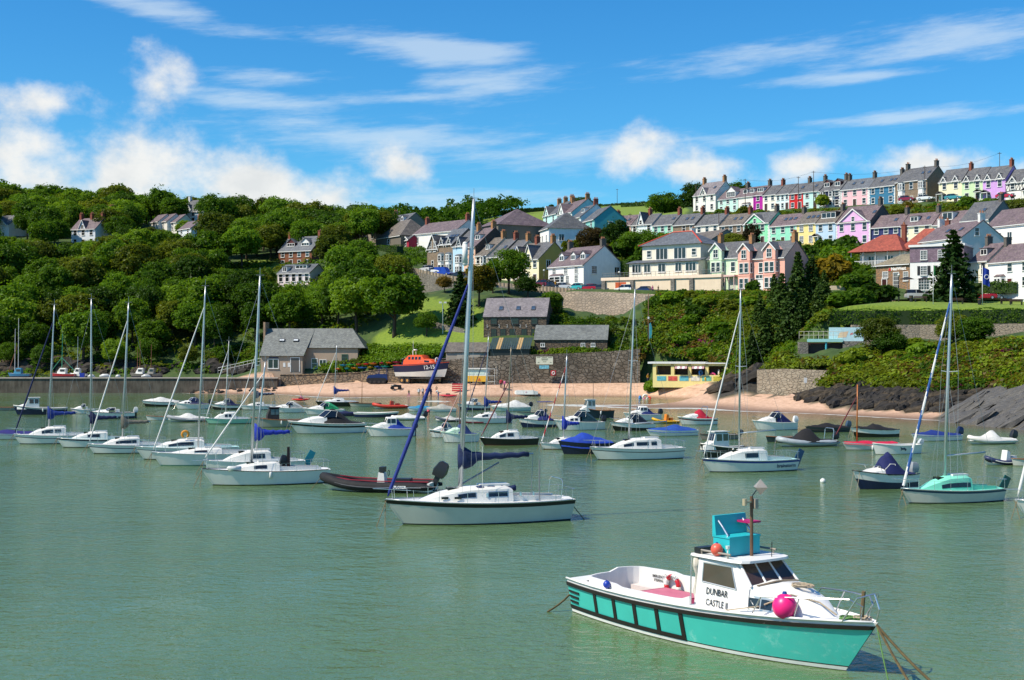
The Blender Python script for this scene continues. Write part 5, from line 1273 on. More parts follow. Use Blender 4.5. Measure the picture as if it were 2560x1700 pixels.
# bushes one can tell apart
BG = 'bushes in the gardens between the terraces'
for (px, py, Y, w, kind) in ((1700,655,311,4.5,'mid'),(1745,640,316,3.5,'light'),(1950,625,309,3.0,'light'),(1985,628,307,3.5,'mid'),(2060,640,298,5,'mid'),(2120,640,292,6,'dark'),(2020,665,286,6,'dark'),
  (2090,670,276,6,'mid'),(1880,700,262,0.1,'mid'),(2010,690,262,5,'lime'),(2060,700,256,6,'dark'),(2110,690,256,5,'mid'),(2055,512,352,3.6,'lime'),(1800,545,350,3,'mid'),(1860,545,345,4,'olive'),(1900,545,343,3,'mid'),
  (1560,640,316,6,'dark'),(1620,655,308,6,'mid'),(1500,660,312,6,'copper'),(1450,640,330,5,'mid'),(1430,640,326,5,'olive'),(1680,668,300,5,'light'),(1590,680,296,5,'mid'),(1550,700,288,5,'dark'),
  (2270,535,325,4,'gold'),(2330,540,321,4,'mid'),(2420,535,315,5,'light'),(2475,535,311,5,'mid'),(2380,545,315,4,'olive'),(2510,545,306,4,'lime')):
 if w < 1: continue
 bush(px, py, Y, w, kind, {'mid':'rounded mid-green','light':'rounded fresh green','dark':'dense dark green','olive':'loose olive green','lime':'bright lime green','gold':'golden flowering','copper':'dark copper'}[kind] + ' garden bush on the terraced slope', BG, z=1)
bush(2080, 700, 248, 6.5, 'gold', 'large clipped golden-topped hedge bush below the red-roofed villa', None, 4.6)
bush(2040, 690, 254, 5.0, 'lime', 'lime green shrub beside the clipped golden hedge')
bush(2140, 735, 238, 6.0, 'hedge', 'clipped sloping green hedge bush in front of the bank', None, 3.0)
bush(2195, 775, 216, 6.0, 'dark', 'broad dark laurel bush at the corner of the park lawn', None, 3.0)
bush(2150, 785, 212, 5.0, 'hedge', 'round green bush left of the dark laurel', None, 2.6)
bush(2110, 780, 214, 5.5, 'mid', 'leafy bush at the shady end of the park hedge', None, 2.6)
rs_ = random.Random(8)
for i in range(34):
 px = rs_.uniform(1620, 1890) if i < 26 else rs_.uniform(2060, 2440); f = rs_.random(); py = 745 + 150 * f if i < 26 else 880 + 50 * f; Y = 241 - 20 * f if i < 26 else 186 - 8 * f; k = rs_.choice(['mid', 'olive', 'lime', 'dark', 'light'])
 bush(px, py, Y, rs_.uniform(2.2, 4.6), k, {'mid':'mid-green','olive':'olive','lime':'lime green','dark':'dark green','light':'fresh green'}[k] + ' shrub standing out of the scrub on the ' + ('bank over the kiosk' if i < 26 else 'cliff below the park'), 'shrubs on the overgrown banks', rs_.uniform(1.4, 2.6))
# hedges
def hedge(pts, h, wd, label, kind='hedge', ls=0.17, dens=34):
 rng = np.random.default_rng(len(label)); Q = []; base = P(*pts[0])
 core = MB()
 for a, b in zip(pts, pts[1:]):
  A = P(*a); B = P(*b); d = B - A; L = math.hypot(d.x, d.y); u = np.array([d.x, d.y, 0]) / L; nrm = np.array([u[1], -u[0], 0])
  m = int(L * (h * 2 + wd) * dens * 0.5)
  t = rng.uniform(0, 1, m); s = rng.uniform(0, 2 * h + wd, m)
  side = np.where(s < h, 0, np.where(s < h + wd, 1, 2))
  off = np.where(side == 0, wd / 2, np.where(side == 1, wd / 2 - (s - h), -wd / 2)); zz = np.where(side == 0, s, np.where(side == 1, h, s - h - wd))
  bulge = 0.12 * np.sin(t * L * 1.7) + 0.10 * np.sin(t * L * 0.6 + 1)
  p = np.array(A)[None] + t[:, None] * np.array(d)[None] + (off + bulge * (side == 0))[:, None] * nrm + np.stack([0 * zz, 0 * zz, zz + bulge * (side == 1)], 1)
  n = np.where((side == 1)[:, None], np.array([0, 0, 1.0]), np.where((side == 0)[:, None], nrm, -nrm)) 
  Q.append(leaf_quads(p, n, ls, rng, 0.55))
  o = np.array([nrm[0], nrm[1]]) * (wd / 2 - 0.12)
  A2 = A - base; B2 = B - base
  core.add([(A2.x+o[0],A2.y+o[1],A2.z),(B2.x+o[0],B2.y+o[1],B2.z),(B2.x-o[0],B2.y-o[1],B2.z),(A2.x-o[0],A2.y-o[1],A2.z),
    (A2.x+o[0],A2.y+o[1],A2.z+h-0.12),(B2.x+o[0],B2.y+o[1],B2.z+h-0.12),(B2.x-o[0],B2.y-o[1],B2.z+h-0.12),(A2.x-o[0],A2.y-o[1],A2.z+h-0.12)],
    [(3,2,1,0),(4,5,6,7),(0,1,5,4),(1,2,6,5),(2,3,7,6),(3,0,4,7)])
 t = thing('hedge', label, 'hedge', base)
 q = np.concatenate(Q) - np.array(base)
 link('foliage', quads_mesh('foliage', q, LEAF[kind]), t); core.build('branches', mat('hedge_twigs', (0.02, 0.045, 0.008), 0.95), t)
hedge([(2068,812,199.5),(2150,812,199),(2300,812,198.5),(2450,810,197),(2620,808,195)], 2.2, 2.2, 'long clipped green hedge along the front of the park')
hedge([(2425,733,228),(2490,733,225),(2546,733,222)], 1.9, 1.4, 'square clipped hedge in front of the white terraced house')
hedge([(1440,690,295),(1500,688,288),(1580,690,276)], 3.2, 2.0, 'tall dark hedge behind the terrace hotel', 'dark')
hedge([(1000,640,333),(960,640,340),(905,642,350)], 2.6, 2.0, 'dark clipped hedge beside the white inn', 'dark')
hedge([(900,668,322),(960,668,318),(1020,664,312)], 1.8, 1.8, 'green hedge along the top of the road wall', 'hedge')
hedge([(1180,548,590),(1300,534,612),(1450,527,620),(1700,512,590)], 2.2, 3.0, 'dark field hedge on the skyline', 'dark', 0.5, 5)
hedge([(1560,528,540),(1640,526,520),(1720,530,480)], 2.5, 3.0, 'field hedge running down from the skyline', 'dark', 0.5, 5)
# ------------------------------------------------------------ thicket on the banks: countless small plants
def thicket(name, poly, n, kinds, ls=0.24, rad=(0.5, 1.3), seed=1, xr=(-140, 130), yr=(140, 360), label=None, per=26, lift=0.15, hole=None):
 rng = np.random.default_rng(seed)
 X = rng.uniform(*xr, n * 60); Y = rng.uniform(*yr, n * 60)
 # quick reject by picture position before the exact heights
 Z = heights(np.stack([X, Y], 1)[: n * 60])
 px = HX + F * X / Y; py = HY - F * (Z - CH) / Y
 inn = in_poly(px, py, poly)
 if hole: inn &= ~in_poly(px, py, hole)
 ok = np.where(inn)[0][:n]
 sel = rng.choice(len(kinds), len(ok), p=[k[1] / sum(q[1] for q in kinds) for k in kinds])
 # patches: neighbouring plants tend to be alike
 pn = (np.sin(X[ok] * 0.55 + seed) + np.sin(Y[ok] * 0.8 + X[ok] * 0.3) + np.sin(X[ok] * 0.21 + 2)) / 3
 order = np.argsort(np.argsort(pn + rng.normal(0, 0.35, len(ok)))) / max(1, len(ok))
 edges = np.cumsum([k[1] for k in kinds]) / sum(k[1] for k in kinds)
 sel = np.searchsorted(edges, order, side='right').clip(0, len(kinds) - 1)
 for j, (kind, _) in enumerate(kinds):
  Q = []
  for i in ok[sel == j]:
   r = rng.uniform(*rad) * (0.6 if kind == 'purple' else 1)
   p, nn = blob_points(rng, np.array([X[i], Y[i], Z[i] + lift]), r, per, 0.8, 0.5)
   Q.append(leaf_quads(p, nn, ls, rng))
  if Q:
   o = link(name, quads_mesh(name, np.concatenate(Q), LEAF[kind])); o['kind'] = 'stuff'
   if label: o['label'] = kind + ' ' + label
SHEL = [(1985,908),(1985,840),(2150,830),(2150,900)]
KB = [('olive', 3), ('mid', 3), ('lime', 2), ('dark', 1.2), ('rust', 0.8), ('purple', 0.2)]
thicket('bank_thicket', [(1590,905),(1630,760),(1650,738),(1830,738),(1985,738),(2075,782),(2140,800),(2150,860),(2110,905),(1990,905),(1900,905),(1880,928),(1830,915),(1700,912),(1640,905)], 2600, KB, seed=2, xr=(15, 60), yr=(195, 252), label='scrub covering the steep bank over the kiosk', hole=SHEL)
thicket('cliff_thicket', [(1890,935),(1990,890),(2060,876),(2130,872),(2560,860),(2700,855),(2700,975),(2560,978),(2470,978),(2330,985),(2200,972),(2100,966),(1990,970)], 2900, [('olive', 3), ('lime', 3), ('rust', 2), ('mid', 2), ('purple', 0.6), ('dark', 1)], seed=3, xr=(30, 80), yr=(150, 205), label='scrub on the cliff below the park', hole=SHEL)
thicket('slope_thicket', [(1380,745),(1420,800),(1600,800),(1620,745),(1640,800),(1620,880),(1550,878),(1440,850),(1380,860),(1290,800),(1290,765)], 900, [('mid', 3), ('lime', 2), ('olive', 2), ('dark', 1)], seed=4, xr=(0, 26), yr=(226, 262), label='creepers on the slope under the street')
thicket('wall_thicket', [(1100,905),(1230,880),(1350,880),(1590,868),(1600,884),(1350,893),(1180,898),(1100,910)], 240, [('mid', 2), ('lime', 2), ('purple', 0.4)], seed=5, xr=(-14, 24), yr=(228, 246), rad=(0.4, 0.9), label='weeds on top of the harbour wall')
thicket('shore_thicket', [(800,880),(905,870),(1000,868),(1100,870),(1110,905),(1000,912),(940,915),(880,930),(800,930)], 620, [('mid', 3), ('light', 2), ('olive', 1)], seed=6, xr=(-38, -8), yr=(236, 256), label='bushes behind the kayaks and lifeboat')
thicket('garden_thicket', [(1400,650),(1460,600),(1520,606),(1700,618),(1900,625),(2180,622),(2180,700),(2140,712),(2000,735),(1990,660),(1850,650),(1780,640),(1690,625),(1600,680),(1500,700),(1440,700)], 1500, [('mid', 3), ('dark', 2), ('lime', 1), ('olive', 1.5), ('gold', 0.3)], ls=0.3, rad=(0.6, 1.5), seed=7, xr=(8, 90), yr=(240, 345), label='garden growth between the terraces')
thicket('terrace_thicket', [(1735,536),(1990,530),(2240,520),(2330,512),(2600,505),(2600,560),(2440,560),(2240,545),(2000,548),(1840,552),(1735,545)], 500, [('olive', 2), ('mid', 2), ('gold', 0.6), ('rust', 0.6)], ls=0.3, rad=(0.5, 1.1), seed=8, xr=(45, 130), yr=(285, 392), label='plants on the wall below the uppermost terrace')
thicket('verge_scrub', [(930,652),(1010,628),(1066,612),(1066,664),(1000,664)], 150, [('mid', 2), ('dark', 1)], seed=31, xr=(-40, -18), yr=(300, 345), label='scrub on the verge below the white inn')
thicket('ramp_scrub', [(500,948),(510,880),(655,862),(655,938)], 260, [('mid', 2), ('olive', 2), ('dark', 1)], seed=32, xr=(-64, -46), yr=(262, 290), label='scrub beside the boathouse ramp')
thicket('wood_floor', [(-330,955),(150,950),(560,946),(640,930),(640,860),(900,860),(930,880),(985,770),(1000,720),(925,655),(640,660),(300,640),(-330,640)], 1500, [('mid', 2), ('dark', 2), ('olive', 2)], ls=0.36, rad=(0.8, 1.9), seed=9, xr=(-130, -20), yr=(262, 345), label='undergrowth of the wood', per=24)
# ------------------------------------------------------------ boat kit.  Local axes: x to the bow, y to port, z up, origin amidships on the waterline
def paint(c, rough=0.32, var=0.06):
 if not isinstance(c, str): return c
 return mat('paint_' + c.lstrip('#'), c, rough, var, 1.2, coat=0.15, stain=0.06)
def cloth(c): return mat('canvas_' + c.lstrip('#'), c, 0.85, 0.22, 2.5, 0.5, bscale=5)
GRP = mat('white_gelcoat', (0.79, 0.77, 0.71), 0.32, 0.07, 0.8, coat=0.1, stain=0.10)
ALU = mat('spar_alloy', (0.55, 0.57, 0.58), 0.35, 0.12, 1.0, metal=0.55)
STEEL = mat('stainless_tube', (0.62, 0.63, 0.64), 0.25, 0.05, metal=0.85)
WIRE = mat('rigging_wire', (0.30, 0.31, 0.32), 0.4, 0.05, metal=0.6)
ROPE = mat('mooring_rope', (0.20, 0.155, 0.085), 0.95, 0.35, 6)
TINT = glass_mat('tinted_glass', (0.016, 0.018, 0.024), 0.08)
CLEAR = glass_mat('pale_screen', (0.10, 0.12, 0.13), 0.08)
BLACKP = mat('black_plastic', (0.018, 0.018, 0.020), 0.4, 0.15)
RUBBER = mat('dark_rubber', (0.022, 0.022, 0.024), 0.75, 0.25, spec=0.25)
WOOD = mat('varnished_wood', (0.30, 0.13, 0.045), 0.4, 0.25, 5)
FOUL = mat('antifoul', (0.020, 0.022, 0.035), 0.7, 0.3)
class Hull:
 def __init__(s, L, B, fb, fs=None, tr=0.72, rake=0.10, trake=-0.03, full=2.2, k=0.80, kb=0.42, mid=0.42, sag=0.06):
  s.L, s.B, s.fb, s.fs = L, B, fb, fs if fs is not None else fb * 0.78
  s.tr, s.rake, s.trake, s.full, s.k, s.kb, s.mid, s.sag = tr, rake * L, trake * L, full, k, kb, mid, sag
  s.zb = -0.35
 def yb(s, t):
  if t > s.mid: f = 1 - ((t - s.mid) / (1 - s.mid)) ** s.full
  else: f = 1 - (1 - s.tr) * ((s.mid - t) / s.mid) ** 2
  return max(0.012, f) * s.B / 2
 def zs(s, t): return s.fs + (s.fb - s.fs) * t ** 1.6 - s.sag * math.sin(math.pi * t)
 def pt(s, t, z, side=1):
  zs = s.zs(t); q = max(0.0, (z - s.zb) / (zs - s.zb)); k = s.k + (s.kb - s.k) * max(0.0, (t - 0.35) / 0.65) ** 1.5
  y = s.yb(t) * (k + (1 - k) * q ** 0.75)
  x = -s.L / 2 + s.L * t - s.rake * (1 - q) * max(0.0, (t - 0.5) / 0.5) ** 2.5 - s.trake * (1 - q) * max(0.0, (0.3 - t) / 0.3) ** 2
  return Vector((x, side * y, z))
 def side(s, t, dz, side=1, out=0.0):
  p = s.pt(t, s.zs(t) - dz, side); p.y += side * out
  return p
def build_hull(h, parent, strips, mats, name='hull', ns=17):
 """strips: list of ('a', z) / ('s', depth below sheer) boundaries from the bottom up; mats: one per strip"""
 mb = MB(); st = [0.0] + [i / (ns - 1) for i in range(1, ns)]
 def zz(b, t): return b[1] if b[0] == 'a' else h.zs(t) - b[1]
 for side in (1, -1):
  for j in range(len(strips) - 1):
   vs = []; fs = []
   for t in st:
    z0 = zz(strips[j], t); z1 = max(z0 + 0.001, zz(strips[j + 1], t)); vs += [h.pt(t, z0, side), h.pt(t, z1, side)]
   for i in range(ns - 1):
    f = (i*2, i*2+2, i*2+3, i*2+1); fs.append(f if side == -1 else f[::-1])
   mb.add(vs, fs, j)
 tv = []                                                     # transom
 lv = [zz(b, 0.0) for b in strips]
 for j in range(len(lv) - 1):
  a, b = h.pt(0, lv[j], 1), h.pt(0, lv[j + 1], 1)
  mb.add([a, b, (b.x, -b.y, b.z), (a.x, -a.y, a.z)], [(0,1,2,3)], j)
 return smooth_by_angle(mb.build(name, mats, parent, True), 35)
def build_deck(h, parent, m, drop=0.02, camber=0.06, t0=0.0, t1=1.0, name='deck', ns=15):
 vs = []; fs = []
 for i in range(ns):
  t = t0 + (t1 - t0) * i / (ns - 1); p = h.side(t, drop); q = h.side(t, drop, -1)
  vs += [p, (p.x, 0, p.z + camber * min(1, p.y)), q]
 for i in range(ns - 1):
  a = i * 3; fs += [(a, a+1, a+4, a+3), (a+1, a+2, a+5, a+4)]
 return MB().add(vs, [f[::-1] for f in fs]).build(name, m, parent, True)
def build_rail(h, parent, m, r=0.035, t0=0.0, t1=1.0, dz=-0.01, name='rub_rail'):
 for s in (1, -1):
  MB().tube([h.side(t0 + (t1 - t0) * i / 14, dz, s, 0.015) for i in range(15)], r, 5).build(name, m, parent, True)
class Trunk:
 """cabin: stations (x, half width at foot, half width at roof, z foot, z roof)"""
 def __init__(s, secs, camber=0.10): s.s = secs; s.c = camber
 def ring(s, q):
  x, wb, wt, z0, z1 = q; e = min(0.06, (z1 - z0) * 0.3); c = s.c * min(1.0, max(0.0, (z1 - z0) / 0.3))
  return [(x, -wb, z0), (x, -wt - 0.012, z1 - e), (x, -wt + 0.07, z1), (x, 0, z1 + c), (x, wt - 0.07, z1), (x, wt + 0.012, z1 - e), (x, wb, z0)]
 def build(s, parent, m, name='cabin'):
  return smooth_by_angle(MB().rings([s.ring(q) for q in s.s]).build(name, m, parent, True), 30)
 def at(s, x, f, side, out=0.012):
  for a, b in zip(s.s, s.s[1:]):
   lo, hi = (a, b) if a[0] < b[0] else (b, a)
   if lo[0] <= x <= hi[0]:
    t = (x - lo[0]) / (hi[0] - lo[0]); q = [u + (v - u) * t for u, v in zip(lo, hi)]
    z = q[3] + (q[4] - q[3]) * f; y = q[1] + (q[2] - q[1]) * f + out
    return Vector((x, side * y, z))
  return Vector((x, 0, 0))
 def panes(s, parent, spans, f0=0.35, f1=0.78, m=None, slant=0.0, frame=None, n=4, sides=(1, -1)):
  for (xa, xb) in spans:
   for sd in sides:
    lo = [s.at(xa + (xb - xa) * i / n, f0, sd, 0.014) for i in range(n + 1)]; hi = [s.at(xa + (xb - xa) * i / n + slant * (1 if i == n else (0 if i else 0)), f1, sd, 0.014) for i in range(n + 1)]
    if frame:
     e = 0.035
     lo2 = [s.at(xa - e + (xb - xa + 2*e) * i / n, f0 - 0.06, sd, 0.008) for i in range(n + 1)]; hi2 = [s.at(xa - e + (xb - xa + 2*e) * i / n, f1 + 0.06, sd, 0.008) for i in range(n + 1)]
     fr = MB().add(lo2 + hi2, [(i, i+1, n+2+i, n+1+i) if sd < 0 else (n+1+i, n+2+i, i+1, i) for i in range(n)]).build('window_frame', frame, parent)
    MB().add(lo + hi, [(i, i+1, n+2+i, n+1+i) if sd < 0 else (n+1+i, n+2+i, i+1, i) for i in range(n)]).build('window', m or TINT, parent)
def front_pane(parent, a, b, m=None, wt=1.0, n=1, u0=0.06, u1=0.94, v0=0.12, v1=0.9, off=0.015):
 """panes on the sloping face between trunk stations a (foot) and b (roof)"""
 pa = [Vector((a[0], -a[1] * 0.97, a[4])), Vector((a[0], a[1] * 0.97, a[4]))]; pb = [Vector((b[0], -b[2], b[4])), Vector((b[0], b[2], b[4]))]
 nrm = (pa[1] - pa[0]).cross(pb[0] - pa[0]).normalized()
 if nrm.x < 0 and b[0] < a[0]: nrm = -nrm
 if nrm.z < 0: nrm = -nrm
 for k in range(n):
  ua = u0 + (u1 - u0) * (k + 0.04) / n; ub = u0 + (u1 - u0) * (k + 0.96) / n
  q = []
  for u, v in ((ua, v0), (ub, v0), (ub, v1), (ua, v1)):
   lo = pa[0].lerp(pa[1], u); hi = pb[0].lerp(pb[1], u); q.append(lo.lerp(hi, v) + nrm * off)
  MB().add(q, [(0,1,2,3)]).build('windscreen', m or TINT, parent)
def outboard(parent, x, y, z, s=1.0, m=None, tilt=0.0, rz=0.0):
 """cowling, leg and propeller foot"""
 m = m or BLACKP
 o = smooth_by_angle(MB().rings([[(-0.30*s,-0.17*s,0.05*s),(0.12*s,-0.17*s,0.05*s),(0.16*s,0.17*s*0,0.05*s),(0.12*s,0.17*s,0.05*s),(-0.30*s,0.17*s,0.05*s)],
  [(-0.36*s,-0.20*s,0.25*s),(0.14*s,-0.19*s,0.25*s),(0.2*s,0,0.25*s),(0.14*s,0.19*s,0.25*s),(-0.36*s,0.20*s,0.25*s)],
  [(-0.32*s,-0.17*s,0.55*s),(0.06*s,-0.15*s,0.60*s),(0.1*s,0,0.60*s),(0.06*s,0.15*s,0.60*s),(-0.32*s,0.17*s,0.55*s)],
  [(-0.24*s,-0.10*s,0.66*s),(-0.02*s,-0.08*s,0.68*s),(0.0,0,0.68*s),(-0.02*s,0.08*s,0.68*s),(-0.24*s,0.10*s,0.66*s)]]).build('outboard_motor', m, parent, True), 50)
 o.location = (x, y, z); o.rotation_euler = (0, tilt, rz)
 MB().box(-0.20*s, 0.0, -0.07*s, 0.07*s, -0.75*s, 0.05*s).box(-0.45*s, 0.02*s, -0.03*s, 0.03*s, -0.80*s, -0.752*s).tube([(-0.36*s,0,-0.9*s),(0.05*s,0,-0.9*s)], [0.05*s, 0.07*s], 6).build('motor_leg', BLACKP, o)
 return o
def lines(parent, ends, r=0.022, m=None, name='mooring_line', sag=0.0):
 for a, b in ends:
  a, b = Vector(a), Vector(b)
  MB().tube([a.lerp(b, i / 6) - Vector((0, 0, sag * math.sin(math.pi * i / 6))) for i in range(7)], r, 5).build(name, m or ROPE, parent)
def place(xl, xr, yw, bow='L', yaw=18):
 Y = CH * F / (yw - HY); a = R(yaw)
 L = (xr - xl) * Y / F / (math.cos(a) + 0.16 * abs(math.sin(a)))
 c = W((xl + xr) / 2, yw)
 return c, (math.pi + a if bow == 'L' else -a), L, Y
BG_ = 'boats moored in the harbour'
def boat(name, label, cat, xl, xr, yw, bow='L', yaw=18):
 c, rz, L, Y = place(xl, xr, yw, bow, yaw)
 t = thing(name, label, cat, c, rz, BG_)
 return t, L, Y
def fender(parent, p, r=0.09, l=0.45, m=None):
 m = m or paint('#d9d9d2')
 MB().tube([(p[0],p[1],p[2]), (p[0],p[1],p[2]-0.06), (p[0],p[1],p[2]-l+0.06), (p[0],p[1],p[2]-l)], [r*0.4, r, r, r*0.4], 8).build('fender', m, parent, True)
def furled(parent, a, b, r, m1, m2=None, name='furled_jib'):
 a, b = Vector(a), Vector(b)
 if m2 is None:
  MB().tube([a, a.lerp(b, 0.03), a.lerp(b, 0.3), a.lerp(b, 0.75), a.lerp(b, 0.97), b], [r*0.35, r*0.95, r*1.15, r*0.9, r*0.6, r*0.25], 8).build(name, m1, parent, True); return
 n = 40; rings = []; mb = MB()
 d = (b - a).normalized(); u = d.cross(Vector((0,1,0))).normalized(); w = d.cross(u)
 for i in range(n + 1):
  f = i / n; p = a.lerp(b, f); rr = r * (1.15 - 0.5 * f)
  rings.append([p + (u * math.cos(2*math.pi*k/8) + w * math.sin(2*math.pi*k/8)) * rr for k in range(8)])
 for i in range(n):
  for k in range(8):
   mb.add([rings[i][k], rings[i][(k+1)%8], rings[i+1][(k+1)%8], rings[i+1][k]], [(0,1,2,3)], ((i + k) // 4) % 2)
 mb.build(name, [m1, m2], parent)
def rig(t, h, L, mx, H, deckz, cover=None, boom=True, jib=None, jib2=None, jr=0.07, spread=1, mastm=None, mr=0.065, rake=2.4, blen=0.36, shroud=True, boomz=1.15, jibtop=0.88, text=None, backstay=True, boomup=0.05):
 mm = mastm or ALU; x0 = mx * L; top = Vector((x0 - math.sin(R(rake)) * H, 0, H))
 M = lambda f: Vector((x0, 0, deckz)).lerp(top, f)
 ms = MB().tube([Vector((x0, 0, deckz - 0.3)), M(0.5), M(0.9), top], [mr, mr, mr * 0.85, mr * 0.6], 8).build('mast', mm, t, True)
 MB().tube([top, top + Vector((0, 0, 0.5))], 0.012, 4).tube([top + Vector((-0.25, 0, 0.05)), top + Vector((0.25, 0, 0.05))], 0.014, 4).build('masthead_aerial', WIRE, ms)
 hb = h.yb(mx + 0.5) * 0.93
 for k in range(spread):
  f = 0.52 if spread == 1 else (0.36, 0.66)[k]; p = M(f); sp = hb * (0.8 if k == 0 else 0.6)
  for s in (1, -1): MB().tube([p, p + Vector((-0.10, s * sp, 0.05))], 0.022, 5).build('spreader', mm, ms)
 if shroud:
  p = M(0.52 if spread == 1 else 0.36); w = MB()
  for s in (1, -1):
   ch = Vector((x0 - 0.15, s * hb, deckz - 0.05)); tip = p + Vector((-0.10, s * hb * 0.8, 0.05))
   w.tube([ch, tip, M(0.93)], 0.009, 3).tube([ch + Vector((0.4, 0, 0)), M(0.5)], 0.009, 3).tube([ch - Vector((0.4, 0, 0)), M(0.5)], 0.009, 3)
  w.build('shrouds', WIRE, ms)
 if backstay: MB().tube([M(0.99), (-L/2 + 0.1, 0, h.zs(0) + 0.1)], 0.009, 3).build('backstay', WIRE, ms)
 bowp = Vector((L/2 - 0.18, 0, h.zs(1) + 0.12))
 if jib: furled(t, bowp, M(jibtop), jr, jib, jib2)
 else: MB().tube([bowp, M(0.93)], 0.010, 3).build('forestay', WIRE, ms)
 if boom:
  bz = deckz + boomz; e = Vector((x0 - blen * L, 0, bz + boomup * blen * L)); a = Vector((x0 - 0.05, 0, bz))
  bo = MB().tube([a, e], 0.05, 7).build('boom', mm, t, True)
  MB().tube([e, (e.x + 0.1, 0, h.zs(0.12) + 0.25)], 0.016, 4).build('mainsheet', WIRE, bo)
  if cover:
   rings = []
   N = 13
   for i in range(N):
    f = i / (N - 1); p = a.lerp(e, f * 0.94); hh = 0.50 * math.exp(-f * 8) + 0.24 * (1 - f * 0.55); ww = 0.15 * (1 - f * 0.5); dn = 0.12 + 0.36 * math.exp(-(f / 0.2) ** 4)
    wob = 0.03 * math.sin(i * 2.4)
    if i == 0: p = p + Vector((0.12, 0, 0))
    rings.append([p + Vector((0, ww * math.cos(2*math.pi*k/8), (hh if math.sin(2*math.pi*k/8) > 0 else dn) * math.sin(2*math.pi*k/8) + wob)) for k in range(8)])
   co = MB().rings(rings).build('sail_cover', cover, bo, True)
   if text:
    for sd in (1, -1):
     q = link('lettering', text_mesh(text, 0.30, mat('cover_lettering', (0.8, 0.8, 0.78), 0.7, 0.02)), co)
     p = a.lerp(e, 0.55); basis(q, (p.x, sd * 0.17, p.z + 0.14), ((-1 if sd > 0 else 1), 0, 0.0), (0, 0, 1))
 return ms
def pulpit(t, h, L, z=0.55, back=True, stanch=True, guard=True):
 def rail(ts, hh, close):
  pts = [h.side(x, -hh, 1, -0.05) for x in ts]
  pts2 = [h.side(x, -hh, -1, -0.05) for x in ts[::-1]]
  return pts, pts2
 mb = MB(); tp = [h.side(0.86, -z, 1, -0.03), h.side(0.94, -z, 1, 0), h.side(1.0, -z, 1, 0.02) + Vector((0.12, 0, 0))]
 full = tp + [Vector((p.x, -p.y, p.z)) for p in tp[::-1]]
 mb.tube(full, 0.016, 5)
 for x in (0.86, 0.95):
  for s in (1, -1):
   b = h.side(x, 0.0, s, -0.03); mb.tube([b, (b.x + 0.04, b.y, b.z + z)], 0.014, 5)
 mb.build('pulpit', STEEL, t)
 if back:
  mb = MB(); tp = [h.side(0.12, -z, 1, -0.05), h.side(0.02, -z, 1, -0.05)]; full = tp + [Vector((p.x, -p.y, p.z)) for p in tp[::-1]]
  mb.tube(full, 0.016, 5)
  for x in (0.12, 0.02):
   for s in (1, -1): b = h.side(x, 0.0, s, -0.05); mb.tube([b, (b.x, b.y, b.z + z)], 0.014, 5)
  mb.build('pushpit', STEEL, t)
 if guard:
  for s in (1, -1):
   mb = MB(); xs = [0.12, 0.28, 0.44, 0.60, 0.74, 0.86]
   for x in xs[1:-1]: b = h.side(x, 0.0, s, -0.05); mb.tube([b, (b.x, b.y, b.z + z)], 0.012, 4)
   mb.tube([h.side(x, -z + 0.01, s, -0.05) for x in xs], 0.007, 3)
   mb.build('guard_rail', STEEL, t)
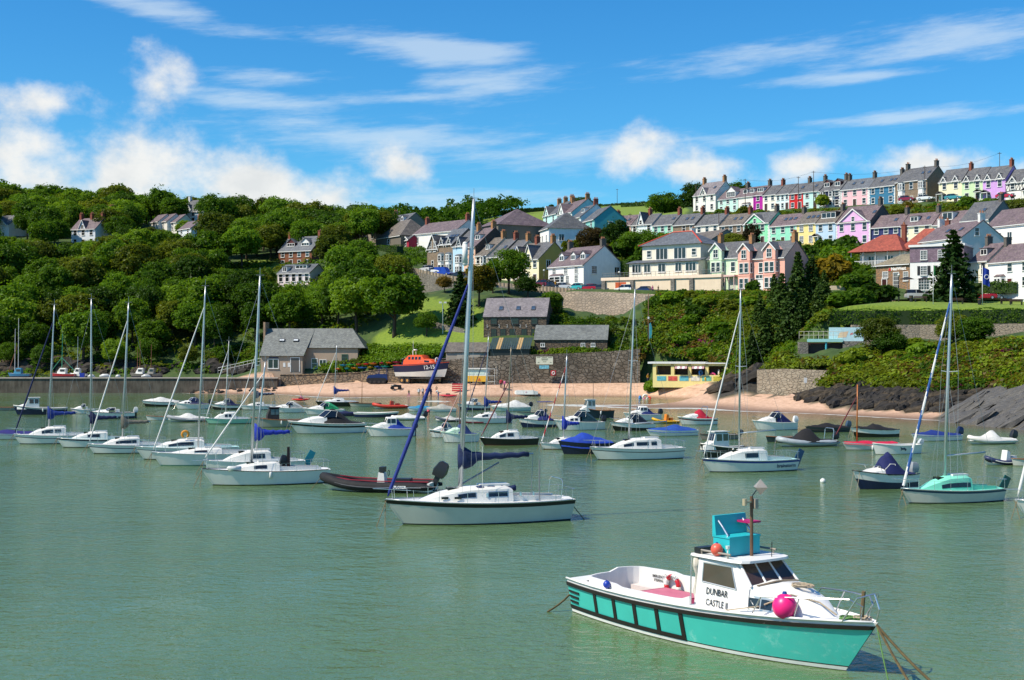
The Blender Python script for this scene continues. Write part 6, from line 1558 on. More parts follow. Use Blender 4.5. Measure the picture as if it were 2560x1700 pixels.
def yacht(label, xl, xr, yw, ytop, bow='L', yaw=18, hullm=GRP, stripe=None, sheer=None, deckm=None, cabinm=None, boot=None, windows=((0.02, 0.24),), mx=0.06, cover=None, jib=None, jib2=None,
  fb=None, B=None, cabh=0.42, name='sailing_yacht', rudder=None, lines_=True, spread=1, jr=0.065, mastm=None, boom=True, rake=2.4, text=None, guard=True, wframe=None, cab=(-0.16, 0.30), wf=(0.35, 0.78), jibtop=0.88, mast=True, mr=0.065, name_text=None, name_col='#1c2a55', boomz=1.15, blen=0.36, toe=None):
 t, L, Y = boat(name, label, 'sailing boat', xl, xr, yw, bow, yaw)
 B = B or L * 0.33; fb = fb or L * 0.132; cabh *= 1.35
 h = Hull(L, B, fb, fb * 0.82, tr=0.66, rake=0.13, trake=-0.035)
 deckm = deckm or mat('deck_gelcoat', (0.72, 0.72, 0.69), 0.5, 0.08, 1.5); cabinm = cabinm or GRP
 strips = [('a', -0.35), ('a', 0.06)]; ms = [boot or FOUL]
 if stripe: strips += [('s', 0.26), ('s', 0.20)]; ms += [hullm, stripe]
 if sheer: strips += [('s', 0.17 * fb / 1.0), ('s', 0.03)]; ms += [hullm, sheer]
 strips += [('s', 0.0)]; ms += [hullm]
 build_hull(h, t, strips, ms); build_deck(h, t, deckm); build_rail(h, t, toe or ALU, 0.022, 0.02, 0.985)
 z0 = h.zs(0.5) - 0.02; x0, x1 = cab[0] * L, cab[1] * L; w = B * 0.30
 tr = Trunk([(x1, w * 0.35, w * 0.3, z0 + 0.1, z0 + 0.14), (x1 - 0.10 * L, w * 0.72, w * 0.60, z0, z0 + cabh * 0.62), (x1 - 0.24 * L, w * 0.98, w * 0.82, z0, z0 + cabh), (x0 + 0.03 * L, w * 1.0, w * 0.84, z0, z0 + cabh * 1.05), (x0, w * 1.0, w * 0.86, z0, z0 + cabh * 0.9)])
 cb = tr.build(t, cabinm)
 tr.panes(cb, [(a * L + x0, b * L + x0) for a, b in windows], wf[0], wf[1], TINT, 0, wframe)
 MB().box(x0 + 0.02, x0 + 0.16 * L, -w * 0.4, w * 0.4, z0 + cabh * 1.0 + 0.06, z0 + cabh * 1.0 + 0.16).build('hatch', GRP, cb)
 MB().box(x1 - 0.21 * L, x1 - 0.15 * L, -0.22, 0.22, z0 + cabh * 0.80 + 0.03, z0 + cabh * 0.86 + 0.12).build('fore_hatch', TINT, cb)
 # cockpit: coamings round a sunken well
 for s in (1, -1): MB().rings([[(x0, s*w*0.86, z0), (x0, s*w*0.86, z0+0.26), (x0, s*w*0.72, z0+0.26), (x0, s*w*0.72, z0)], [(-L*0.43, s*w*0.75, z0), (-L*0.43, s*w*0.75, z0+0.16), (-L*0.43, s*w*0.62, z0+0.16), (-L*0.43, s*w*0.62, z0)]]).build('coaming', cabinm, t)
 MB().box(-L*0.42, x0 - 0.05, -w*0.6, w*0.6, z0 + 0.06, z0 + 0.085).build('cockpit_sole', mat('cockpit_teak', (0.22, 0.15, 0.09), 0.8, 0.2), t)
 if mast: rig(t, h, L, mx, (yw - ytop) * Y / F, z0 + cabh * 0.95, cover, boom, jib, jib2, jr, spread, mastm, mr, rake, blen=blen, text=text, jibtop=jibtop, boomz=boomz)
 pulpit(t, h, L, 0.5, guard=guard)
 if rudder:
  rb = MB().rings([[(-L/2 + 0.02, s*0.03, fb*0.75), (-L/2 - 0.42, s*0.03, fb*0.95 + 0.55), (-L/2 - 0.78, s*0.03, fb*0.95 + 0.35), (-L/2 - 0.30, s*0.03, fb*0.15)] for s in (-1, 1)]); rb.build('rudder_blade', rudder, t)
 if lines_:
  bp = h.side(1.0, 0.05)
  lines(t, [((bp.x - 0.05, 0.1, bp.z), (bp.x + 0.55, 0.5, -0.15)), ((bp.x - 0.05, -0.1, bp.z), (bp.x + 0.15, 0.75, -0.15))], 0.02, ROPE)
 if name_text:
  for sd in (1, -1):
   p = h.side(0.14, fb * 0.38, sd, 0.03); p2 = h.side(0.26, fb * 0.38, sd, 0.03); up = h.side(0.14, fb * 0.2, sd, 0.03) - p
   d = (p2 - p) * (-1 if sd > 0 else 1)
   q = link('name_lettering', text_mesh(name_text, 0.34, mat('name_' + name_col.lstrip('#'), name_col, 0.5, 0.02), 0.0, 0.006), t); basis(q, h.side(0.16, fb * 0.40, sd, 0.035), d, up)
 return t, h, L, z0
def tarp(h, m, parent, hs, t0=0.02, t1=0.98, drop=0.12, name='cover', n=15, k=9, over=0.04, seed=0, pw=1.25):
 """canvas drawn over the gunwales: hs = [(t, ridge height above sheer)]"""
 rng = random.Random(seed); rings = []
 def hh(t):
  for (a, ha), (b, hb) in zip(hs, hs[1:]):
   if a <= t <= b: u = (t - a) / (b - a); return ha + (hb - ha) * (u * u * (3 - 2 * u))
  return hs[-1][1]
 for i in range(n):
  t = t0 + (t1 - t0) * i / (n - 1); e = h.side(t, drop, 1, over); zr = h.zs(t) + hh(t); ring = []
  for j in range(k):
   u = -1 + 2 * j / (k - 1); y = e.y * u; f = 1 - abs(u) ** pw
   z = (e.z + drop * 0.9 + (zr - e.z - drop * 0.9) * f) if abs(u) < 0.999 else e.z
   ring.append(Vector((e.x, y, z + rng.uniform(-0.02, 0.02))))
  rings.append(ring)
 mb = MB().rings(rings, 0, False, False)
 for r, fl in ((rings[0], 0), (rings[-1], 1)): mb.add(r, [tuple(range(len(r)))[::-1 if fl else 1]])
 return mb.build(name, m, parent, True)
def frame_arch(parent, x, w, z0, z1, lean=0.0, r=0.022, name='arch', m=None):
 return MB().tube([(x, -w, z0), (x + lean * 0.8, -w, z1 - 0.15), (x + lean, -w * 0.8, z1), (x + lean, w * 0.8, z1), (x + lean * 0.8, w, z1 - 0.15), (x, w, z0)], r, 6).build(name, m or STEEL, parent)
def bow_rail(t, h, z=0.32, t0=0.62):
 pts = [h.side(t0, -0.02, 1, -0.04)] + [h.side(x, -z, 1, -0.04) for x in (t0 + 0.05, 0.85, 0.96)]
 pts = pts + [Vector((p.x, -p.y, p.z)) for p in pts[::-1]]
 MB().tube(pts, 0.014, 5).build('bow_rail', STEEL, t)
def cruiser(label, xl, xr, yw, bow='L', yaw=18, hullm=GRP, low=None, stripe=None, deckm=GRP, cuddy=True, cover=None, canopy=None, fb=None, B=None, motor=None, motor_s=1.0, glass=TINT, full_cover=None, arch=False, rail=True, name='motor_cruiser', cat='motor boat', lines_=True, cabw=(0.08, 0.34), screen=True, cabh=None, bimini=None, mast_top=None, portholes=False, seed=0, vert=False, side_glass=True):
 """decked motor boat: cuddy forward with raked screen, cockpit aft, optional canvas"""
 t, L, Y = boat(name, label, cat, xl, xr, yw, bow, yaw)
 B = B or L * 0.38; fb = (fb or max(0.55, L * 0.14)) * 1.15
 h = Hull(L, B, fb, fb * 0.74, tr=0.86, rake=0.16, trake=0.0, k=0.82, kb=0.30, mid=0.36, full=2.5)
 strips = [('a', -0.35), ('a', 0.03)]; ms = [FOUL]
 if low is not None: strips += [('s', fb * 0.42)]; ms += [low]
 if stripe is not None: strips += [('s', fb * 0.30), ('s', fb * 0.16)]; ms += [hullm, stripe]
 strips += [('s', 0.0)]; ms += [hullm]
 build_hull(h, t, strips, ms); build_deck(h, t, deckm); build_rail(h, t, BLACKP if low is not None else deckm, 0.03)
 z0 = h.zs(0.55) - 0.02; w = B * 0.40; ch = cabh or fb * 0.62
 xa, xb = -0.04 * L, 0.40 * L
 if full_cover is not None:
  tarp(h, full_cover, t, [(0, 0.12), (0.25, fb * 0.5), (0.5, fb * 0.85), (0.72, fb * 0.45), (1, 0.06)], 0.02, 0.97, 0.10, seed=seed)
 else:
  if cuddy:
   # fore-cabin running back to the screen
   tr = Trunk([(xb, w * 0.25, w * 0.2, z0 + 0.12, z0 + 0.15), (xb - 0.10 * L, w * 0.62, w * 0.52, z0, z0 + ch * 0.45), (xb - 0.22 * L, w * 0.95, w * 0.80, z0, z0 + ch * 0.75), (xa + 0.06 * L, w, w * 0.86, z0, z0 + ch * 0.85)])
   cb = tr.build(t, deckm, 'fore_cabin')
   if portholes:
    for q in (0.06, 0.15): tr.panes(cb, [(xa + (q + 0.04) * L, xa + (q + 0.10) * L)], 0.3, 0.75, TINT)
   sx = xa + 0.06 * L; s0 = z0 + ch * 0.80; rk = 0.05 * L if vert else 0.10 * L; sh = ch * 0.85
   if canopy == 'hard':
    wh = Trunk([(sx + 0.09 * L, w * 0.80, w * 0.66, s0 - ch * 0.2, s0 + 0.03), (sx + 0.09 * L - rk, w * 0.92, w * 0.78, z0, s0 + sh), (sx - 0.14 * L, w * 0.94, w * 0.80, z0, s0 + sh)], 0.06)
    wb = wh.build(t, deckm, 'wheelhouse')
    wh.panes(wb, [(sx - 0.12 * L, sx - 0.03 * L), (sx - 0.015 * L, sx + 0.05 * L)], 0.52, 0.90, glass)
    front_pane(wb, wh.s[0], wh.s[1], glass, n=2)
   elif screen:
    q = [(sx + rk * 0.4, -w * 0.86, s0), (sx + rk, 0, s0), (sx + rk * 0.4, w * 0.86, s0)]; p = [(sx - rk * 0.6, -w * 0.74, s0 + sh), (sx - rk * 0.1, 0, s0 + sh), (sx - rk * 0.6, w * 0.74, s0 + sh)]
    sb = (sx - 0.12 * L, w * 0.9, z0 + ch * 0.8); st = (sx - 0.14 * L, w * 0.78, s0 + sh * 0.92)
    vs = q + p + [(sb[0], -sb[1], sb[2]), (sb[0], sb[1], sb[2]), (st[0], -st[1], st[2]), (st[0], st[1], st[2])]
    MB().add(vs, [(0,1,4,3),(1,2,5,4),(6,0,3,8),(2,7,9,5)]).build('windscreen', glass, t)
    fr = MB()
    for a_, b_ in ((0,3),(1,4),(2,5),(3,4),(4,5),(3,8),(5,9),(8,6),(9,7)): fr.tube([vs[a_], vs[b_]], 0.022, 5)
    fr.build('screen_frame', deckm, t)
    if canopy:
     cx = -0.36 * L
     r1 = [(sx - 0.02*L - rk*0.3, -w*0.76, s0 + sh*0.9), (sx - 0.02*L - rk*0.3, 0, s0 + sh * 1.25), (sx - 0.02*L - rk*0.3, w*0.76, s0 + sh*0.9)]
     r2 = [(sx - 0.16*L, -w*0.9, s0 + sh*0.4), (sx - 0.16*L, 0, s0 + sh * 1.2), (sx - 0.16*L, w*0.9, s0 + sh*0.4)]
     r3 = [(cx, -w*0.98, h.zs(0.2) + 0.05), (cx, 0, h.zs(0.2) + sh * 0.55), (cx, w*0.98, h.zs(0.2) + 0.05)]
     low_ = [(x_, y_, z0) for x_, y_, z_ in r2]
     mb = MB().rings([r1, r2, r3], 0, False, False).add([r3[0], r3[1], r3[2]], [(0,1,2)]).add([r1[0], r2[0], (r2[0][0], r2[0][1], z0), (r1[0][0], r1[0][1]*1.08, z0)], [(0,1,2,3)]).add([r1[2], r2[2], (r2[2][0], r2[2][1], z0), (r1[2][0], r1[2][1]*1.08, z0)], [(3,2,1,0)])
     mb.add([r2[0], r3[0], (r2[0][0], r2[0][1], z0)], [(0,1,2)]).add([r2[2], r3[2], (r2[2][0], r2[2][1], z0)], [(2,1,0)])
     mb.build('canopy', canopy, t)
  if cover is not None:
   tarp(h, cover, t, [(0, 0.05), (0.12, fb * 0.12), (0.42, fb * 1.15 if cuddy else fb * 0.5), (0.52, fb * 0.9 if cuddy else fb * 0.6), (0.6, 0.2)], 0.03, 0.56 if cuddy else 0.85, 0.03, 'cockpit_cover', seed=seed)
  else:
   MB().box(-0.42 * L, xa, -w * 0.8, w * 0.8, z0 - 0.04, z0 + 0.045).build('cockpit_well', mat('cockpit_grey', (0.30, 0.30, 0.29), 0.7, 0.2), t)
   for s in (1, -1): MB().box(-0.2 * L, -0.12 * L, s * w * 0.45 - 0.22, s * w * 0.45 + 0.22, z0 + 0.05, z0 + 0.38).build('seat', deckm, t)
 if rail and full_cover is None: bow_rail(t, h, fb * 0.4)
 if arch: frame_arch(t, -0.18 * L, w * 1.0, h.zs(0.3), h.zs(0.3) + fb * 1.5, -0.25, 0.035)
 if bimini is not None:
  zt = h.zs(0.4) + fb * 1.9; frame_arch(t, -0.16 * L, w, h.zs(0.3), zt, 0.0, 0.018, 'bimini_frame'); 
  MB().box(-0.34 * L, -0.02 * L, -w, w, zt, zt + 0.05).build('bimini', bimini, t)
 if motor is not None: outboard(t, -L / 2 - 0.05, 0, h.zs(0) * 0.95, motor_s, motor, 0.0)
 if lines_:
  bp = h.side(1.0, 0.08); lines(t, [((bp.x, 0.05, bp.z), (bp.x + 0.5, 0.35, -0.1)), ((bp.x - 0.3, 0.2, bp.z), (bp.x + 0.2, 0.55, -0.1))], 0.018, paint('#8d8470', 0.9))
 return t, h, L, z0
def covered(label, xl, xr, yw, coverm, bow='L', yaw=18, hullm=GRP, low=None, peak=0.5, ph=0.9, motor=None, fb=None, B=None, drop=0.12, seed=0, prof=None, motor_s=1.0, name='covered_boat'):
 """open or half-decked boat laid up under a fitted tarpaulin"""
 t, L, Y = boat(name, label, 'motor boat', xl, xr, yw, bow, yaw)
 fb = fb or max(0.5, L * 0.13); B = B or L * 0.38
 h = Hull(L, B, fb, fb * 0.8, tr=0.84, rake=0.14, k=0.82, kb=0.34, mid=0.38, full=2.4)
 st = [('a', -0.35), ('a', 0.03), ('s', 0.0)]; ms = [FOUL, hullm]
 if low is not None: st = [('a', -0.35), ('a', 0.03), ('s', fb * 0.4), ('s', 0.0)]; ms = [FOUL, low, hullm]
 build_hull(h, t, st, ms); build_deck(h, t, hullm, 0.04)
 tarp(h, coverm, t, prof or [(0, 0.10), (peak * 0.5, fb * ph * 0.55), (peak, fb * ph), (peak + (1 - peak) * 0.45, fb * ph * 0.45), (1, 0.05)], 0.015, 0.985, drop, 'tarpaulin', seed=seed)
 if motor is not None: outboard(t, -L / 2 - 0.05, 0, h.zs(0) * 0.9, motor_s, motor, -0.15)
 return t, h, L
def rib(label, xl, xr, yw, tubem, bow='L', yaw=18, coverm=None, console=None, motor=BLACKP, arch=False, r=None, motor_s=1.0, hullm=None, stripe=None, prof=None, seed=0, name='rigid_inflatable', tip=0.35, cone=True):
 t, L, Y = boat(name, label, 'inflatable boat', xl, xr, yw, bow, yaw)
 B = L * 0.40; r = r or L * 0.045; hw = B / 2 - r
 def path(n=26):
  pts = []
  for i in range(n + 1):
   f = i / n; s = 1 if f <= 0.5 else -1; g_ = f * 2 if f <= 0.5 else (1 - f) * 2
   x = -L/2 + (L - r) * (g_ ** 0.92); y = s * hw * (1 - max(0, (g_ - 0.55) / 0.45) ** 2.3)
   z = r * 1.15 + tip * max(0, (g_ - 0.5) / 0.5) ** 2
   pts.append(Vector((x, y, z)))
  return pts
 pt = path(); rr = [r] * len(pt)
 rr[0] = r * 0.35; rr[1] = r * 0.8; rr[-1] = r * 0.35; rr[-2] = r * 0.8
 MB().tube(pt, rr, 10).build('tube', tubem, t, True)
 if stripe is not None:
  for sd in (1, -1):
   half = [p + Vector((0, sd * r * 0.96, 0)) for p in (pt[1:12] if sd > 0 else pt[15:-1])]; MB().tube(half, 0.035, 5).build('rubbing_strake', stripe, t)
 h = Hull(L * 0.95, B * 0.78, r * 1.2, r * 1.2, tr=0.95, rake=0.2, k=0.7, kb=0.2); build_hull(h, t, [('a', -0.3), ('a', 0.02), ('s', 0.0)], [FOUL, hullm or GRP])
 MB().box(-L*0.46, L*0.25, -hw*0.9, hw*0.9, r*0.8, r*0.95).build('floor', mat('rib_floor', (0.25,0.25,0.25), 0.8), t)
 MB().box(-L*0.47, -L*0.45, -hw, hw, 0.1, r * 2.0).build('transom', hullm or GRP, t)
 if coverm is not None:
  hh = Hull(L, B, r * 2.0, r * 2.0, tr=0.95, mid=0.45, full=2.6, sag=0.0)
  tarp(hh, coverm, t, prof or [(0, 0.05), (0.3, L * 0.04), (0.5, L * 0.12), (0.72, L * 0.05), (1, tip * 0.8)], 0.03, 0.97, r * 0.6, 'cover', seed=seed)
 elif console is not None:
  c = MB().rings([[(-0.1*L, -0.3, r), (0.02*L, -0.3, r), (0.02*L, 0.3, r), (-0.1*L, 0.3, r)], [(-0.09*L, -0.28, r+0.75), (-0.02*L, -0.28, r+0.85), (-0.02*L, 0.28, r+0.85), (-0.09*L, 0.28, r+0.75)]]).build('console', console, t)
  MB().torus((-0.12*L, 0, r + 0.65), 0.16, 0.02, 'x', 14, 5).build('wheel', BLACKP, c)
  MB().box(-0.26*L, -0.15*L, -0.25, 0.25, r, r + 0.45).build('seat', console, t)
 if arch: frame_arch(t, -L * 0.40, hw * 0.8, r * 2, r * 2 + 0.95, -0.12, 0.035)
 if motor is not None: outboard(t, -L/2 + 0.05, 0, r * 2.1, motor_s, motor, -0.25)
 bp = pt[len(pt)//2]; lines(t, [((bp.x + r*0.5, 0, bp.z), (bp.x + 0.7, 0.4, -0.1))], 0.018)
 return t, L, r
def open_boat(label, xl, xr, yw, bow='L', yaw=18, hullm=GRP, inner=None, rail=None, motor=None, fb=None, mast=None, name='open_boat', seats=2, B=None, strip=None, jib=None, cuddy=None):
 t, L, Y = boat(name, label, 'rowing boat' if motor is None else 'open boat', xl, xr, yw, bow, yaw)
 fb = fb or max(0.45, L * 0.11); B = B or L * 0.36
 h = Hull(L, B, fb * 1.15, fb * 0.95, tr=0.7, rake=0.10, k=0.74, kb=0.4, sag=0.12 * fb)
 st = [('a', -0.35), ('a', 0.02), ('s', 0.0)]; ms = [FOUL, hullm]
 if strip is not None: st = [('a', -0.35), ('a', 0.02), ('s', fb * 0.3), ('s', 0.0)]; ms = [FOUL, hullm, strip]
 build_hull(h, t, st, ms)
 hi = Hull(L * 0.97, B * 0.94, fb * 1.13, fb * 0.93, tr=0.7, rake=0.10, k=0.74, kb=0.4, sag=0.12 * fb)
 vs = []; fs = []; n = 13
 for i in range(n):
  tt = i / (n - 1)
  for s in (1, -1): vs += [hi.side(tt, 0.01, s), hi.pt(tt, 0.12, s)]
 for i in range(n - 1):
  a = i * 4; fs += [(a, a+1, a+5, a+4), (a+3, a+2, a+6, a+7), (a+1, a+3, a+7, a+5)]
 MB().add(vs, fs).build('inner_skin', inner or mat('inner_grey', (0.38, 0.38, 0.36), 0.7, 0.2), t, True)
 build_rail(h, t, rail or WOOD, 0.03, 0.0, 0.99, 0.0, 'gunwale')
 for k in range(seats):
  tt = 0.28 + 0.26 * k; y = hi.yb(tt) * 0.93; x = -L/2 + L * tt
  MB().box(x - 0.12, x + 0.12, -y, y, hi.zs(tt) - 0.16, hi.zs(tt) - 0.12).build('thwart', rail or WOOD, t)
 if mast is not None:
  H = (yw - mast[0]) * Y / F; x = mast[1] * L
  MB().tube([(x, 0, 0.1), (x - 0.03 * H * 0.5, 0, H)], [0.055, 0.035], 7).build('mast', mast[2], t, True)
  if jib is not None: furled(t, (L/2 - 0.1, 0, fb * 1.2), (x - 0.012 * H, 0, H * 0.75), 0.045, jib)
 if motor is not None: outboard(t, -L/2 - 0.02, 0, h.zs(0) * 0.95, 0.75, motor, -0.5)
 return t, h, L
def wheelhouse_boat(label, xl, xr, yw, hullm, bow='L', yaw=18, housem=GRP, whx=(0.02, 0.26), wh_h=1.35, fb=None, name='fishing_boat', glass=CLEAR, frame=None, roofm=None, post=None, white_rail=True, fore=True, deckm=None, stripe=None):
 t, L, Y = boat(name, label, 'fishing boat', xl, xr, yw, bow, yaw)
 fb = fb or max(0.7, L * 0.155); B = L * 0.36
 h = Hull(L, B, fb * 1.25, fb * 0.85, tr=0.76, rake=0.11, k=0.78, kb=0.36, sag=0.10 * fb)
 st = [('a', -0.35), ('a', 0.05), ('s', 0.0)]; ms = [FOUL, hullm]
 if stripe is not None: st = [('a', -0.35), ('a', 0.05), ('s', 0.16), ('s', 0.10), ('s', 0)]; ms = [FOUL, hullm, stripe, hullm]
 build_hull(h, t, st, ms); build_deck(h, t, deckm or mat('work_deck', (0.36, 0.36, 0.34), 0.8, 0.2), 0.16)
 build_rail(h, t, GRP if white_rail else WOOD, 0.04, 0.0, 0.99, 0.0)
 z0 = h.zs(0.55) - 0.18; w = B * 0.33; xa, xb = whx[0] * L, whx[1] * L
 if fore:
  tf = Trunk([(xb + 0.16 * L, w * 0.5, w * 0.4, z0, z0 + 0.3), (xb + 0.02 * L, w * 0.95, w * 0.85, z0, z0 + wh_h * 0.45), (xb - 0.02 * L, w * 0.95, w * 0.85, z0, z0 + wh_h * 0.45)]); fo = tf.build(t, housem, 'fore_cabin')
 tr = Trunk([(xb, w * 1.0, w * 0.95, z0, z0 + wh_h * 0.46), (xb - 0.05 * L, w, w * 0.86, z0, z0 + wh_h), (xa, w, w * 0.88, z0, z0 + wh_h)], 0.05); wb = tr.build(t, housem, 'wheelhouse')
 MB().box(xa - 0.12, xb - 0.02 * L, -w * 0.98, w * 0.98, z0 + wh_h + 0.045, z0 + wh_h + 0.10).build('roof', roofm or housem, wb)
 sp = xb - 0.06 * L - xa
 tr.panes(wb, [(xa + sp * 0.06, xa + sp * 0.44), (xa + sp * 0.54, xa + sp * 0.97)], 0.52, 0.92, glass, 0, frame)
 front_pane(wb, tr.s[0], tr.s[1], glass, n=3)
 MB().add([(xa - 0.015, -w * 0.7, z0 + wh_h * 0.5), (xa - 0.015, w * 0.1, z0 + wh_h * 0.5), (xa - 0.015, w * 0.1, z0 + wh_h * 0.9), (xa - 0.015, -w * 0.7, z0 + wh_h * 0.9)], [(0,1,2,3)]).build('rear_window', glass, wb)
 if post: MB().tube([(xa + 0.1, 0, z0 + wh_h), (xa + 0.1, 0, z0 + wh_h + post)], 0.03, 5).build('mast', mat('dark_post', (0.08, 0.05, 0.04)), t)
 for s in (1, -1): fender(t, h.side(0.45, 0.05, s, 0.1), 0.08, 0.4)
 lines(t, [((L/2, 0.05, h.zs(1)), (L/2 + 0.7, 0.4, -0.1))], 0.02)
 return t, h, L, z0
# ------------------------------------------------------------ the fleet
NAVY = cloth('#101d4a'); BLUEC = cloth('#0b2f80'); ROYAL = cloth('#1a35a8'); BLACKC = cloth('#141315'); WHITEC = cloth('#d3d2cc'); GREYC = cloth('#6e6a60'); GREENC = cloth('#12463c')
STN = paint('#14204a'); NVY = paint('#0e1c44'); BLKH = paint('#121317'); AQUA = mat('aqua_deck', '#a7d2cc', 0.5, 0.08); MINT = paint('#9ad0b4'); TEALD = mat('teal_deck', '#7fd6bb', 0.5, 0.08)
WJ = mat('white_sailcloth', (0.70, 0.69, 0.66), 0.8, 0.1)
# far-left sailing yachts
yacht('white yacht with blue mainsail cover and dark blue furled jib', 38, 228, 1108, 762, stripe=STN, windows=((0.06, 0.14), (0.16, 0.30)), cover=BLUEC, jib=NAVY, cabh=0.5)
yacht('yacht with aqua deck, navy sheer band and sagging navy sail cover', 146, 330, 1117, 748, sheer=STN, deckm=AQUA, cover=NAVY, windows=((0.10, 0.26),), rake=0.3, wframe=GRP)
yacht('white yacht with grey sail cover and blue window stripe', 222, 412, 1132, 757, stripe=STN, cover=GREYC, jib=WJ, jr=0.05, windows=((0.04, 0.30),), wf=(0.3, 0.7))
yacht('mastless yacht with pale aqua deck and an orange horseshoe buoy', 340, 594, 1146, 0, deckm=AQUA, stripe=paint('#7a7f86'), windows=((0.10, 0.34),), mast=False)
yacht('long white racing yacht with flush deck and bare tall mast', 381, 640, 1161, 716, deckm=GRP, windows=((0.14, 0.26),), cabh=0.26, boom=False, jib=WJ, jr=0.05, boot=paint('#4f8a7e'))
yacht('white yacht with bright blue sail cover and a teal rudder board', 508, 760, 1180, 905, cover=ROYAL, jib=WJ, jr=0.05, windows=((0.06, 0.20),), rudder=paint('#1d8a99'), cabh=0.5, mx=-0.02, rake=5)
tG, hG, LG, zG = yacht('white yacht with black sheer line moored ahead of the black inflatable', 505, 822, 1209, 690, windows=((0.10, 0.20),), sheer=None, toe=BLACKP, boom=False, jib=None, cabh=0.34, boot=BLKH, mx=0.11, mr=0.075, cab=(-0.10, 0.30))
outboard(tG, -LG*0.14, -0.4, zG + 0.25, 0.9, BLACKP)
o_ = MB().rings([[(-LG*0.20, s*0.03 - 0.2, zG - 0.2), (-LG*0.17, s*0.03 - 0.2, zG - 0.2), (-LG*0.175, s*0.03 - 0.2, zG + 1.35), (-LG*0.195, s*0.03 - 0.2, zG + 1.35)] for s in (-1, 1)]).build('lifted_rudder', mat('dark_mahogany', (0.055, 0.016, 0.012), 0.5, 0.2), tG)
MB().tube([(LG*0.30, 0.8, zG + 0.22), (LG*0.30, 0.8, zG + 0.22 + 0.01), (LG*0.20, 0.75, zG + 0.2)], [0.12, 0.15, 0.15], 8).build('fender', paint('#d9d9d2'), tG, True)
fender(tG, (-LG*0.02, 1.22, zG + 0.02), 0.1, 0.4)
for (px, py, Y) in ((455, 1115, 109),):
 tb_ = thing('horseshoe_buoy', 'orange horseshoe lifebuoy on the rail of the aqua-decked yacht', 'lifebuoy', P(463, 1089, 96.5), R(15))
 MB().torus((0, 0, 0.1), 0.22, 0.09, 'y', 16, 7, 0, R(-60), R(240)).build('ring', mat('orange_foam', (0.72, 0.28, 0.02), 0.6), tb_)
yacht('small mint green sailing boat with white cabin and white mast', 513, 628, 1059, 852, hullm=MINT, boom=False, windows=((0.10, 0.16), (0.18, 0.24)), mastm=WJ, jib=WJ, jr=0.05, name='small_sailing_boat', cabh=0.5, guard=False, mr=0.05)
yacht('white dayboat with navy boom cover lettered in white', 600, 690, 1024, 850, cover=NAVY, text='HAWK 20', jib=WJ, jr=0.045, cabh=0.3, name='small_sailing_boat', mastm=WJ, mr=0.05, guard=False, blen=0.55, boomz=1.1, windows=((0.1, 0.2),), mx=0.08)
yacht('black-hulled sailing dinghy with blue boom cover near the beach', 788, 896, 1016, 862, hullm=BLKH, deckm=GRP, cover=BLUEC, jib=WJ, jr=0.045, cabh=0.3, name='small_sailing_boat', guard=False, mr=0.05, windows=((0.1, 0.18),))
yacht('white yacht with furled blue jib and blue boom cover by the beach', 1157, 1282, 1058, 840, cover=BLUEC, jib=NAVY, jr=0.05, windows=((0.18, 0.30),), cabh=0.4, mr=0.055)
yacht('black-hulled yacht with red boot-top and two oval cabin windows', 1195, 1347, 1112, 868, hullm=BLKH, boot=mat('red_antifoul', (0.13, 0.015, 0.02), 0.6), windows=((0.10, 0.20), (0.23, 0.33)), wframe=ALU, cover=NAVY, jib=mat('maroon_sailcloth', (0.14, 0.02, 0.025), 0.8, 0.2), jr=0.055, cabh=0.46, jibtop=0.60, mastm=mat('bronzed_spar', (0.24, 0.20, 0.14), 0.4, metal=0.4), mx=0.02)
yacht('white yacht with red boot-top and red-and-white furled jib', 1346, 1470, 1122, 889, boot=mat('red_antifoul', (0.13, 0.015, 0.02), 0.6), cover=ROYAL, jib=mat('red_sailcloth', (0.38, 0.02, 0.03), 0.8), jib2=WJ, jr=0.055, windows=((0.08, 0.2),), mx=0.0, cabh=0.34)
yacht('white yacht with bare grey boom and pink fender buoy', 1465, 1714, 1147, 722, stripe=paint('#5c5250'), windows=((0.05, 0.11), (0.14, 0.27), (0.30, 0.40)), wf=(0.36, 0.74), jib=None, cabh=0.5, mx=0.08, mr=0.07, cab=(-0.24, 0.28), blen=0.42)
tB, hB, LB, zB = yacht('white yacht named brainstorm with a blue sheer band and raised blue rudder', 1741, 2000, 1177, 724, sheer=paint('#1c3a8c'), deckm=AQUA, windows=((0.10, 0.24),), wf=(0.3, 0.75), jib=WJ, jr=0.05, rudder=paint('#12406b'), name_text='brainstorm', cabh=0.5, rake=0.6, cab=(-0.16, 0.33), blen=0.40, mx=0.10)
tY, hY, LY, zY = yacht('yacht with bright aqua deck and spiral blue-and-white furled jib', 2231, 2520, 1254, 686, hullm=mat('cream_gelcoat', (0.66, 0.63, 0.55), 0.35, 0.08), sheer=paint('#1c3f5e'), deckm=TEALD, cabinm=TEALD, windows=((0.02, 0.30),), wf=(0.25, 0.6), jib=mat('blue_sailcloth', (0.02, 0.09, 0.30), 0.8), jib2=WJ, jr=0.075, rudder=paint('#0f4f4c'), cabh=0.5, rake=2.2, mr=0.085, blen=0.42)
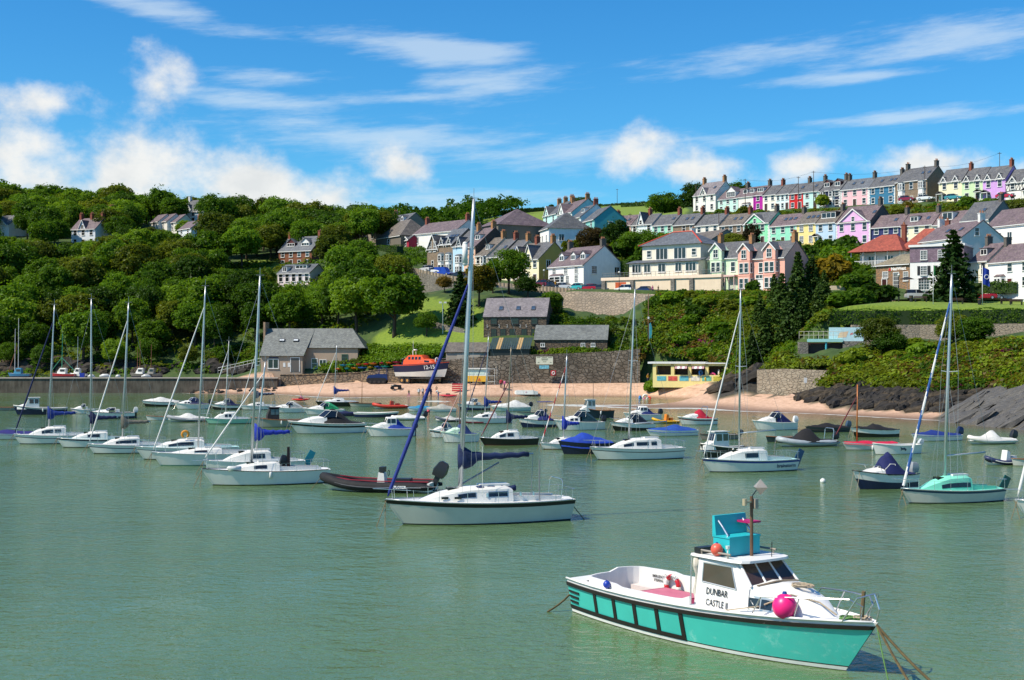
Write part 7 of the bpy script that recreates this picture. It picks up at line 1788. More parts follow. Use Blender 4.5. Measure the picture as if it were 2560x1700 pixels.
# motor boats, left
wheelhouse_boat('navy cabin boat with white wheelhouse and radar dome', 36, 166, 1036, NVY, fb=0.95, stripe=GRP, glass=TINT, frame=GRP)
open_boat('grey open boat with a tilted outboard at the left edge', -30, 44, 1026, hullm=paint('#8b8d88'), motor=BLACKP)
covered('white speedboat under a purple-blue cover hung with bunting', -40, 96, 1097, cloth('#23206b'), peak=0.6, ph=0.55, seed=3)
cruiser('small white runabout with a clear screen beside the blue cabin boat', 178, 236, 1034, fb=0.6, rail=False)
cruiser('white-topped navy sports boat with two outboards', 214, 334, 1046, low=NVY, motor=paint('#c9cac6'), cuddy=True, cover=None, cabh=0.35)
cruiser('black and white cruiser under a tall peaked white cover', 355, 448, 1016, low=BLKH, full_cover=WHITEC, seed=2)
cruiser('little white cuddy boat with a blue oval window', 436, 522, 1022, canopy=None, cover=NAVY, motor=BLACKP, portholes=True, glass=STN, fb=0.75)
open_boat('flat white dinghy beside the covered grey inflatable', 366, 440, 1050, hullm=paint('#cfcfc6'), inner=GRP)
rib('grey inflatable under a tented white cover', 418, 523, 1054, mat('grey_hypalon', (0.24, 0.26, 0.28), 0.6), coverm=WHITEC, motor=None, seed=4)
cruiser('small dark boat with white cuddy behind the mint sailing boat', 527, 602, 1024, low=BLKH, hullm=GRP, cover=NAVY, fb=0.7)
wheelhouse_boat('grey wooden fishing boat with an open dark-framed wheelhouse', 627, 760, 1067, paint('#9b9c8e'), housem=mat('dark_frame_paint', (0.035, 0.022, 0.02)), whx=(-0.02, 0.20), fb=0.85, fore=False, white_rail=False, glass=CLEAR)
cruiser('white cruiser with clear-sided grey canopy', 675, 768, 1031, stripe=None, canopy=cloth('#bdbcb6'), low=None)
cruiser('white cruiser with a bright green canopy top', 757, 860, 1036, canopy=cloth('#1f9a63'), low=None)
covered('low navy boat with dark cover behind the black speedboat', 834, 888, 1040, NAVY, hullm=NVY, ph=0.5)
t_, h_, L_, z_ = cruiser('large white speedboat with broad black side stripe and black cover', 720, 910, 1082, stripe=BLKH, cover=BLACKC, cuddy=True, screen=True, fb=1.05, arch=False, name='speedboat', rail=False, yaw=22)
open_boat('grey dinghy with a thin brown mast', 872, 953, 1016, hullm=paint('#b9b8a8'), mast=(936, 0.1, WOOD), strip=paint('#7c8277'))
rib('long red inflatable with white console near the shore', 929, 1021, 1021, mat('red_hypalon', (0.55, 0.045, 0.02), 0.5), console=paint('#b53a2a'), motor=None)
open_boat('white-topped navy launch with a small tiller', 885, 1000, 1043, hullm=NVY, inner=GRP, rail=GRP, strip=GRP, bow='R', yaw=10)
cruiser('white fishing boat with wheelhouse and blue sloping canvas', 912, 1035, 1090, canopy='hard', cover=cloth('#1b3a94'), motor=BLACKP, cabh=0.62, fb=0.8, vert=True, name='fishing_boat')
rib('fat white inflatable under a white cover with black outboard', 976, 1062, 1050, mat('white_hypalon', (0.68, 0.66, 0.60), 0.55), coverm=WHITEC, seed=8, tip=0.2)
covered('boat under a vivid turquoise cover', 1018, 1082, 1027, cloth('#1d83ad'), hullm=GRP, ph=0.8, seed=5)
covered('boat under a grey-white tented tarpaulin', 1063, 1140, 1029, cloth('#a9a79c'), peak=0.45, ph=1.2, seed=6)
rib('dark grey inflatable with a pale windscreen cover', 1086, 1160, 1054, mat('slate_hypalon', (0.08, 0.10, 0.13), 0.6), coverm=cloth('#c0bfb8'), motor=None, seed=7)
cruiser('navy motorboat with white bow rail and curved screen', 1141, 1224, 1025, low=NVY, fb=0.75, glass=CLEAR)
covered('pale boat with a tall white cover at its middle', 1224, 1326, 1027, WHITEC, peak=0.35, ph=1.3, hullm=paint('#b9cfc6'), motor=BLACKP, seed=9)
open_boat('pale green rowing boat with a tilted black outboard', 1288, 1362, 1040, hullm=paint('#b3bba4'), motor=BLACKP, rail=paint('#3c3a34'))
cruiser('navy and white speedboat with a blue bimini frame', 1292, 1398, 1068, low=NVY, cover=cloth('#1b2766'), bimini=cloth('#1d2c7a'), fb=0.85, rail=False)
cruiser('small launch with a smoky blue screen cover', 1072, 1146, 1093, canopy=cloth('#5c7787'), fb=0.65, stripe=BLKH)
t_, h_, L_, z_ = cruiser('mint-cabined white boat with a blue hooped cover', 1100, 1196, 1105, deckm=mat('pale_mint', '#c3dfc6', 0.4), cover=cloth('#20386f'), screen=False, fb=0.8, cabh=0.6)
MB().tube([(0.02, 0, 0.6), (-0.1, 0, 4.6)], 0.05, 6).build('mast', mat('dark_mast', (0.10, 0.05, 0.04)), t_)
furled(t_, (L_ * 0.5, 0, 0.8), (-0.05, 0, 4.3), 0.045, mat('pink_sock', (0.55, 0.33, 0.28), 0.8))
MB().tube([(0, 0, 1.7), (-2.2, 0, 1.65)], 0.08, 6).build('furled_sail', mat('maroon_sailcloth', (0.14, 0.02, 0.025), 0.8), t_)
covered('dark-hulled boat under a bright blue tarpaulin', 1391, 1536, 1134, cloth('#1440a8'), hullm=paint('#101a35'), peak=0.55, ph=0.75, drop=0.42, fb=1.05, seed=10)
cruiser('white cuddy boat with dark green canopy and blue fender', 1381, 1510, 1074, canopy=cloth('#173f4a'), motor=BLACKP, portholes=True, fb=0.9)
wheelhouse_boat('deep green-navy fishing boat with white three-window wheelhouse', 1448, 1535, 1045, paint('#0f2a3a'), fb=1.05, post=2.2, whx=(0.08, 0.36), white_rail=False)
cruiser('white day cruiser with wheelhouse and long blue canvas', 1555, 1652, 1050, canopy='hard', cover=cloth('#142a66'), motor=BLACKP, vert=True, fb=0.75, name='fishing_boat')
cruiser('white and black speedboat with charcoal canopy by the blue tarpaulin', 1520, 1636, 1076, low=BLKH, canopy=cloth('#1d2a3e'), fb=0.8)
rib('bright yellow inflatable with an orange console', 1626, 1700, 1058, mat('yellow_hypalon', (0.75, 0.40, 0.01), 0.5), console=mat('orange_console', (0.75, 0.22, 0.01), 0.5), stripe=BLACKP, motor=None)
cruiser('white speedboat under a crimson cover with tow arch', 1690, 1792, 1061, cover=cloth('#b0102f'), stripe=paint('#6a1c2c'), arch=True, cuddy=True, screen=False, fb=0.75)
covered('white boat under a big sky-blue tarpaulin with a chrome rail', 1610, 1744, 1089, cloth('#1c4a9e'), peak=0.42, ph=0.85, drop=0.2, seed=11)
open_boat('varnished clinker boat with grey strakes and outboard', 1744, 1852, 1098, hullm=mat('clinker_grey', (0.28, 0.235, 0.19), 0.6, 0.25, 3), motor=BLACKP, rail=mat('dark_rail', (0.06, 0.04, 0.03)))
wheelhouse_boat('dark-hulled boat with white wheelhouse and black windows behind brainstorm', 1742, 1880, 1142, paint('#1c2326'), whx=(-0.02, 0.30), fb=0.85, glass=TINT, wh_h=1.25, yaw=24)
cruiser('white cuddy boat with navy sprayhood and white outboard', 1874, 1992, 1074, canopy=cloth('#16215e'), motor=paint('#d5d6d2'), fb=0.85)
covered('boat completely wrapped in a black cover', 2006, 2124, 1080, BLACKC, hullm=paint('#23303a'), ph=0.75, motor=paint('#3a4c5c'), drop=0.3, seed=12)
cruiser('black and white bowrider with flat black cover', 2117, 2246, 1092, low=BLKH, cover=BLACKC, cuddy=False, rail=False, fb=0.8, name='speedboat')
t_, L_, r_ = rib('grey inflatable with tall black console cover and chrome arch', 1930, 2096, 1115, mat('pale_grey_hypalon', (0.36, 0.40, 0.42), 0.5), coverm=BLACKC, arch=True, prof=[(0, 0.02), (0.25, 0.05), (0.45, 1.0), (0.58, 0.85), (0.72, 0.1), (1, 0.2)], seed=13)
open_boat('dark rowing boat half hidden behind the grey inflatable', 1910, 1992, 1104, hullm=paint('#26363a'))
t_, h_, L_ = covered('white wooden dayboat under a hot pink cover', 2096, 2246, 1123, cloth('#c8123f'), hullm=mat('white_planks', (0.66, 0.64, 0.60), 0.5, 0.1), ph=0.35, peak=0.6, B=1.9, seed=14, name='wooden_dayboat')
MB().tube([(L_ * 0.22, 0, 0.5), (L_ * 0.21, 0, 5.2)], [0.06, 0.045], 8).build('mast', mat('orange_varnish', (0.50, 0.15, 0.02), 0.35, 0.15), t_, True)
furled(t_, (L_ * 0.62, 0, 1.2), (L_ * 0.215, 0, 4.3), 0.05, mat('maroon_sailcloth', (0.14, 0.02, 0.025), 0.8))
for q in (0.3, 0.55): fender(t_, h_.side(q, 0.1, 1, 0.1), 0.09, 0.4)
t_, h_, L_ = open_boat('white open fishing boat with a grey outboard and horse emblem', 2172, 2306, 1134, hullm=GRP, inner=GRP, rail=GRP, motor=paint('#b9bdbd'), fb=0.75)
MB().add([(-0.3,0,0),(-0.1,0,0.14),(0.05,0,0.10),(0.28,0,0.2),(0.18,0,0.02),(0.22,0,-0.12),(0.1,0,-0.02),(-0.1,0,-0.02),(-0.2,0,-0.14)], [tuple(range(9))]).build('emblem', NVY, t_, loc=(-0.2, h_.side(0.46, 0.3)[1] + 0.03, h_.zs(0.46) - 0.3))
covered('white speedboat under a deep blue cover with navy outboard', 2267, 2405, 1101, cloth('#0f2d78'), ph=0.7, peak=0.55, motor=NVY, seed=15, motor_s=1.1)
rib('pale inflatable under a draped white cover with black outboard', 2407, 2542, 1109, mat('white_hypalon', (0.68, 0.66, 0.60), 0.55), coverm=WHITEC, motor=BLACKP, motor_s=1.1, seed=16, prof=[(0, 0.05), (0.3, 0.1), (0.45, 0.75), (0.7, 0.25), (1, 0.25)])
rib('navy and white inflatable at the right edge', 2450, 2570, 1161, mat('navy_hypalon', (0.02, 0.03, 0.09), 0.5), console=GRP, stripe=GRP, motor=None)
open_boat('cream open boat with a white outboard at the right edge', 2520, 2620, 1163, hullm=mat('cream_gelcoat', (0.66, 0.63, 0.55)), motor=None)
cruiser('navy-hulled bowrider with deep blue cockpit cover and long bow rail', 2116, 2296, 1220, low=NVY, cover=cloth('#101b52'), screen=True, cuddy=True, motor=paint('#8f9496'), fb=0.95, cabh=0.35, yaw=24)
t_, h_, L_, z_ = yacht('white yacht with roller-furled jib entering at the right edge', 2520, 2860, 1290, 540, jib=WJ, jr=0.08, cover=NAVY, yaw=10)
# big foreground yacht
tM, hM, LM, zM = yacht('large white yacht with black sheer band, navy boom cover and blue furled jib', 955, 1437, 1303, 498, sheer=mat('black_band', (0.014, 0.012, 0.014), 0.35), windows=((0.03, 0.13), (0.20, 0.29)), wf=(0.40, 0.72), wframe=ALU, cover=mat('navy_cover', (0.008, 0.022, 0.085), 0.85, 0.25, 3, 0.5), jib=mat('royal_furl', (0.010, 0.028, 0.22), 0.75, 0.2, 4, 0.4), jr=0.085,
 cabh=0.46, mx=0.10, mr=0.115, spread=0, rake=2.6, cab=(-0.16, 0.32), blen=0.40, jibtop=0.72, boomz=1.35, name='foreground_yacht', boot=mat('navy_boot', (0.012, 0.014, 0.03), 0.5), hullm=mat('cream_hull', (0.62, 0.60, 0.53), 0.38, 0.08, 0.8))
for q in (0.20, 0.135): 
 for sd in (1, -1): MB().box(q * LM - 0.16, q * LM + 0.16, sd * LM * 0.33 * 0.30 * (0.9 if q < 0.15 else 0.74) - 0.03, sd * LM * 0.33 * 0.30 * (0.9 if q < 0.15 else 0.74) + 0.03, zM + 0.2, zM + 0.3).build('portlight', TINT, tM)
mastx = 0.10 * LM
MB().tube([(mastx - 0.25, 0, 12.0), (mastx - 0.25, 0, 12.9)], [0.12, 0.12], 10).sphere((mastx - 0.25, 0, 12.9), 0.12).sphere((mastx - 0.25, 0, 12.0), 0.12).build('radar_reflector', WJ, tM, True)
MB().tube([(mastx - 0.1, 0, zM + 0.8), (mastx - 1.9, 0, zM + 1.75)], 0.045, 6).build('kicker', mat('grey_spar', (0.2, 0.21, 0.22), 0.4), tM)
rngc = random.Random(4); rr_ = []
for i in range(10):
 f = i / 9; rr_.append([Vector((0.2 - f * 1.9, 0.35 - f * 0.1 + (0.22 + 0.1 * math.sin(i * 1.7)) * math.cos(2*math.pi*k/8), zM + 0.62 - 0.05 * f + (0.10 + 0.06 * math.sin(i * 2.3)) * math.sin(2*math.pi*k/8))) for k in range(8)])
MB().rings(rr_).build('bundled_sail', mat('navy_cover', (0.008, 0.022, 0.085), 0.85), tM, True)
MB().tube([(-LM*0.30, 0.9, zM), (-LM*0.30, 0.9, zM + 1.9)], 0.03, 6).build('flag_post', mat('grey_spar', (0.2, 0.21, 0.22)), tM)
frame_arch(tM, -LM*0.42, 0.9, zM, zM + 0.95, -0.1, 0.02, 'stern_gantry')
MB().tube([(LM*0.02, 1.25, zM - 0.05), (LM*0.02, 1.25, zM + 2.6)], 0.012, 4).build('whip_aerial', GRP, tM)
lines(tM, [((-LM*0.48, 0.5, zM - 0.1), (-LM*0.56, 1.0, -0.15))], 0.025)
for q in (-0.02, -0.2, -0.27):
 MB().tube([(q*LM, 0.8, zM + 0.25), (q*LM, 0.8, zM + 0.42)], [0.07, 0.055], 8).build('winch', STEEL, tM)
# black inflatable with lettering
tR, LR, rR = rib('black inflatable with red trim, white console and big black outboard', 790, 1100, 1226, RUBBER, console=None, motor=None, yaw=-10, r=0.27, tip=0.42, name='rigid_inflatable', stripe=mat('grey_strake', (0.10,0.10,0.11), 0.6))
cn = MB().rings([[(-0.07*LR,-0.32,0.3),(0.0,-0.32,0.3),(0.0,0.32,0.3),(-0.07*LR,0.32,0.3)], [(-0.06*LR,-0.30,1.0),(-0.015*LR,-0.30,1.05),(-0.015*LR,0.30,1.05),(-0.06*LR,0.30,1.0)]]).build('console', GRP, tR)
MB().box(-0.06*LR, -0.02*LR, -0.29, 0.29, 1.06, 1.35).build('console_screen', BLACKP, cn); MB().torus((-0.09*LR, 0, 1.0), 0.17, 0.02, 'x', 16, 5).build('wheel', BLACKP, cn)
MB().box(-0.28*LR, -0.14*LR, -0.3, 0.3, 0.3, 0.72).build('seat', BLACKP, tR)
for sd in (1, -1):
 MB().tube([(-0.45*LR, sd*0.78, 0.60), (0.0, sd*0.80, 0.60), (0.22*LR, sd*0.70, 0.66), (0.36*LR, sd*0.45, 0.78)], 0.03, 5).build('red_trim', mat('red_trim', (0.28, 0.015, 0.03), 0.6), tR)
 q = link('lettering', text_mesh('EXPLORER', 0.20, mat('rib_letter', (0.75, 0.75, 0.73), 0.6, 0.02), 0.0, 0.008), tR); basis(q, (-0.22*LR, sd*(LR*0.20 + 0.015), 0.34), (-1 if sd > 0 else 1, 0, 0), (0, -0.15*sd, 1))
ob = outboard(tR, -LR/2 + 0.15, 0, 0.85, 1.45, BLACKP, -0.45)
# white mooring buoy, pink buoy and quay-side craft
b_ = W(2057, 1206); bo = thing('mooring_buoy', 'small round white buoy floating in open water', 'buoy', b_); MB().sphere((0,0,0.08), 0.17, nu=14, nv=10).build('float', paint('#e4e2dc'), bo, True); MB().tube([(0,0,0.22),(0,0,0.32)], 0.03, 6).build('eye', STEEL, bo)
b_ = W(1071, 1030); bo = thing('mooring_buoy', 'small round red-pink buoy beside the grey-white tarpaulin', 'buoy', b_); MB().sphere((0,0,0.12), 0.2).build('float', paint('#d23a4a'), bo, True); MB().tube([(0,0,0.3),(0,0,0.4)], 0.03, 6).build('eye', STEEL, bo)
b_ = W(1008, 1135)
def quay_boat(px, label, hullm, housem, w, masts, extra=None):
 p = P(px, 950, 252); p.z = 2.5
 t = thing('quay_boat', label, 'fishing boat', p, R(172), 'small craft standing on the quay')
 h = Hull(w, w * 0.33, 0.75, 0.55); ob = build_hull(h, t, [('a', -0.35), ('a', 0.1), ('s', 0)], [FOUL, hullm]); build_deck(h, t, GRP); ob.location.z = 0.35
 for c in t.children: c.location.z = 0.35
 w_ = Trunk([(0.2*w, 0.4, 0.3, 0.9, 1.3), (0.1*w, 0.5, 0.45, 0.9, 1.9), (-0.12*w, 0.5, 0.45, 0.9, 1.9)]); cb = w_.build(t, housem, 'wheelhouse'); w_.panes(cb, [(-0.1*w, 0.08*w)], 0.4, 0.85)
 for (x, hh, m) in masts: MB().tube([(x, 0, 0.9), (x - 0.1, 0, hh)], [0.06, 0.04], 6).build('mast', m, t)
 return t
GP_ = mat('green_pole', (0.05, 0.34, 0.20), 0.6); RP_ = mat('rusty_pole', (0.24, 0.09, 0.05), 0.8)
t_ = quay_boat(48, 'blue fishing boat on the quay with a tall white mast and red stay', paint('#2a6d92'), paint('#3b7d9c'), 4.6, [(0.2, 11.5, WJ), (0.9, 9.5, WJ)])
furled(t_, (2.2, 0, 1.2), (0.3, 0, 6.5), 0.06, RP_)
t_ = quay_boat(158, 'red fishing boat on the quay with green derrick poles', paint('#a3222a'), GRP, 5.4, [(0.3, 5.2, GP_), (0.25, 8.5, GP_)])
for s in (1, -1): MB().tube([(0.3, 0, 4.0), (s * 2.6, 0, 1.2)], 0.05, 5).build('derrick', GP_, t_)
quay_boat(195, 'small white boat on the quay with a bare grey mast', GRP, GRP, 3.6, [(0.1, 8.0, ALU)])
quay_boat(352, 'old boat on the quay with twin rusty masts', paint('#6b6a62'), GRP, 4.4, [(0.2, 7.2, RP_), (0.7, 6.0, RP_)])
quay_boat(380, 'weathered boat on the quay with one brown mast', paint('#5d5a55'), paint('#8f8a80'), 4.0, [(0.2, 6.5, RP_)])
for i, (px, w, h, c) in enumerate(((206, 0.9, 0.75, '#1d3fae'), (228, 1.0, 0.5, '#d8d8d4'), (262, 1.6, 0.6, '#d3d3cf'), (295, 0.7, 0.45, '#d9d9d5'), (365, 1.4, 0.5, '#c9c9c5'))):
 p = P(px, 950, 247); p.z = 2.5
 tb2 = thing('fish_box' if i == 0 else 'dinghy', ('bright blue plastic tub on the quay' if i == 0 else 'upturned white tender lying on the quay'), 'tub' if i == 0 else 'dinghy', p, 0, None if i == 0 else 'upturned tenders on the quay')
 if i == 0: MB().rings([[(-w*.4,-.3,0),(w*.4,-.3,0),(w*.4,.3,0),(-w*.4,.3,0)], [(-w*.5,-.4,h+0.36),(w*.5,-.4,h+0.36),(w*.5,.4,h+0.36),(-w*.5,.4,h+0.36)]]).build('tub', paint(c), tb2)
 else: MB().rings([[(x*w, y, z) for (y, z) in ((-.4*k,.36),(-.3*k,.36+h*k),(.3*k,.36+h*k),(.4*k,.36))] for x, k in ((-.6,.5),(-.2,1),(.3,1),(.7,.35))]).build('shell', paint(c), tb2, True)
# ------------------------------------------------------------ foreground launch
TQ = mat('turquoise_hull', '#46c2b4', 0.30, 0.10, 0.7, coat=0.3); SEATB = mat('turquoise_box', '#27b4bd', 0.45, 0.05); LW = mat('launch_white', (0.80, 0.785, 0.75), 0.38, 0.07, 0.9, stain=0.08)
def scuffed():
 """turquoise paint with pale scuffs low on the fore hull"""
 m = MATS['turquoise_hull']; T = NT(m.node_tree); b = T.n['Principled BSDF']; tc = T.new('ShaderNodeTexCoord')
 old = b.inputs['Base Color'].links[0].from_socket
 sp = T.new('ShaderNodeSeparateXYZ'); T.l.new(tc.outputs['Object'], sp.inputs[0])
 n = T.noise(tc.outputs['Object'], 2.3, 8.0, 0.72); n2 = T.noise(tc.outputs['Object'], 0.7, 2.0)
 f = T.m('MULTIPLY', T.ramp(n, [(0.55, 0.0), (0.72, 0.75)]), T.ramp(n2, [(0.45, 0.0), (0.62, 1.0)]))
 f = T.m('MULTIPLY', f, T.m('GREATER_THAN', sp.outputs[0], 0.2))
 c = T.mix(f, old, (0.40, 0.74, 0.66)); T.l.new(c, b.inputs['Base Color'])
scuffed()
HA = R(-54.8)
hb = thing('harbour_launch', 'turquoise and white passenger launch with black fender strips and a blue roof seat', 'launch', (5.74, 36.5, 0), HA)
def loc(v):
 v = Vector(v) - Vector((5.74, 36.5, 0)); c, s = math.cos(-HA), math.sin(-HA)
 return Vector((v.x * c - v.y * s, v.x * s + v.y * c, v.z))
h = Hull(10.9, 3.05, 1.36, 1.02, tr=0.74, rake=0.115, trake=-0.012, k=0.80, kb=0.30, mid=0.38, full=2.5, sag=0.05)
BAND = mat('black_fender', (0.020, 0.014, 0.013), 0.5, 0.2)
build_hull(h, hb, [('a', -0.35), ('a', 0.02), ('a', 0.11), ('a', 0.14), ('s', 0.20), ('s', 0.09), ('s', 0.0)], [BAND, LW, BAND, TQ, BAND, LW], ns=31)
def ribbon_on(t0, t1, d0, d1, name, m=BAND, out=0.028, n=10, za=None, sides=(1, -1)):
 """raised strip on the hull side from station t0 to t1, between depths d0 and d1 below the sheer"""
 for sd in sides:
  vs = []
  for i in range(n + 1):
   t = t0 + (t1 - t0) * i / n
   zt = h.zs(t) - d0; zb = h.zs(t) - d1 if za is None else za
   for z in (zt, zb):
    p = h.pt(t, z, sd); vs += [p, p + Vector((0, sd * out, 0))]
  fs = []
  for i in range(n):
   a = i * 4; b = a + 4
   for q in ((a+1, b+1, b+3, a+3), (a, b, b+1, a+1), (a+2, a+3, b+3, b+2)): fs.append(q if sd < 0 else q[::-1])
  fs += [(0,1,3,2), (n*4, n*4+2, n*4+3, n*4+1)]
  MB().add(vs, fs).build(name, m, hb)
ribbon_on(0.0, 0.995, 0.09, 0.20, 'rubbing_band', out=0.05, n=30)
tx = lambda x: (x + 5.45) / 10.9
for x in (-3.85, -2.87, -1.9, -0.95, 0.0): ribbon_on(tx(x - 0.07), tx(x + 0.07), 0.198, 0.6, 'fender_strip', za=0.22, n=2)
[MB().add(sum([[h.pt(t, 0.25, sd) + Vector((0, sd*0.03, 0)), h.pt(t, 0.14, sd) + Vector((0, sd*0.03, 0)), h.pt(t, 0.14, sd)] for t in [tx(0.071) * i / 16 for i in range(17)]], []), sum([[(i*3, i*3+3, i*3+4, i*3+1), (i*3+1, i*3+4, i*3+5, i*3+2)] for i in range(16)], [])).build('lower_band', BAND, hb) for sd in (1, -1)]
for k in range(3): ribbon_on(0.005, 0.062 - k * 0.006, 0.33 + k * 0.15, 0.39 + k * 0.15, 'fender_bar', out=0.035, n=3)
# decks: side decks, foredeck, stern deck round the open well
def ring_deck():
 vs = []; fs = []; N = 30
 for i in range(N + 1):
  t = i / N; e = h.side(t, 0.0); x = e.x
  inner = 0.0 if (x > 0.1 or x < -4.95) else max(0.0, h.yb(t) - 0.30)
  for s in (1, -1): vs += [(e.x, s * e.y, e.z), (e.x, s * inner, e.z + 0.012)]
 for i in range(N):
  a = i * 4; b = a + 4; fs += [(a, a+1, b+1, b), (a+2, b+2, b+3, a+3)]
 return MB().add(vs, [f[::-1] for f in fs])
ring_deck().build('deck', LW, hb)
build_rail(h, hb, LW, 0.035, 0.0, 0.99, -0.02, 'gunwale')
# coaming wall swept round the well
path = []
for i in range(15):
 x = 0.12 - i * 4.5 / 14; path.append((x, h.yb(tx(x)) - 0.32))
R0 = path[-1]
full_ = [(x, -y) for x, y in path] + [(R0[0] - 0.36 * math.sin(a), -R0[1] * math.cos(a)) for a in [math.pi * k / 10 for k in range(1, 10)]] + [(x, y) for x, y in path[::-1]]
rings = []
for i, (x, y) in enumerate(full_):
 a = full_[max(0, i - 1)]; b = full_[min(len(full_) - 1, i + 1)]; d = Vector((b[0] - a[0], b[1] - a[1])).normalized(); n = Vector((-d.y, d.x))
 zt = h.zs(max(0.0, tx(x))) + (0.13 if y < 0 else 0.24) + (0.06 if x < -3 else 0) + (0.12 * max(0, x + 0.25) / 0.37 if x > -0.25 else 0)
 o = Vector((x, y)); p = o + n * 0.075
 rings.append([(o.x, o.y, 0.3), (o.x, o.y, zt), (p.x, p.y, zt), (p.x, p.y, 0.3)])
MB().rings(rings).build('coaming', LW, hb)
MB().box(-4.6, 0.1, -0.98, 0.98, 0.28, 0.34).build('well_floor', mat('well_grey', (0.46, 0.41, 0.38), 0.7, 0.12), hb)
for s in (1, -1): MB().box(-4.5, 0.05, s * 0.62 if s > 0 else -1.0, 1.0 if s > 0 else -0.62, 0.345, 0.80).build('bench', mat('bench_pinkwhite', (0.66, 0.58, 0.55), 0.5), hb)
CR = mat('crimson_board', (0.30, 0.012, 0.045), 0.5, 0.15)
MB().box(-2.9, -0.1, -0.61, 0.61, 0.345, 0.94).build('engine_box', CR, hb); MB().box(-2.75, -1.1, -0.5, 0.5, 0.942, 0.96).build('engine_lid', mat('pink_lid', (0.62, 0.16, 0.22), 0.5), hb)
# fore cabin and wheelhouse
ft = Trunk([(4.05, 0.34, 0.25, 1.17, 1.26), (3.45, 0.66, 0.50, 1.10, 1.62), (2.55, 0.92, 0.74, 1.02, 1.84), (1.75, 1.02, 0.88, 0.96, 1.86)], 0.07); fc = ft.build(hb, LW, 'fore_cabin')
ft.panes(fc, [(2.02, 2.36), (2.40, 2.72)], 0.36, 0.66, TINT, 0, ALU)
wt = Trunk([(2.02, 0.98, 0.90, 0.97, 1.80), (1.50, 1.03, 0.84, 0.96, 2.36), (0.10, 1.06, 0.90, 0.96, 2.36)], 0.04); wh = wt.build(hb, LW, 'wheelhouse')
BRN = glass_mat('smoked_glass', (0.085, 0.050, 0.035), 0.08)
def quad_pane(xs, fs_, m, sd):
 pts = [wt.at(x, f, sd, 0.016) for x, f in zip(xs, fs_)]; MB().add(pts, [(0,1,2,3) if sd < 0 else (3,2,1,0)]).build('side_window', m, wh)
 fr = MB(); 
 for a, b in zip(pts, pts[1:] + pts[:1]): fr.tube([a, b], 0.018, 5)
 fr.build('window_frame', ALU, wh)
for sd in (1, -1): quad_pane((0.34, 1.58, 1.36, 0.34), (0.56, 0.56, 0.92, 0.92), BRN, sd)
front_pane(wh, wt.s[0], wt.s[1], BRN, n=3, v0=0.06, v1=0.92, off=0.055)
for u in (0.04, 0.345, 0.655, 0.96):
 a, b = wt.s[0], wt.s[1]; MB().tube([(a[0] + 0.05, (u * 2 - 1) * a[1] * 0.97, a[4] + 0.03), (b[0] + 0.05, (u * 2 - 1) * b[2], b[4])], 0.035, 6).build('mullion', LW, wh)
rf = []
for x, w in ((-0.12, 0.98), (1.45, 0.98), (1.72, 0.90), (1.84, 0.70), (1.88, 0.3)): rf.append([(x, -w, 2.385), (x, -w + 0.03, 2.45), (x, w - 0.03, 2.45), (x, w, 2.385)])
MB().rings(rf).build('wheelhouse_roof', LW, hb)
MB().box(0.085, 0.096, -0.5, 0.3, 0.98, 2.2).build('doorway', mat('inside_shade', (0.03, 0.025, 0.022), 0.8), wh)  # dark panel painted over the closed wall as the doorway's inner shade
cv = []
for i in range(7): cv.append([(0.02 + 0.06 * math.sin(i * 2.1), -0.98 - 0.02 * math.cos(i), 0.98 + i * 0.225), (0.12, -1.02, 0.98 + i * 0.225), (0.12, -0.80, 0.98 + i * 0.225), (-0.02 + 0.05 * math.cos(i * 1.7), -0.82, 0.98 + i * 0.225)])
MB().rings(cv).build('rolled_curtain', cloth('#cfc8bb'), hb, True)
MB().tube([(-0.06, -1.03, 0.95), (-0.06, -1.0, 2.4)], 0.022, 6).build('stanchion', STEEL, hb)
INK = mat('black_lettering', (0.012, 0.012, 0.014), 0.5, 0.02)
def letter(body, size, o, xd, yd, bold=0.003, sx=0.78, parent=hb): q = link('name_lettering', text_mesh(body, size, INK, 0.0, bold, sx), parent); basis(q, o, xd, yd)
for sd in (-1, 1):
 up = wt.at(0.9, 0.4, sd) - wt.at(0.9, 0.1, sd); dx = (wt.at(1.3, 0.3, sd) - wt.at(0.4, 0.3, sd)) * (1 if sd < 0 else -1)
 letter('DUNBAR', 0.25, wt.at(0.92, 0.40, sd, 0.03), dx, up); letter('CASTLE II', 0.25, wt.at(0.95, 0.19, sd, 0.03), dx, up)
letter('EMERGENCY', 0.11, (-3.72, h.yb(tx(-3.72)) - 0.345, 1.10), (1, 0.10, 0), (0, 0, 1)); letter('STEERING', 0.11, (-3.72, h.yb(tx(-3.72)) - 0.345, 0.98), (1, 0.10, 0), (0, 0, 1))
# lifebuoys
def lifebuoy(o, ax, txt, label):
 t = thing('lifebuoy', label, 'lifebuoy', (0, 0, 0)); t.parent = None
 c, s = math.cos(HA), math.sin(HA); t.location = (5.74 + o[0]*c - o[1]*s, 36.5 + o[0]*s + o[1]*c, o[2]); t.rotation_euler[2] = HA
 for k in range(8): MB().torus((0,0,0), 0.27, 0.075, ax, 6, 8, 0, k*math.pi/4, (k+1)*math.pi/4).build('ring_segment', paint('#e6e3de') if k % 2 else paint('#c4202a'), t, True)
 if txt: q = link('lettering', text_mesh(txt, 0.13, INK), t); basis(q, (0, -0.08, 0.27), (1,0,0), (0,0,1))
lifebuoy((-3.05, h.yb(tx(-3.05)) - 0.44, 0.92), 'y', 'DUNBAR', 'red and white lifebuoy lettered DUNBAR inside the launch')
lifebuoy((0.22, 0.35, 2.88), 'x', None, 'red and white lifebuoy hung behind the blue roof seat')
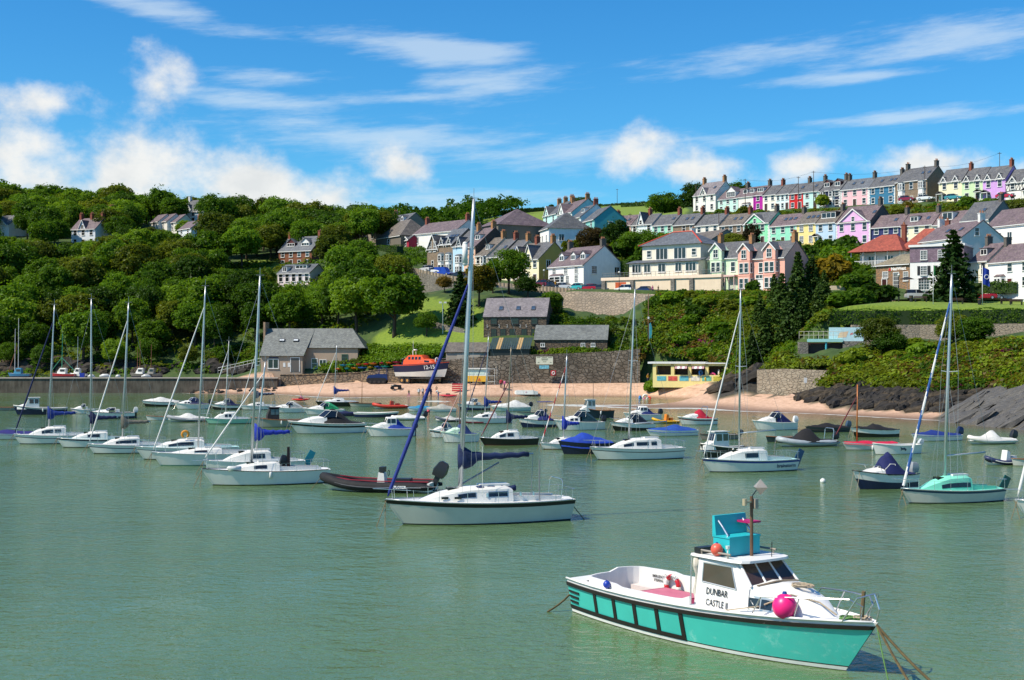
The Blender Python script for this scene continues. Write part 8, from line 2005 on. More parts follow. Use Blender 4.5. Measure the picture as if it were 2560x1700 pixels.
# roof seat, mast and fittings
st_ = MB().box(0.40, 1.02, -0.62, 0.52, 2.47, 2.93).box(0.38, 1.04, -0.64, 0.54, 2.932, 2.975)
sb_ = st_.build('roof_seat', SEATB, hb); MB().rings([[(0.38, y, 2.98), (0.52, y, 2.98), (0.46, y, 3.50), (0.38, y, 3.50)] for y in (-0.64, 0.54)]).build('seat_back', SEATB, sb_)
for y in (-0.5, 0.42): MB().tube([(0.47, y, 3.36), (0.64, y, 3.2), (0.84, y, 2.98)], 0.028, 6).build('arm_rest', STEEL, sb_)
MB().box(0.40, 0.98, 0.18, 0.60, 3.28, 3.33).build('red_board', mat('magenta_board', (0.42, 0.01, 0.12), 0.5), sb_)
ms_ = MB().tube([(1.2, 0.02, 2.44), (1.2, 0.02, 4.05)], 0.045, 8).build('signal_mast', mat('rusty_brown_post', (0.14, 0.075, 0.04), 0.7, 0.3), hb)
MB().tube([(1.2,-0.24,3.82),(1.2,-0.24,4.0)], 0.06, 8).box(1.17,1.23,-0.2,0.02,3.88,3.93).build('anchor_light', paint('#b9a98a'), ms_)
MB().box(1.14,1.30,0.06,0.18,3.72,3.98).build('lamp_housing', paint('#9a9184'), ms_)
oc = Vector((1.2, 0.36, 4.28)); r_o = 0.22
MB().add([oc + Vector(v) * r_o for v in ((0,0,1),(1,0.2,0),(-0.2,1,0),(-1,-0.2,0),(0.2,-1,0),(0,0,-1))], [(0,1,2),(0,2,3),(0,3,4),(0,4,1),(5,2,1),(5,3,2),(5,4,3),(5,1,4)]).build('radar_reflector', mat('dull_metal', (0.42, 0.37, 0.31), 0.4, 0.1, metal=0.4), ms_)
MB().tube([(1.2,0.04,4.05),(1.2,0.2,4.2)], 0.015, 5).build('reflector_arm', BLACKP, ms_)
for y in (-0.86, 0.86): MB().tube([(0.1, y, 2.56), (1.3, y, 2.56)], 0.03, 6).tube([(0.2, y, 2.45), (0.2, y, 2.56)], 0.025, 5).tube([(1.2, y, 2.45), (1.2, y, 2.56)], 0.025, 5).build('grab_rail', mat('weathered_steel', (0.35, 0.31, 0.26), 0.5, metal=0.5), hb)
MB().tube([(1.05,-0.72,2.44),(1.05,-0.72,2.7)], 0.022, 6).tube([(1.05,-0.72,2.68),(1.05,-0.72,2.76)], [0.05,0.06], 8).build('gps_mushroom', paint('#dfe6de'), hb)
MB().tube([(1.62, 0.35, 2.44), (1.62, 0.36, 2.85)], 0.012, 5).build('aerial', BLACKP, hb)
MB().box(-0.05, 0.18, -0.9, -0.35, 2.46, 2.62).build('black_box', BLACKP, hb)
# bow rails
for sd in (1, -1):
 tp = [h.side(tx(x), -z, sd, -0.12) for x, z in ((2.3, 0.02), (2.6, 0.50), (3.5, 0.55), (4.6, 0.58), (4.92, 0.40), (5.0, 0.04))]
 mb = MB().tube(tp, 0.02, 6)
 q = h.side(tx(3.45), 0.0, sd, -0.1); mb.tube([q, h.side(tx(3.55), -0.55, sd, -0.12)], 0.018, 6)
 mb.build('bow_rail', STEEL, hb)
MB().tube([(4.7, -0.42, 1.32), (5.15, -0.40, 1.95), (5.35, 0, 2.05), (5.15, 0.40, 1.95), (4.7, 0.42, 1.32)], 0.022, 6).tube([(5.35,0,2.05),(5.5,0,1.7),(5.4,0,1.35)], 0.02, 6).build('pulpit', STEEL, hb)
MB().tube([(4.95,0,1.3),(5.02,0,2.07)], 0.05, 6).build('stem_post', mat('old_bronze', (0.16, 0.11, 0.05), 0.6), hb)
# coiled ropes on the cabin top and foredeck
def coil(c, r, n, m, parent=hb, rr=0.022, name='rope_coil', seed=1):
 rg = random.Random(seed); pts = []
 for i in range(n * 10):
  a = i * 0.628; k = r * (0.75 + 0.25 * math.sin(i * 0.37)); pts.append((c[0] + k * math.cos(a) * 1.2, c[1] + k * math.sin(a), c[2] + 0.03 + i * 0.0012 + rg.uniform(0, 0.02)))
 MB().tube(pts, rr, 5).build(name, m, parent)
TAN = mat('tan_rope', (0.42, 0.34, 0.24), 0.95, 0.3, 8)
coil((2.95, 0.1, 1.84), 0.26, 4, TAN, seed=2); coil((4.7, -0.12, 1.30), 0.24, 5, mat('green_rope', (0.10, 0.22, 0.06), 0.9, 0.3, 8), seed=3); coil((4.9, 0.1, 1.32), 0.2, 4, TAN, seed=4)
for k in range(4): MB().tube([(2.15 + k*0.02, -0.75, 1.86), (2.3, -0.2 + k*0.1, 1.95), (2.35 + k*0.03, 0.5, 1.92)], 0.02, 5).build('boat_hook', mat('old_pole', (0.25, 0.19, 0.13), 0.8), hb)
MB().tube([(2.55, -0.9, 1.45), (3.1, -0.5, 1.75), (3.7, -0.1, 1.60), (4.2, -0.05, 1.36)], 0.022, 5).tube([(2.45, -0.98, 1.4), (1.2, -1.12, 1.1), (0.5, -1.16, 1.03)], 0.016, 5).build('loose_rope', TAN, hb)
# balls and fenders
def world(o):
 c, s = math.cos(HA), math.sin(HA); return (5.74 + o[0]*c - o[1]*s, 36.5 + o[0]*s + o[1]*c, o[2])
def ball(o, r, c, label):
 t = thing('buoy_fender', label, 'fender', world(o)); MB().sphere((0,0,0), r, r, r*1.05, 24, 16).build('ball', mat('vinyl_' + c.lstrip('#'), c, 0.38, 0.06), t, True)
 MB().tube([(0,0,r*1.0),(0,0,r*1.22)], [r*0.22, r*0.16], 8).build('eye', paint('#27408f'), t)
ball((3.2, -0.84, 1.50), 0.31, '#f0207a', 'big hot pink ball fender lying on the foredeck')
ball((0.72, -0.80, 2.63), 0.165, '#e2614c', 'coral orange ball fender on the wheelhouse roof')
ball((-3.35, -h.yb(tx(-3.35)) + 0.15, 1.15), 0.11, '#1d3aa0', 'small blue ball fender on the side deck')
ch_ = mat('weedy_chain', (0.115, 0.085, 0.035), 0.95, 0.4, 9, 0.5)
bw_ = (5.42, 0, 1.30)
lines(hb, [(bw_, loc(W(2400, 1765))), (bw_, loc(W(2330, 1790)))], 0.035, ch_, 'mooring_chain', 0.10)
lines(hb, [(bw_, loc(W(2225, 1720)))], 0.018, mat('green_rope', (0.10, 0.22, 0.06)), 'mooring_rope', 0.05)
lines(hb, [((-5.4, -0.6, 0.92), loc(W(1368, 1530)))], 0.032, ch_, 'stern_line', 0.12)
# ------------------------------------------------------------ rocks
def rock_meshes(m, n=6, seed=0):
 out = []
 for k in range(n):
  rg = random.Random(seed + k); mb = MB(); rings = []
  for i, x in enumerate((-1.0, -0.55, 0.0, 0.5, 1.0)):
   s = (0.55, 0.95, 1.0, 0.85, 0.35)[i]
   rings.append([(x + rg.uniform(-.12, .12), s * y * rg.uniform(.8, 1.15), s * z * rg.uniform(.75, 1.2)) for y, z in ((-1, -.9), (-.9, .35), (-.25, 1), (.6, .9), (1, -.1), (.5, -1))])
  out.append(mb.rings(rings).mesh('rock', m))
 return out
SLATE = roof_mat('cliff_slate', (0.105, 0.098, 0.086), (0.16, 0.14, 0.10), 0.4, 0.16); DARKR = mat('dark_cliff', (0.026, 0.021, 0.016), 0.85, 0.7, 1.3, 0.9, bscale=5)
DARKR2 = mat('brown_cliff', (0.060, 0.044, 0.026), 0.9, 0.6, 1.6, 0.9, bscale=6)
def outcrop(name, label, poly, n, meshes, size, dip, seed, yr, xr, az=0.35, flat=0.3, lift=0.1, rj=1.3):
 rg = random.Random(seed); c = None; k = 0; t = None
 X = np.array([rg.uniform(*xr) for _ in range(9000)]); Y = np.array([rg.uniform(*yr) for _ in range(9000)]); Z = heights(np.stack([X, Y], 1))
 ok = in_poly(HX + F * X / Y, HY - F * (Z - CH) / Y, poly)
 for x, y, z in zip(X[ok], Y[ok], Z[ok]):
  if k >= n: break
  if t is None: c = Vector((x, y, z)); t = thing(name, label, 'rocks', c)
  o = link('rock', meshes[rg.randrange(len(meshes))], t, Vector((x, y, z + lift)) - c)
  s = rg.uniform(*size); o.scale = (s * rg.uniform(0.9, 1.7), s * rg.uniform(.5, .8), s * flat * rg.uniform(.7, 1.5)); o.rotation_euler = (rg.uniform(-.4, .4) * rj, -dip + rg.uniform(-.2, .2) * rj, az + rg.uniform(-.6, .6) * rj); k += 1
RS = rock_meshes(SLATE, 6, 1); RD = rock_meshes(DARKR, 5, 20) + rock_meshes(DARKR2, 3, 40)
outcrop('slate_slabs', 'grey tilted slate slabs sloping into the water', [(2345,1045),(2420,995),(2490,972),(2700,975),(2700,1090),(2480,1075),(2390,1066)], 150, RS, (0.6, 1.9), 0.48, 3, (125, 172), (44, 75), 0.1, 0.16, 0.3, 0.4)
outcrop('dark_cliff_rocks', 'dark craggy layered rock at the foot of the cliff', [(1975,995),(2060,976),(2130,966),(2300,976),(2450,980),(2480,980),(2420,996),(2350,1035),(2250,1026),(2100,1016)], 300, RD, (0.35, 0.95), 0.35, 4, (150, 186), (36, 68), 0.3, 0.55, 0.12)
outcrop('dark_beach_rocks', 'dark rocks between the kiosk and the pale retaining wall', [(1770,985),(1800,945),(1850,928),(1905,925),(1905,985),(1850,982)], 75, RD, (0.6, 1.5), 0.4, 5, (180, 212), (26, 42), 0.4, 0.5, 0.3)
outcrop('quay_rocks', 'brown boulders along the foot of the wooded slope behind the quay', [(-100,938),(-100,905),(160,905),(420,915),(620,915),(620,934)], 110, RD, (0.6, 1.7), 0.3, 6, (255, 275), (-110, -48), 0.2, 0.6, 0.3)
outcrop('shore_stones', 'scattered weedy stones at the water edge below the quay', [(330,984),(330,972),(560,966),(690,968),(690,978),(520,984)], 60, RD, (0.2, 0.55), 0.0, 7, (225, 246), (-75, -40), 0.0, 0.6, 0.05)
p_ = W(2190, 1031); t = thing('weedy_rock', 'low rock covered in bright yellow-green weed on the sand', 'rock', p_ + Vector((0, 4, 0.3))); o = link('rock', rock_meshes(mat('green_weed', (0.20, 0.24, 0.03), 0.9, 0.5, 4, 0.6), 1, 77)[0], t); o.scale = (2.2, 1.2, 0.5)
thicket('kiosk_thicket', [(1590,955),(1600,870),(1700,890),(1820,900),(1890,905),(1890,940),(1800,950),(1700,945)], 420, KB, seed=21, xr=(18, 42), yr=(198, 232), label='scrub on the bank foot behind the kiosk', rad=(0.5, 1.1))
thicket('cliff_top_scrub', [(1895,930),(1990,905),(2068,905),(2068,928),(2150,950),(2300,958),(2440,968),(2560,970),(2700,970),(2700,900),(2400,910),(2100,915)], 900, [('olive', 3), ('lime', 2), ('rust', 2.5), ('mid', 1.5), ('purple', 0.8)], seed=22, xr=(30, 76), yr=(150, 196), label='scrub over the cliff edge', rad=(0.45, 1.0))
# ------------------------------------------------------------ cars
CARS = []
def car(loc_, rz, c, label, kind='hatch', group=None):
 L, Wd = (4.3, 1.72) if kind != 'van' else (4.7, 1.85)
 t = thing('parked_car' if kind != 'van' else 'parked_van', label, 'car' if kind != 'van' else 'van', loc_, rz, group); m = paint(c, 0.25)
 hh = {'hatch': 1.45, 'suv': 1.7, 'van': 1.95, 'open': 1.0}[kind]; b = Wd / 2; belt = 0.92 if kind != 'suv' else 1.05
 prof = [(-L/2, .45, .75), (-L/2+.15, .25, belt), (-1.2, .22, belt+.03), (.75, .22, belt), (L/2-.35, .25, belt-.18), (L/2, .35, .62)]
 smooth_by_angle(MB().rings([[(x, -b*.97, z0), (x, -b, (z0+z1)/2), (x, -b*.92, z1), (x, b*.92, z1), (x, b, (z0+z1)/2), (x, b*.97, z0)] for x, z0, z1 in prof]).build('body', m, t, True), 40)
 if kind != 'open':
  xs = {'hatch': (-1.95, -1.35, .15, .95), 'suv': (-2.05, -1.85, .2, .95), 'van': (-2.25, -2.2, .55, 1.3)}[kind]
  gl = MB().rings([[(x, -b*w, belt-.02), (x, -b*w2, z), (x, b*w2, z), (x, b*w, belt-.02)] for x, w, w2, z in ((xs[0], .88, .86, belt), (xs[1], .9, .76, hh-.06), (xs[2], .9, .76, hh-.06), (xs[3], .88, .84, belt))]).build('glass', TINT if kind != 'van' else m, t)
  MB().box(xs[1]-.05, xs[2]+.05, -b*.77, b*.77, hh-.059, hh).build('roof', m, gl)
  for s in (1, -1): MB().tube([(-.45, s*b*.905, belt), (-.45, s*b*.78, hh-.05)], .045, 4).build('door_pillar', m, gl)
 else: MB().box(.35, .42, -b*.8, b*.8, belt, belt+.4).build('windscreen', CLEAR, t)
 if not CARS: CARS.append((MB().tube([(0,-.1,0),(0,.1,0)], .32, 14).mesh('wheel', RUBBER, False), MB().tube([(0,-.115,0),(0,.115,0)], .19, 10).mesh('hub', ALU)))
 for x in (-1.3, 1.35):
  for s in (1, -1): w = link('wheel', CARS[0][0], t, (x, s*(b-.08), .32)); link('hub', CARS[0][1], w)
 for s in (1, -1): MB().box(L/2-.12, L/2-.02, s*b*.68-.14, s*b*.68+.14, .58, .72).build('headlight', paint('#d9dcdc'), t); MB().box(-L/2-.01, -L/2+.08, s*b*.75-.1, s*b*.75+.1, .62, .85).build('tail_light', paint('#8c1418'), t)
SL = [(1004,668,300),(1054,682,294),(1110,692,290.5),(1200,708,285),(1320,718,278.5),(1440,727,270),(1560,733,263),(1700,738,254),(1780,740,249)]
def on_street(px, off=2.2, lift=0.08):
 for a, b in zip(SL, SL[1:]):
  if px <= b[0]:
   f = (px - a[0]) / (b[0] - a[0]); p = P(*a).lerp(P(*b), f); d = P(*b) - P(*a); d.z = 0; d.normalize()
   return p + Vector((-d.y, d.x, 0)) * off + Vector((0, 0, lift)), math.atan2(d.y, d.x)
G1 = 'cars parked along the street above the road wall'
for px, c, k, l in ((1046,'#b9bcbe','hatch','silver hatchback nearest the top of the street wall'),(1069,'#d9dad8','hatch','white car behind the blue van'),(1095,'#1e3f9e','van','bright blue van parked by the brown stone hall'),(1130,'#20262a','hatch','black car in front of the brown bay-windowed house'),(1158,'#3a4a52','hatch','slate grey car below the pale blue house'),
  (1184,'#30343a','suv','dark grey estate car below the peach house'),(1336,'#6a1722','suv','maroon car with a black roof box by the yellow gable'),(1367,'#1d1f22','hatch','black car beside the lamp post below the cottage'),(1399,'#a9b0b5','hatch','silver car between the black and turquoise cars'),(1424,'#36a3a5','hatch','turquoise car in front of the white cottage'),
  (1458,'#9a1b33','hatch','crimson car in front of the cottage gable'),(1489,'#3d4347','hatch','dark grey car by the orange garage door'),(1546,'#dfe0de','suv','white estate car below the hotel terrace'),(1592,'#1b2a5a','hatch','navy car at the end of the terrace wall')):
 p, a = on_street(px); car(p, a + (0 if px % 2 else math.pi), c, l, k, G1)
G2 = 'cars parked beside the park'
for px, c, k, l, f in ((2295,'#b4b6b4','suv','silver four-by-four beside the park lawn',0),(2335,'#c9ccca','hatch','pale grey car behind the four-by-four',0),(2372,'#24282b','hatch','black car half hidden by the big pine',0),(2408,'#2b3338','hatch','charcoal car right of the big pine trunk',0),(2458,'#a3121c','open','red open-topped sports car beside the park',1),(2520,'#b9bbb8','hatch','silver saloon next to the red sports car',0),(2562,'#1b1d22','hatch','black car at the edge of the park street',0)):
 p = P(px, 748, 225); p.z = P(px, 750, 223).z + 0.17; car(p, R(-4) + (math.pi if f else 0), c, l, k, G2)
for px, c, l in ((2292,'#7d1830','maroon car in front of the brown stone end house'),(2338,'#d4d6d4','white car between the brown and yellow houses'),(2408,'#3d8a92','teal car in front of the pale green house'),(2536,'#b01a34','bright red car below the mock-timber house')):
 p = row_at('top', px) + Vector((-3.4, -3.4, 0.12)); car(p, R(-45), c, l, 'hatch', 'cars on the uppermost street')
# ------------------------------------------------------------ people
SKIN = mat('skin', (0.52, 0.28, 0.19), 0.6, 0.1); HAIR = mat('dark_hair', (0.05, 0.03, 0.02), 0.8)
def person(loc_, rz, top, low, label, h=1.7, pose='stand', group=None):
 """one continuous body grown over a posed skeleton with a skin surface; clothing by height"""
 s = h / 1.7; st = 0.22 if pose == 'walk' else 0.05; lean = 0.35 if pose == 'bend' else 0.0
 J = {'pel':(0,0,.92),'che':(lean*.7,0,1.28),'nec':(lean,0,1.47),'hea':(lean+.03,0,1.60),'top':(lean+.03,0,1.72)}
 E = [('pel','che'),('che','nec'),('nec','hea'),('hea','top')]; Rr = {'pel':.15,'che':.16,'nec':.06,'hea':.10,'top':.07}
 for sd, n in ((1,'l'),(-1,'r')):
  f = st * sd
  J.update({n+'hip':(0,.10*sd,.86), n+'kne':(f*.7+.03,.11*sd,.48), n+'ank':(f*1.4-.02,.11*sd,.07), n+'toe':(f*1.4+.14,.12*sd,.03),
    n+'sho':(lean*.9,.19*sd,1.40), n+'elb':(lean-.04-f*.5,.27*sd,1.12), n+'han':(lean+.10-f*.9,.26*sd,.88)})
  if pose == 'sit': J.update({n+'kne':(.42,.14*sd,.98), n+'ank':(.75,.13*sd,.90), n+'toe':(.9,.13*sd,.98), n+'han':(.45,.3*sd,1.25), n+'elb':(.2,.32*sd,1.15)})
  E += [('pel',n+'hip'),(n+'hip',n+'kne'),(n+'kne',n+'ank'),(n+'ank',n+'toe'),('che',n+'sho'),(n+'sho',n+'elb'),(n+'elb',n+'han')]
  Rr.update({n+'hip':.105,n+'kne':.07,n+'ank':.05,n+'toe':.045,n+'sho':.075,n+'elb':.05,n+'han':.045})
 K = list(J); me = bpy.data.meshes.new('body'); me.from_pydata([J[k] for k in K], [(K.index(a), K.index(b)) for a, b in E], [])
 o = bpy.data.objects.new('body', me); COL.objects.link(o); md = o.modifiers.new('skin', 'SKIN')
 for i, k in enumerate(K):
  me.skin_vertices[0].data[i].radius = (Rr[k], Rr[k]); me.skin_vertices[0].data[i].use_root = (k == 'pel')
 o.modifiers.new('sub', 'SUBSURF').levels = 1
 bm = bpy.data.meshes.new_from_object(o.evaluated_get(bpy.context.evaluated_depsgraph_get())); bpy.data.objects.remove(o)
 bm.materials.clear()
 for m in (SKIN, top, low, HAIR): bm.materials.append(m)
 for p in bm.polygons:
  c = p.center; arm = abs(c.y) > .2 and c.z < 1.25
  p.material_index = 3 if c.z > 1.68 or (c.z > 1.58 and c.x < lean) else (0 if c.z > 1.47 or c.z < .12 or (arm and c.z < 1.0 and pose != 'sit') else (1 if c.z > .93 else 2)); p.use_smooth = True
 t = thing('person', label, 'person', loc_, rz, group); b = link('body', bm, t); b.scale = (s, s, s)
 return t
def beach_p(px, py):
 for Y in np.arange(150, 245, 0.5):
  p = P(px, py, float(Y))
  if gz(p.x, p.y) >= p.z: p.z = gz(p.x, p.y); return p
 return P(px, py, 225)
CL = {k: mat('clothes_' + k, v, 0.85, 0.15, 4) for k, v in dict(black=(.015,.015,.02), pink=(.6,.15,.3), red=(.5,.02,.03), blue=(.05,.12,.3), white=(.7,.7,.68), teal=(.03,.25,.3), tan=(.35,.24,.15), gold=(.6,.3,.02), navy=(.02,.03,.08)).items()}
for px, py, top, low, l, hh, ps in ((1253,977,'red','black','person in dark leggings walking along the sand',1.75,'walk'),(1261,977,'pink','black','person in a pink top and black leggings walking along the sand',1.65,'walk'),(1022,995,'tan','pink','child in pink shorts wading at the water edge',1.35,'walk'),
  (1047,994,'white','tan','person in a white shirt standing behind the others',1.65,'stand'),(1057,993,'white','navy','person in white and navy beside the red-clad one',1.6,'stand'),(1067,995,'red','red','person all in red beside the beached kayak',1.75,'stand'),(1077,995,'navy','navy','person in dark blue beside the beached kayak',1.7,'stand'),
  (1091,984,'tan','red','child standing up the sand from the group',1.3,'walk'),(1096,996,'white','blue','person bending over in a white top',1.6,'bend'),(1620,958,'gold','navy','person browsing at the kiosk end',1.65,'stand'),(1664,958,'white','pink','child at the kiosk counter',1.3,'stand')):
 person(beach_p(px, py), random.uniform(-2.5, -0.6), CL[top], CL[low], l, hh, ps)
for px, top, low, l in ((1383,'gold','navy','person in a yellow jacket by the turquoise car'),(1626,'pink','navy','person in a pink coat below the hotel'),(1640,'tan','navy','person in brown beside the pink coat')):
 p, a = on_street(px, 0.9); person(p, a, CL[top], CL[low], l, 1.7, 'walk')
p = P(2235, 752, 222); p.z = gz(p.x, p.y) + .1; person(p, R(200), CL['navy'], CL['navy'], 'person in dark blue walking by the bank', 1.75, 'walk')
p = P(1123, 828, 250); p.z = gz(p.x, p.y); person(p, R(-60), CL['black'], CL['black'], 'person in black standing on the park grass', 1.8)
# ------------------------------------------------------------ kayaks
KY = []
def kayak(p, rz, c, label, group=None, L=3.2, rx=0.0):
 if not KY: KY.append(None)
 m = paint(c, 0.4); t = thing('kayak', label, 'kayak', p, rz, group); t.rotation_euler[0] = rx
 rr = []
 for x, k in ((-1,.06),(-.8,.45),(-.4,.9),(0,1),(.4,.9),(.8,.45),(1,.06)): rr.append([(x*L/2, .38*k*math.cos(a), .22 + .2*max(k,.3)*math.sin(a) + .14*abs(x)**3) for a in [2*math.pi*j/8 for j in range(8)]])
 MB().rings(rr).build('hull', m, t, True); MB().tube([(-.35,0,.40),(.35,0,.40)], .2, 8).build('cockpit', BLACKP, t)
KC = ['#e0561a','#1f8fb0','#13a39a','#39a84a','#e08a1d','#d9541c','#2a6fb5','#d2301e','#e0b41f','#e2701a','#2458a8','#c81e3a','#1fa088','#e46a1a','#8fcf2a','#b81f4a']
for i, c in enumerate(KC):
 px = 850 + i * 9.6; p = P(px, 926 - i * 0.5 - (i % 2) * 9, 246 - i * 0.3); n = ['orange','sky blue','aqua','green','amber','rust orange','mid blue','scarlet','yellow','tangerine','deep blue','crimson','sea green','bright orange','lime','raspberry'][i]
 kayak(p, R(58 + 9 * (i % 3)), c, n + ' kayak in the stack on the beach wall', 'kayaks stacked on the beach wall', 2.9)
p = beach_p(1062, 1000); kayak(p, R(-5), '#d8551c', 'orange and yellow kayak at the water edge by the group'); p = beach_p(1120, 994); kayak(p, R(-8), '#d4283c', 'coral red kayak lying on the wet sand')
p = W(752, 1003); kayak(p, R(10), '#d8341f', 'red kayak being paddled off the beach', None, 2.8); k_ = person(p - Vector((0, 0, .55)), R(10), CL['pink'], CL['navy'], 'paddler in a pink top sitting in the red kayak', 1.6, 'sit')
MB().tube([(.3,-1.1,1.5),(.3,1.1,1.0)], .02, 5).box(.25,.35,-1.4,-1.05,1.45,1.62).box(.25,.35,1.05,1.4,.9,1.06).build('paddle', paint('#e0a01f'), k_)
# ------------------------------------------------------------ lifeboat on its carriage, with tractor
ob_ = Vector(P(1058, 950, 235)); ob_.z = gz(ob_.x, ob_.y)
t = thing('lifeboat', 'orange and navy lifeboat numbered 12-15 on the beach', 'lifeboat', ob_ + Vector((0, 0, 1.25)), R(-32)); L = 11.4
ORG = mat('lifeboat_orange', (0.72, 0.085, 0.010), 0.4, 0.06); LN = mat('lifeboat_navy', (0.012, 0.016, 0.055), 0.35, 0.06)
h = Hull(L, 3.7, 2.75, 2.1, tr=0.8, rake=0.09, k=0.72, kb=0.3); h.zb = 0.0
build_hull(h, t, [('a', 0.0), ('s', 1.35), ('s', 0.2), ('s', 0.1), ('s', 0)], [paint('#dedad2'), LN, ORG, LN]); build_deck(h, t, ORG, 0.05)
tr = Trunk([(2.9,.9,.7,2.1,2.5),(2.2,1.15,.9,2.1,3.0),(.9,1.3,1.0,2.1,3.1),(.4,1.3,1.0,2.1,3.75),(-2.6,1.3,1.0,2.1,3.75),(-3.6,1.2,1.0,2.1,2.9)]); cb = tr.build(t, ORG)
tr.panes(cb, [(-2.5+k*.75, -2.0+k*.75) for k in range(4)], .55, .85)
tr.panes(cb, [(1.0, 2.0)], .45, .8)
q = link('number_lettering', text_mesh('12-15', .95, mat('num_white', (.8,.8,.78), .5, .02), 0, .02), t); s0 = h.side(.70, .75, -1, .04); basis(q, s0, h.side(.78, .75, -1, .04) - h.side(.62, .75, -1, .04), h.side(.7, .4, -1, .04) - s0)
frame_arch(t, -1.9, .5, 3.7, 4.6, -.1, .05, 'radar_arch', GRP); MB().tube([(-1.7,0,4.6),(-1.7,0,4.85)], .35, 10).build('radar_dome', GRP, t, True); MB().tube([(-2.2,0,3.7),(-2.2,0,6.4)], .03, 5).build('aerial', GRP, t)
MB().torus((3.4,-.6,2.9), .45, .1, 'x', 16, 6).build('life_ring', GRP, t); bow_rail(t, h, .6, .5)
c_ = thing('launch_carriage', 'low dark steel carriage with wheels under the lifeboat', 'trailer', ob_, R(-32)); mb = MB()
for y in (-1.0, 1.0): mb.box(-4.8, 4.6, y-.12, y+.12, .85, 1.15)
for x in (-4, -1.5, 1, 3.5): mb.box(x-.1, x+.1, -1.12, 1.12, .90, 1.12)
mb.build('chassis', mat('rust_steel', (.035,.028,.025), .7, .4), c_)
for x in (-3.6, -2.4, 2.8):
 for s in (1, -1): w = MB().tube([(0,-.18,0),(0,.18,0)], .55, 16).build('wheel', RUBBER, c_, loc=(x, s*1.35, .55)); MB().tube([(0,-.2,0),(0,.2,0)], .25, 10).build('hub', paint('#b5833f'), w)
p = Vector(P(945, 952, 237)); p.z = gz(p.x, p.y); t = thing('tracked_tractor', 'navy tracked launch tractor in front of the beach wall', 'tractor', p, R(175))
for s in (1, -1):
 tk = MB().rings([[(x, s*.95-.25, z), (x, s*.95+.25, z), (x*.8, s*.95+.25, .5), (x*.8, s*.95-.25, .5)] for x, z in ((1.9,.75),(1.6,1.05),(.5,1.1),(-1.4,1.05),(-1.75,.7),(-1.5,.08),(1.4,.05),(1.9,.4),(1.9,.75))], 0, False).build('track', RUBBER, t)
 for x in (-1.2, -.4, .4, 1.2): MB().tube([(x, s*.95-.3, .35), (x, s*.95+.3, .35)], .25, 10).build('road_wheel', mat('rust_steel', (.035,.028,.025)), t)
MB().rings([[(x,-.75,.6),(x,.75,.6),(x,.7,z),(x,-.7,z)] for x, z in ((1.9,1.1),(1.7,1.5),(.1,1.75),(-1.8,1.5))]).build('bonnet', paint('#14225e'), t); cbn = MB().box(-1.7,-.1,-.65,.65,1.55,1.75).box(-1.7,-.1,-.65,.65,2.75,2.85).build('cab', paint('#14225e'), t)
for x in (-1.65, -.15):
 for y in (-.6, .6): MB().tube([(x,y,1.7),(x,y,2.8)], .05, 5).build('cab_post', paint('#14225e'), cbn)
p = beach_p(990, 975); t = thing('quad_bike', 'dark quad bike parked on the sand', 'quad bike', p, R(190))
MB().rings([[(x,-.3*k,.45),(x,.3*k,.45),(x,.25*k,z),(x,-.25*k,z)] for x, k, z in ((-.9,.9,.8),(-.3,.8,.85),(.2,.7,.95),(.8,1,.8))]).build('body', BLACKP, t, True); MB().tube([(.4,-.4,1.15),(.45,0,1.1),(.4,.4,1.15)], .03, 5).build('handlebar', BLACKP, t)
for x in (-.65, .65):
 for s in (1, -1): MB().tube([(x, s*.5-.12, .3), (x, s*.5+.12, .3)], .3, 12).build('wheel', RUBBER, t)
# ------------------------------------------------------------ beach kiosk, hut, signs
YEL = wm('#f0dc92'); p = P(1632, 953, 218); t = thing('beach_kiosk', 'long pale yellow beach kiosk with a flat white roof and open hatches', 'kiosk', p, R(-15)); w_ = 12.2
kb = MB().box(0, w_, 1.4, 3.4, -1, 2.9).box(0, w_, 0, 1.398, -1, 1.05)
for x in (0, 3.0, 5.8, 8.6, w_-.5): kb.box(x, x+.55, 0, 1.4, 1.052, 2.9)
kb.box(.55, w_-.5, 0, 1.4, 2.55, 2.9).build('wall', YEL, t)
MB().box(.6, w_-.6, 1.34, 1.395, 1.06, 2.54).build('inside_shade', mat('kiosk_shade', (.05,.035,.03), .8, .6, 3), t)  # dark sheet painted behind the hatches as interior shade
MB().box(-.8, 8.7, -.3, 3.6, 2.902, 3.2).box(8.72, w_+.6, -.3, 3.6, 2.902, 3.08).build('roof', TRIM, t)
for i, c in enumerate(('#5fb6c4','#d9584a','#5fb6c4','#e9e4d2','#79c0a8','#d3c34a')): MB().box(.7+i*1.85, 2.2+i*1.85, -.04, -.003, .1, .85).build('poster', mat('poster_%d' % i, c, .6, .35, 2.5), t)
for x in (3.7, 6.5):
 for k in range(5): MB().add([(x+k*.4,-.02,2.5),(x+k*.4+.4,-.02,2.5),(x+k*.4+.4,-.8,2.1),(x+k*.4,-.8,2.1)], [(0,1,2,3)]).build('awning_strip', TRIM if k % 2 else paint('#b9929a'), t)
lg = random.Random(3)
for i in range(12):
 px = 1592 + i * 4.2 if i < 8 else 1752 + (i - 8) * 15; q = P(px, 953, 216); q.z = gz(q.x, q.y) + .25; c = ['#e0662a','#d23a2a','#2f7fc4','#e0b322','#d84a8a','#efe6da'][i % 6]; n = ['orange','red','blue','yellow','pink','white'][i % 6]
 tt = thing('rubber_ring', n + ' inflatable swim ring in the kiosk display', 'swim ring', q + Vector((0, 0, .3 + .5 * (i % 3))), lg.uniform(0, 3), 'inflatable rings hung by the kiosk'); MB().torus((0,0,0), .38, .15, 'y', 14, 7).build('ring', paint(c, .3), tt, True)
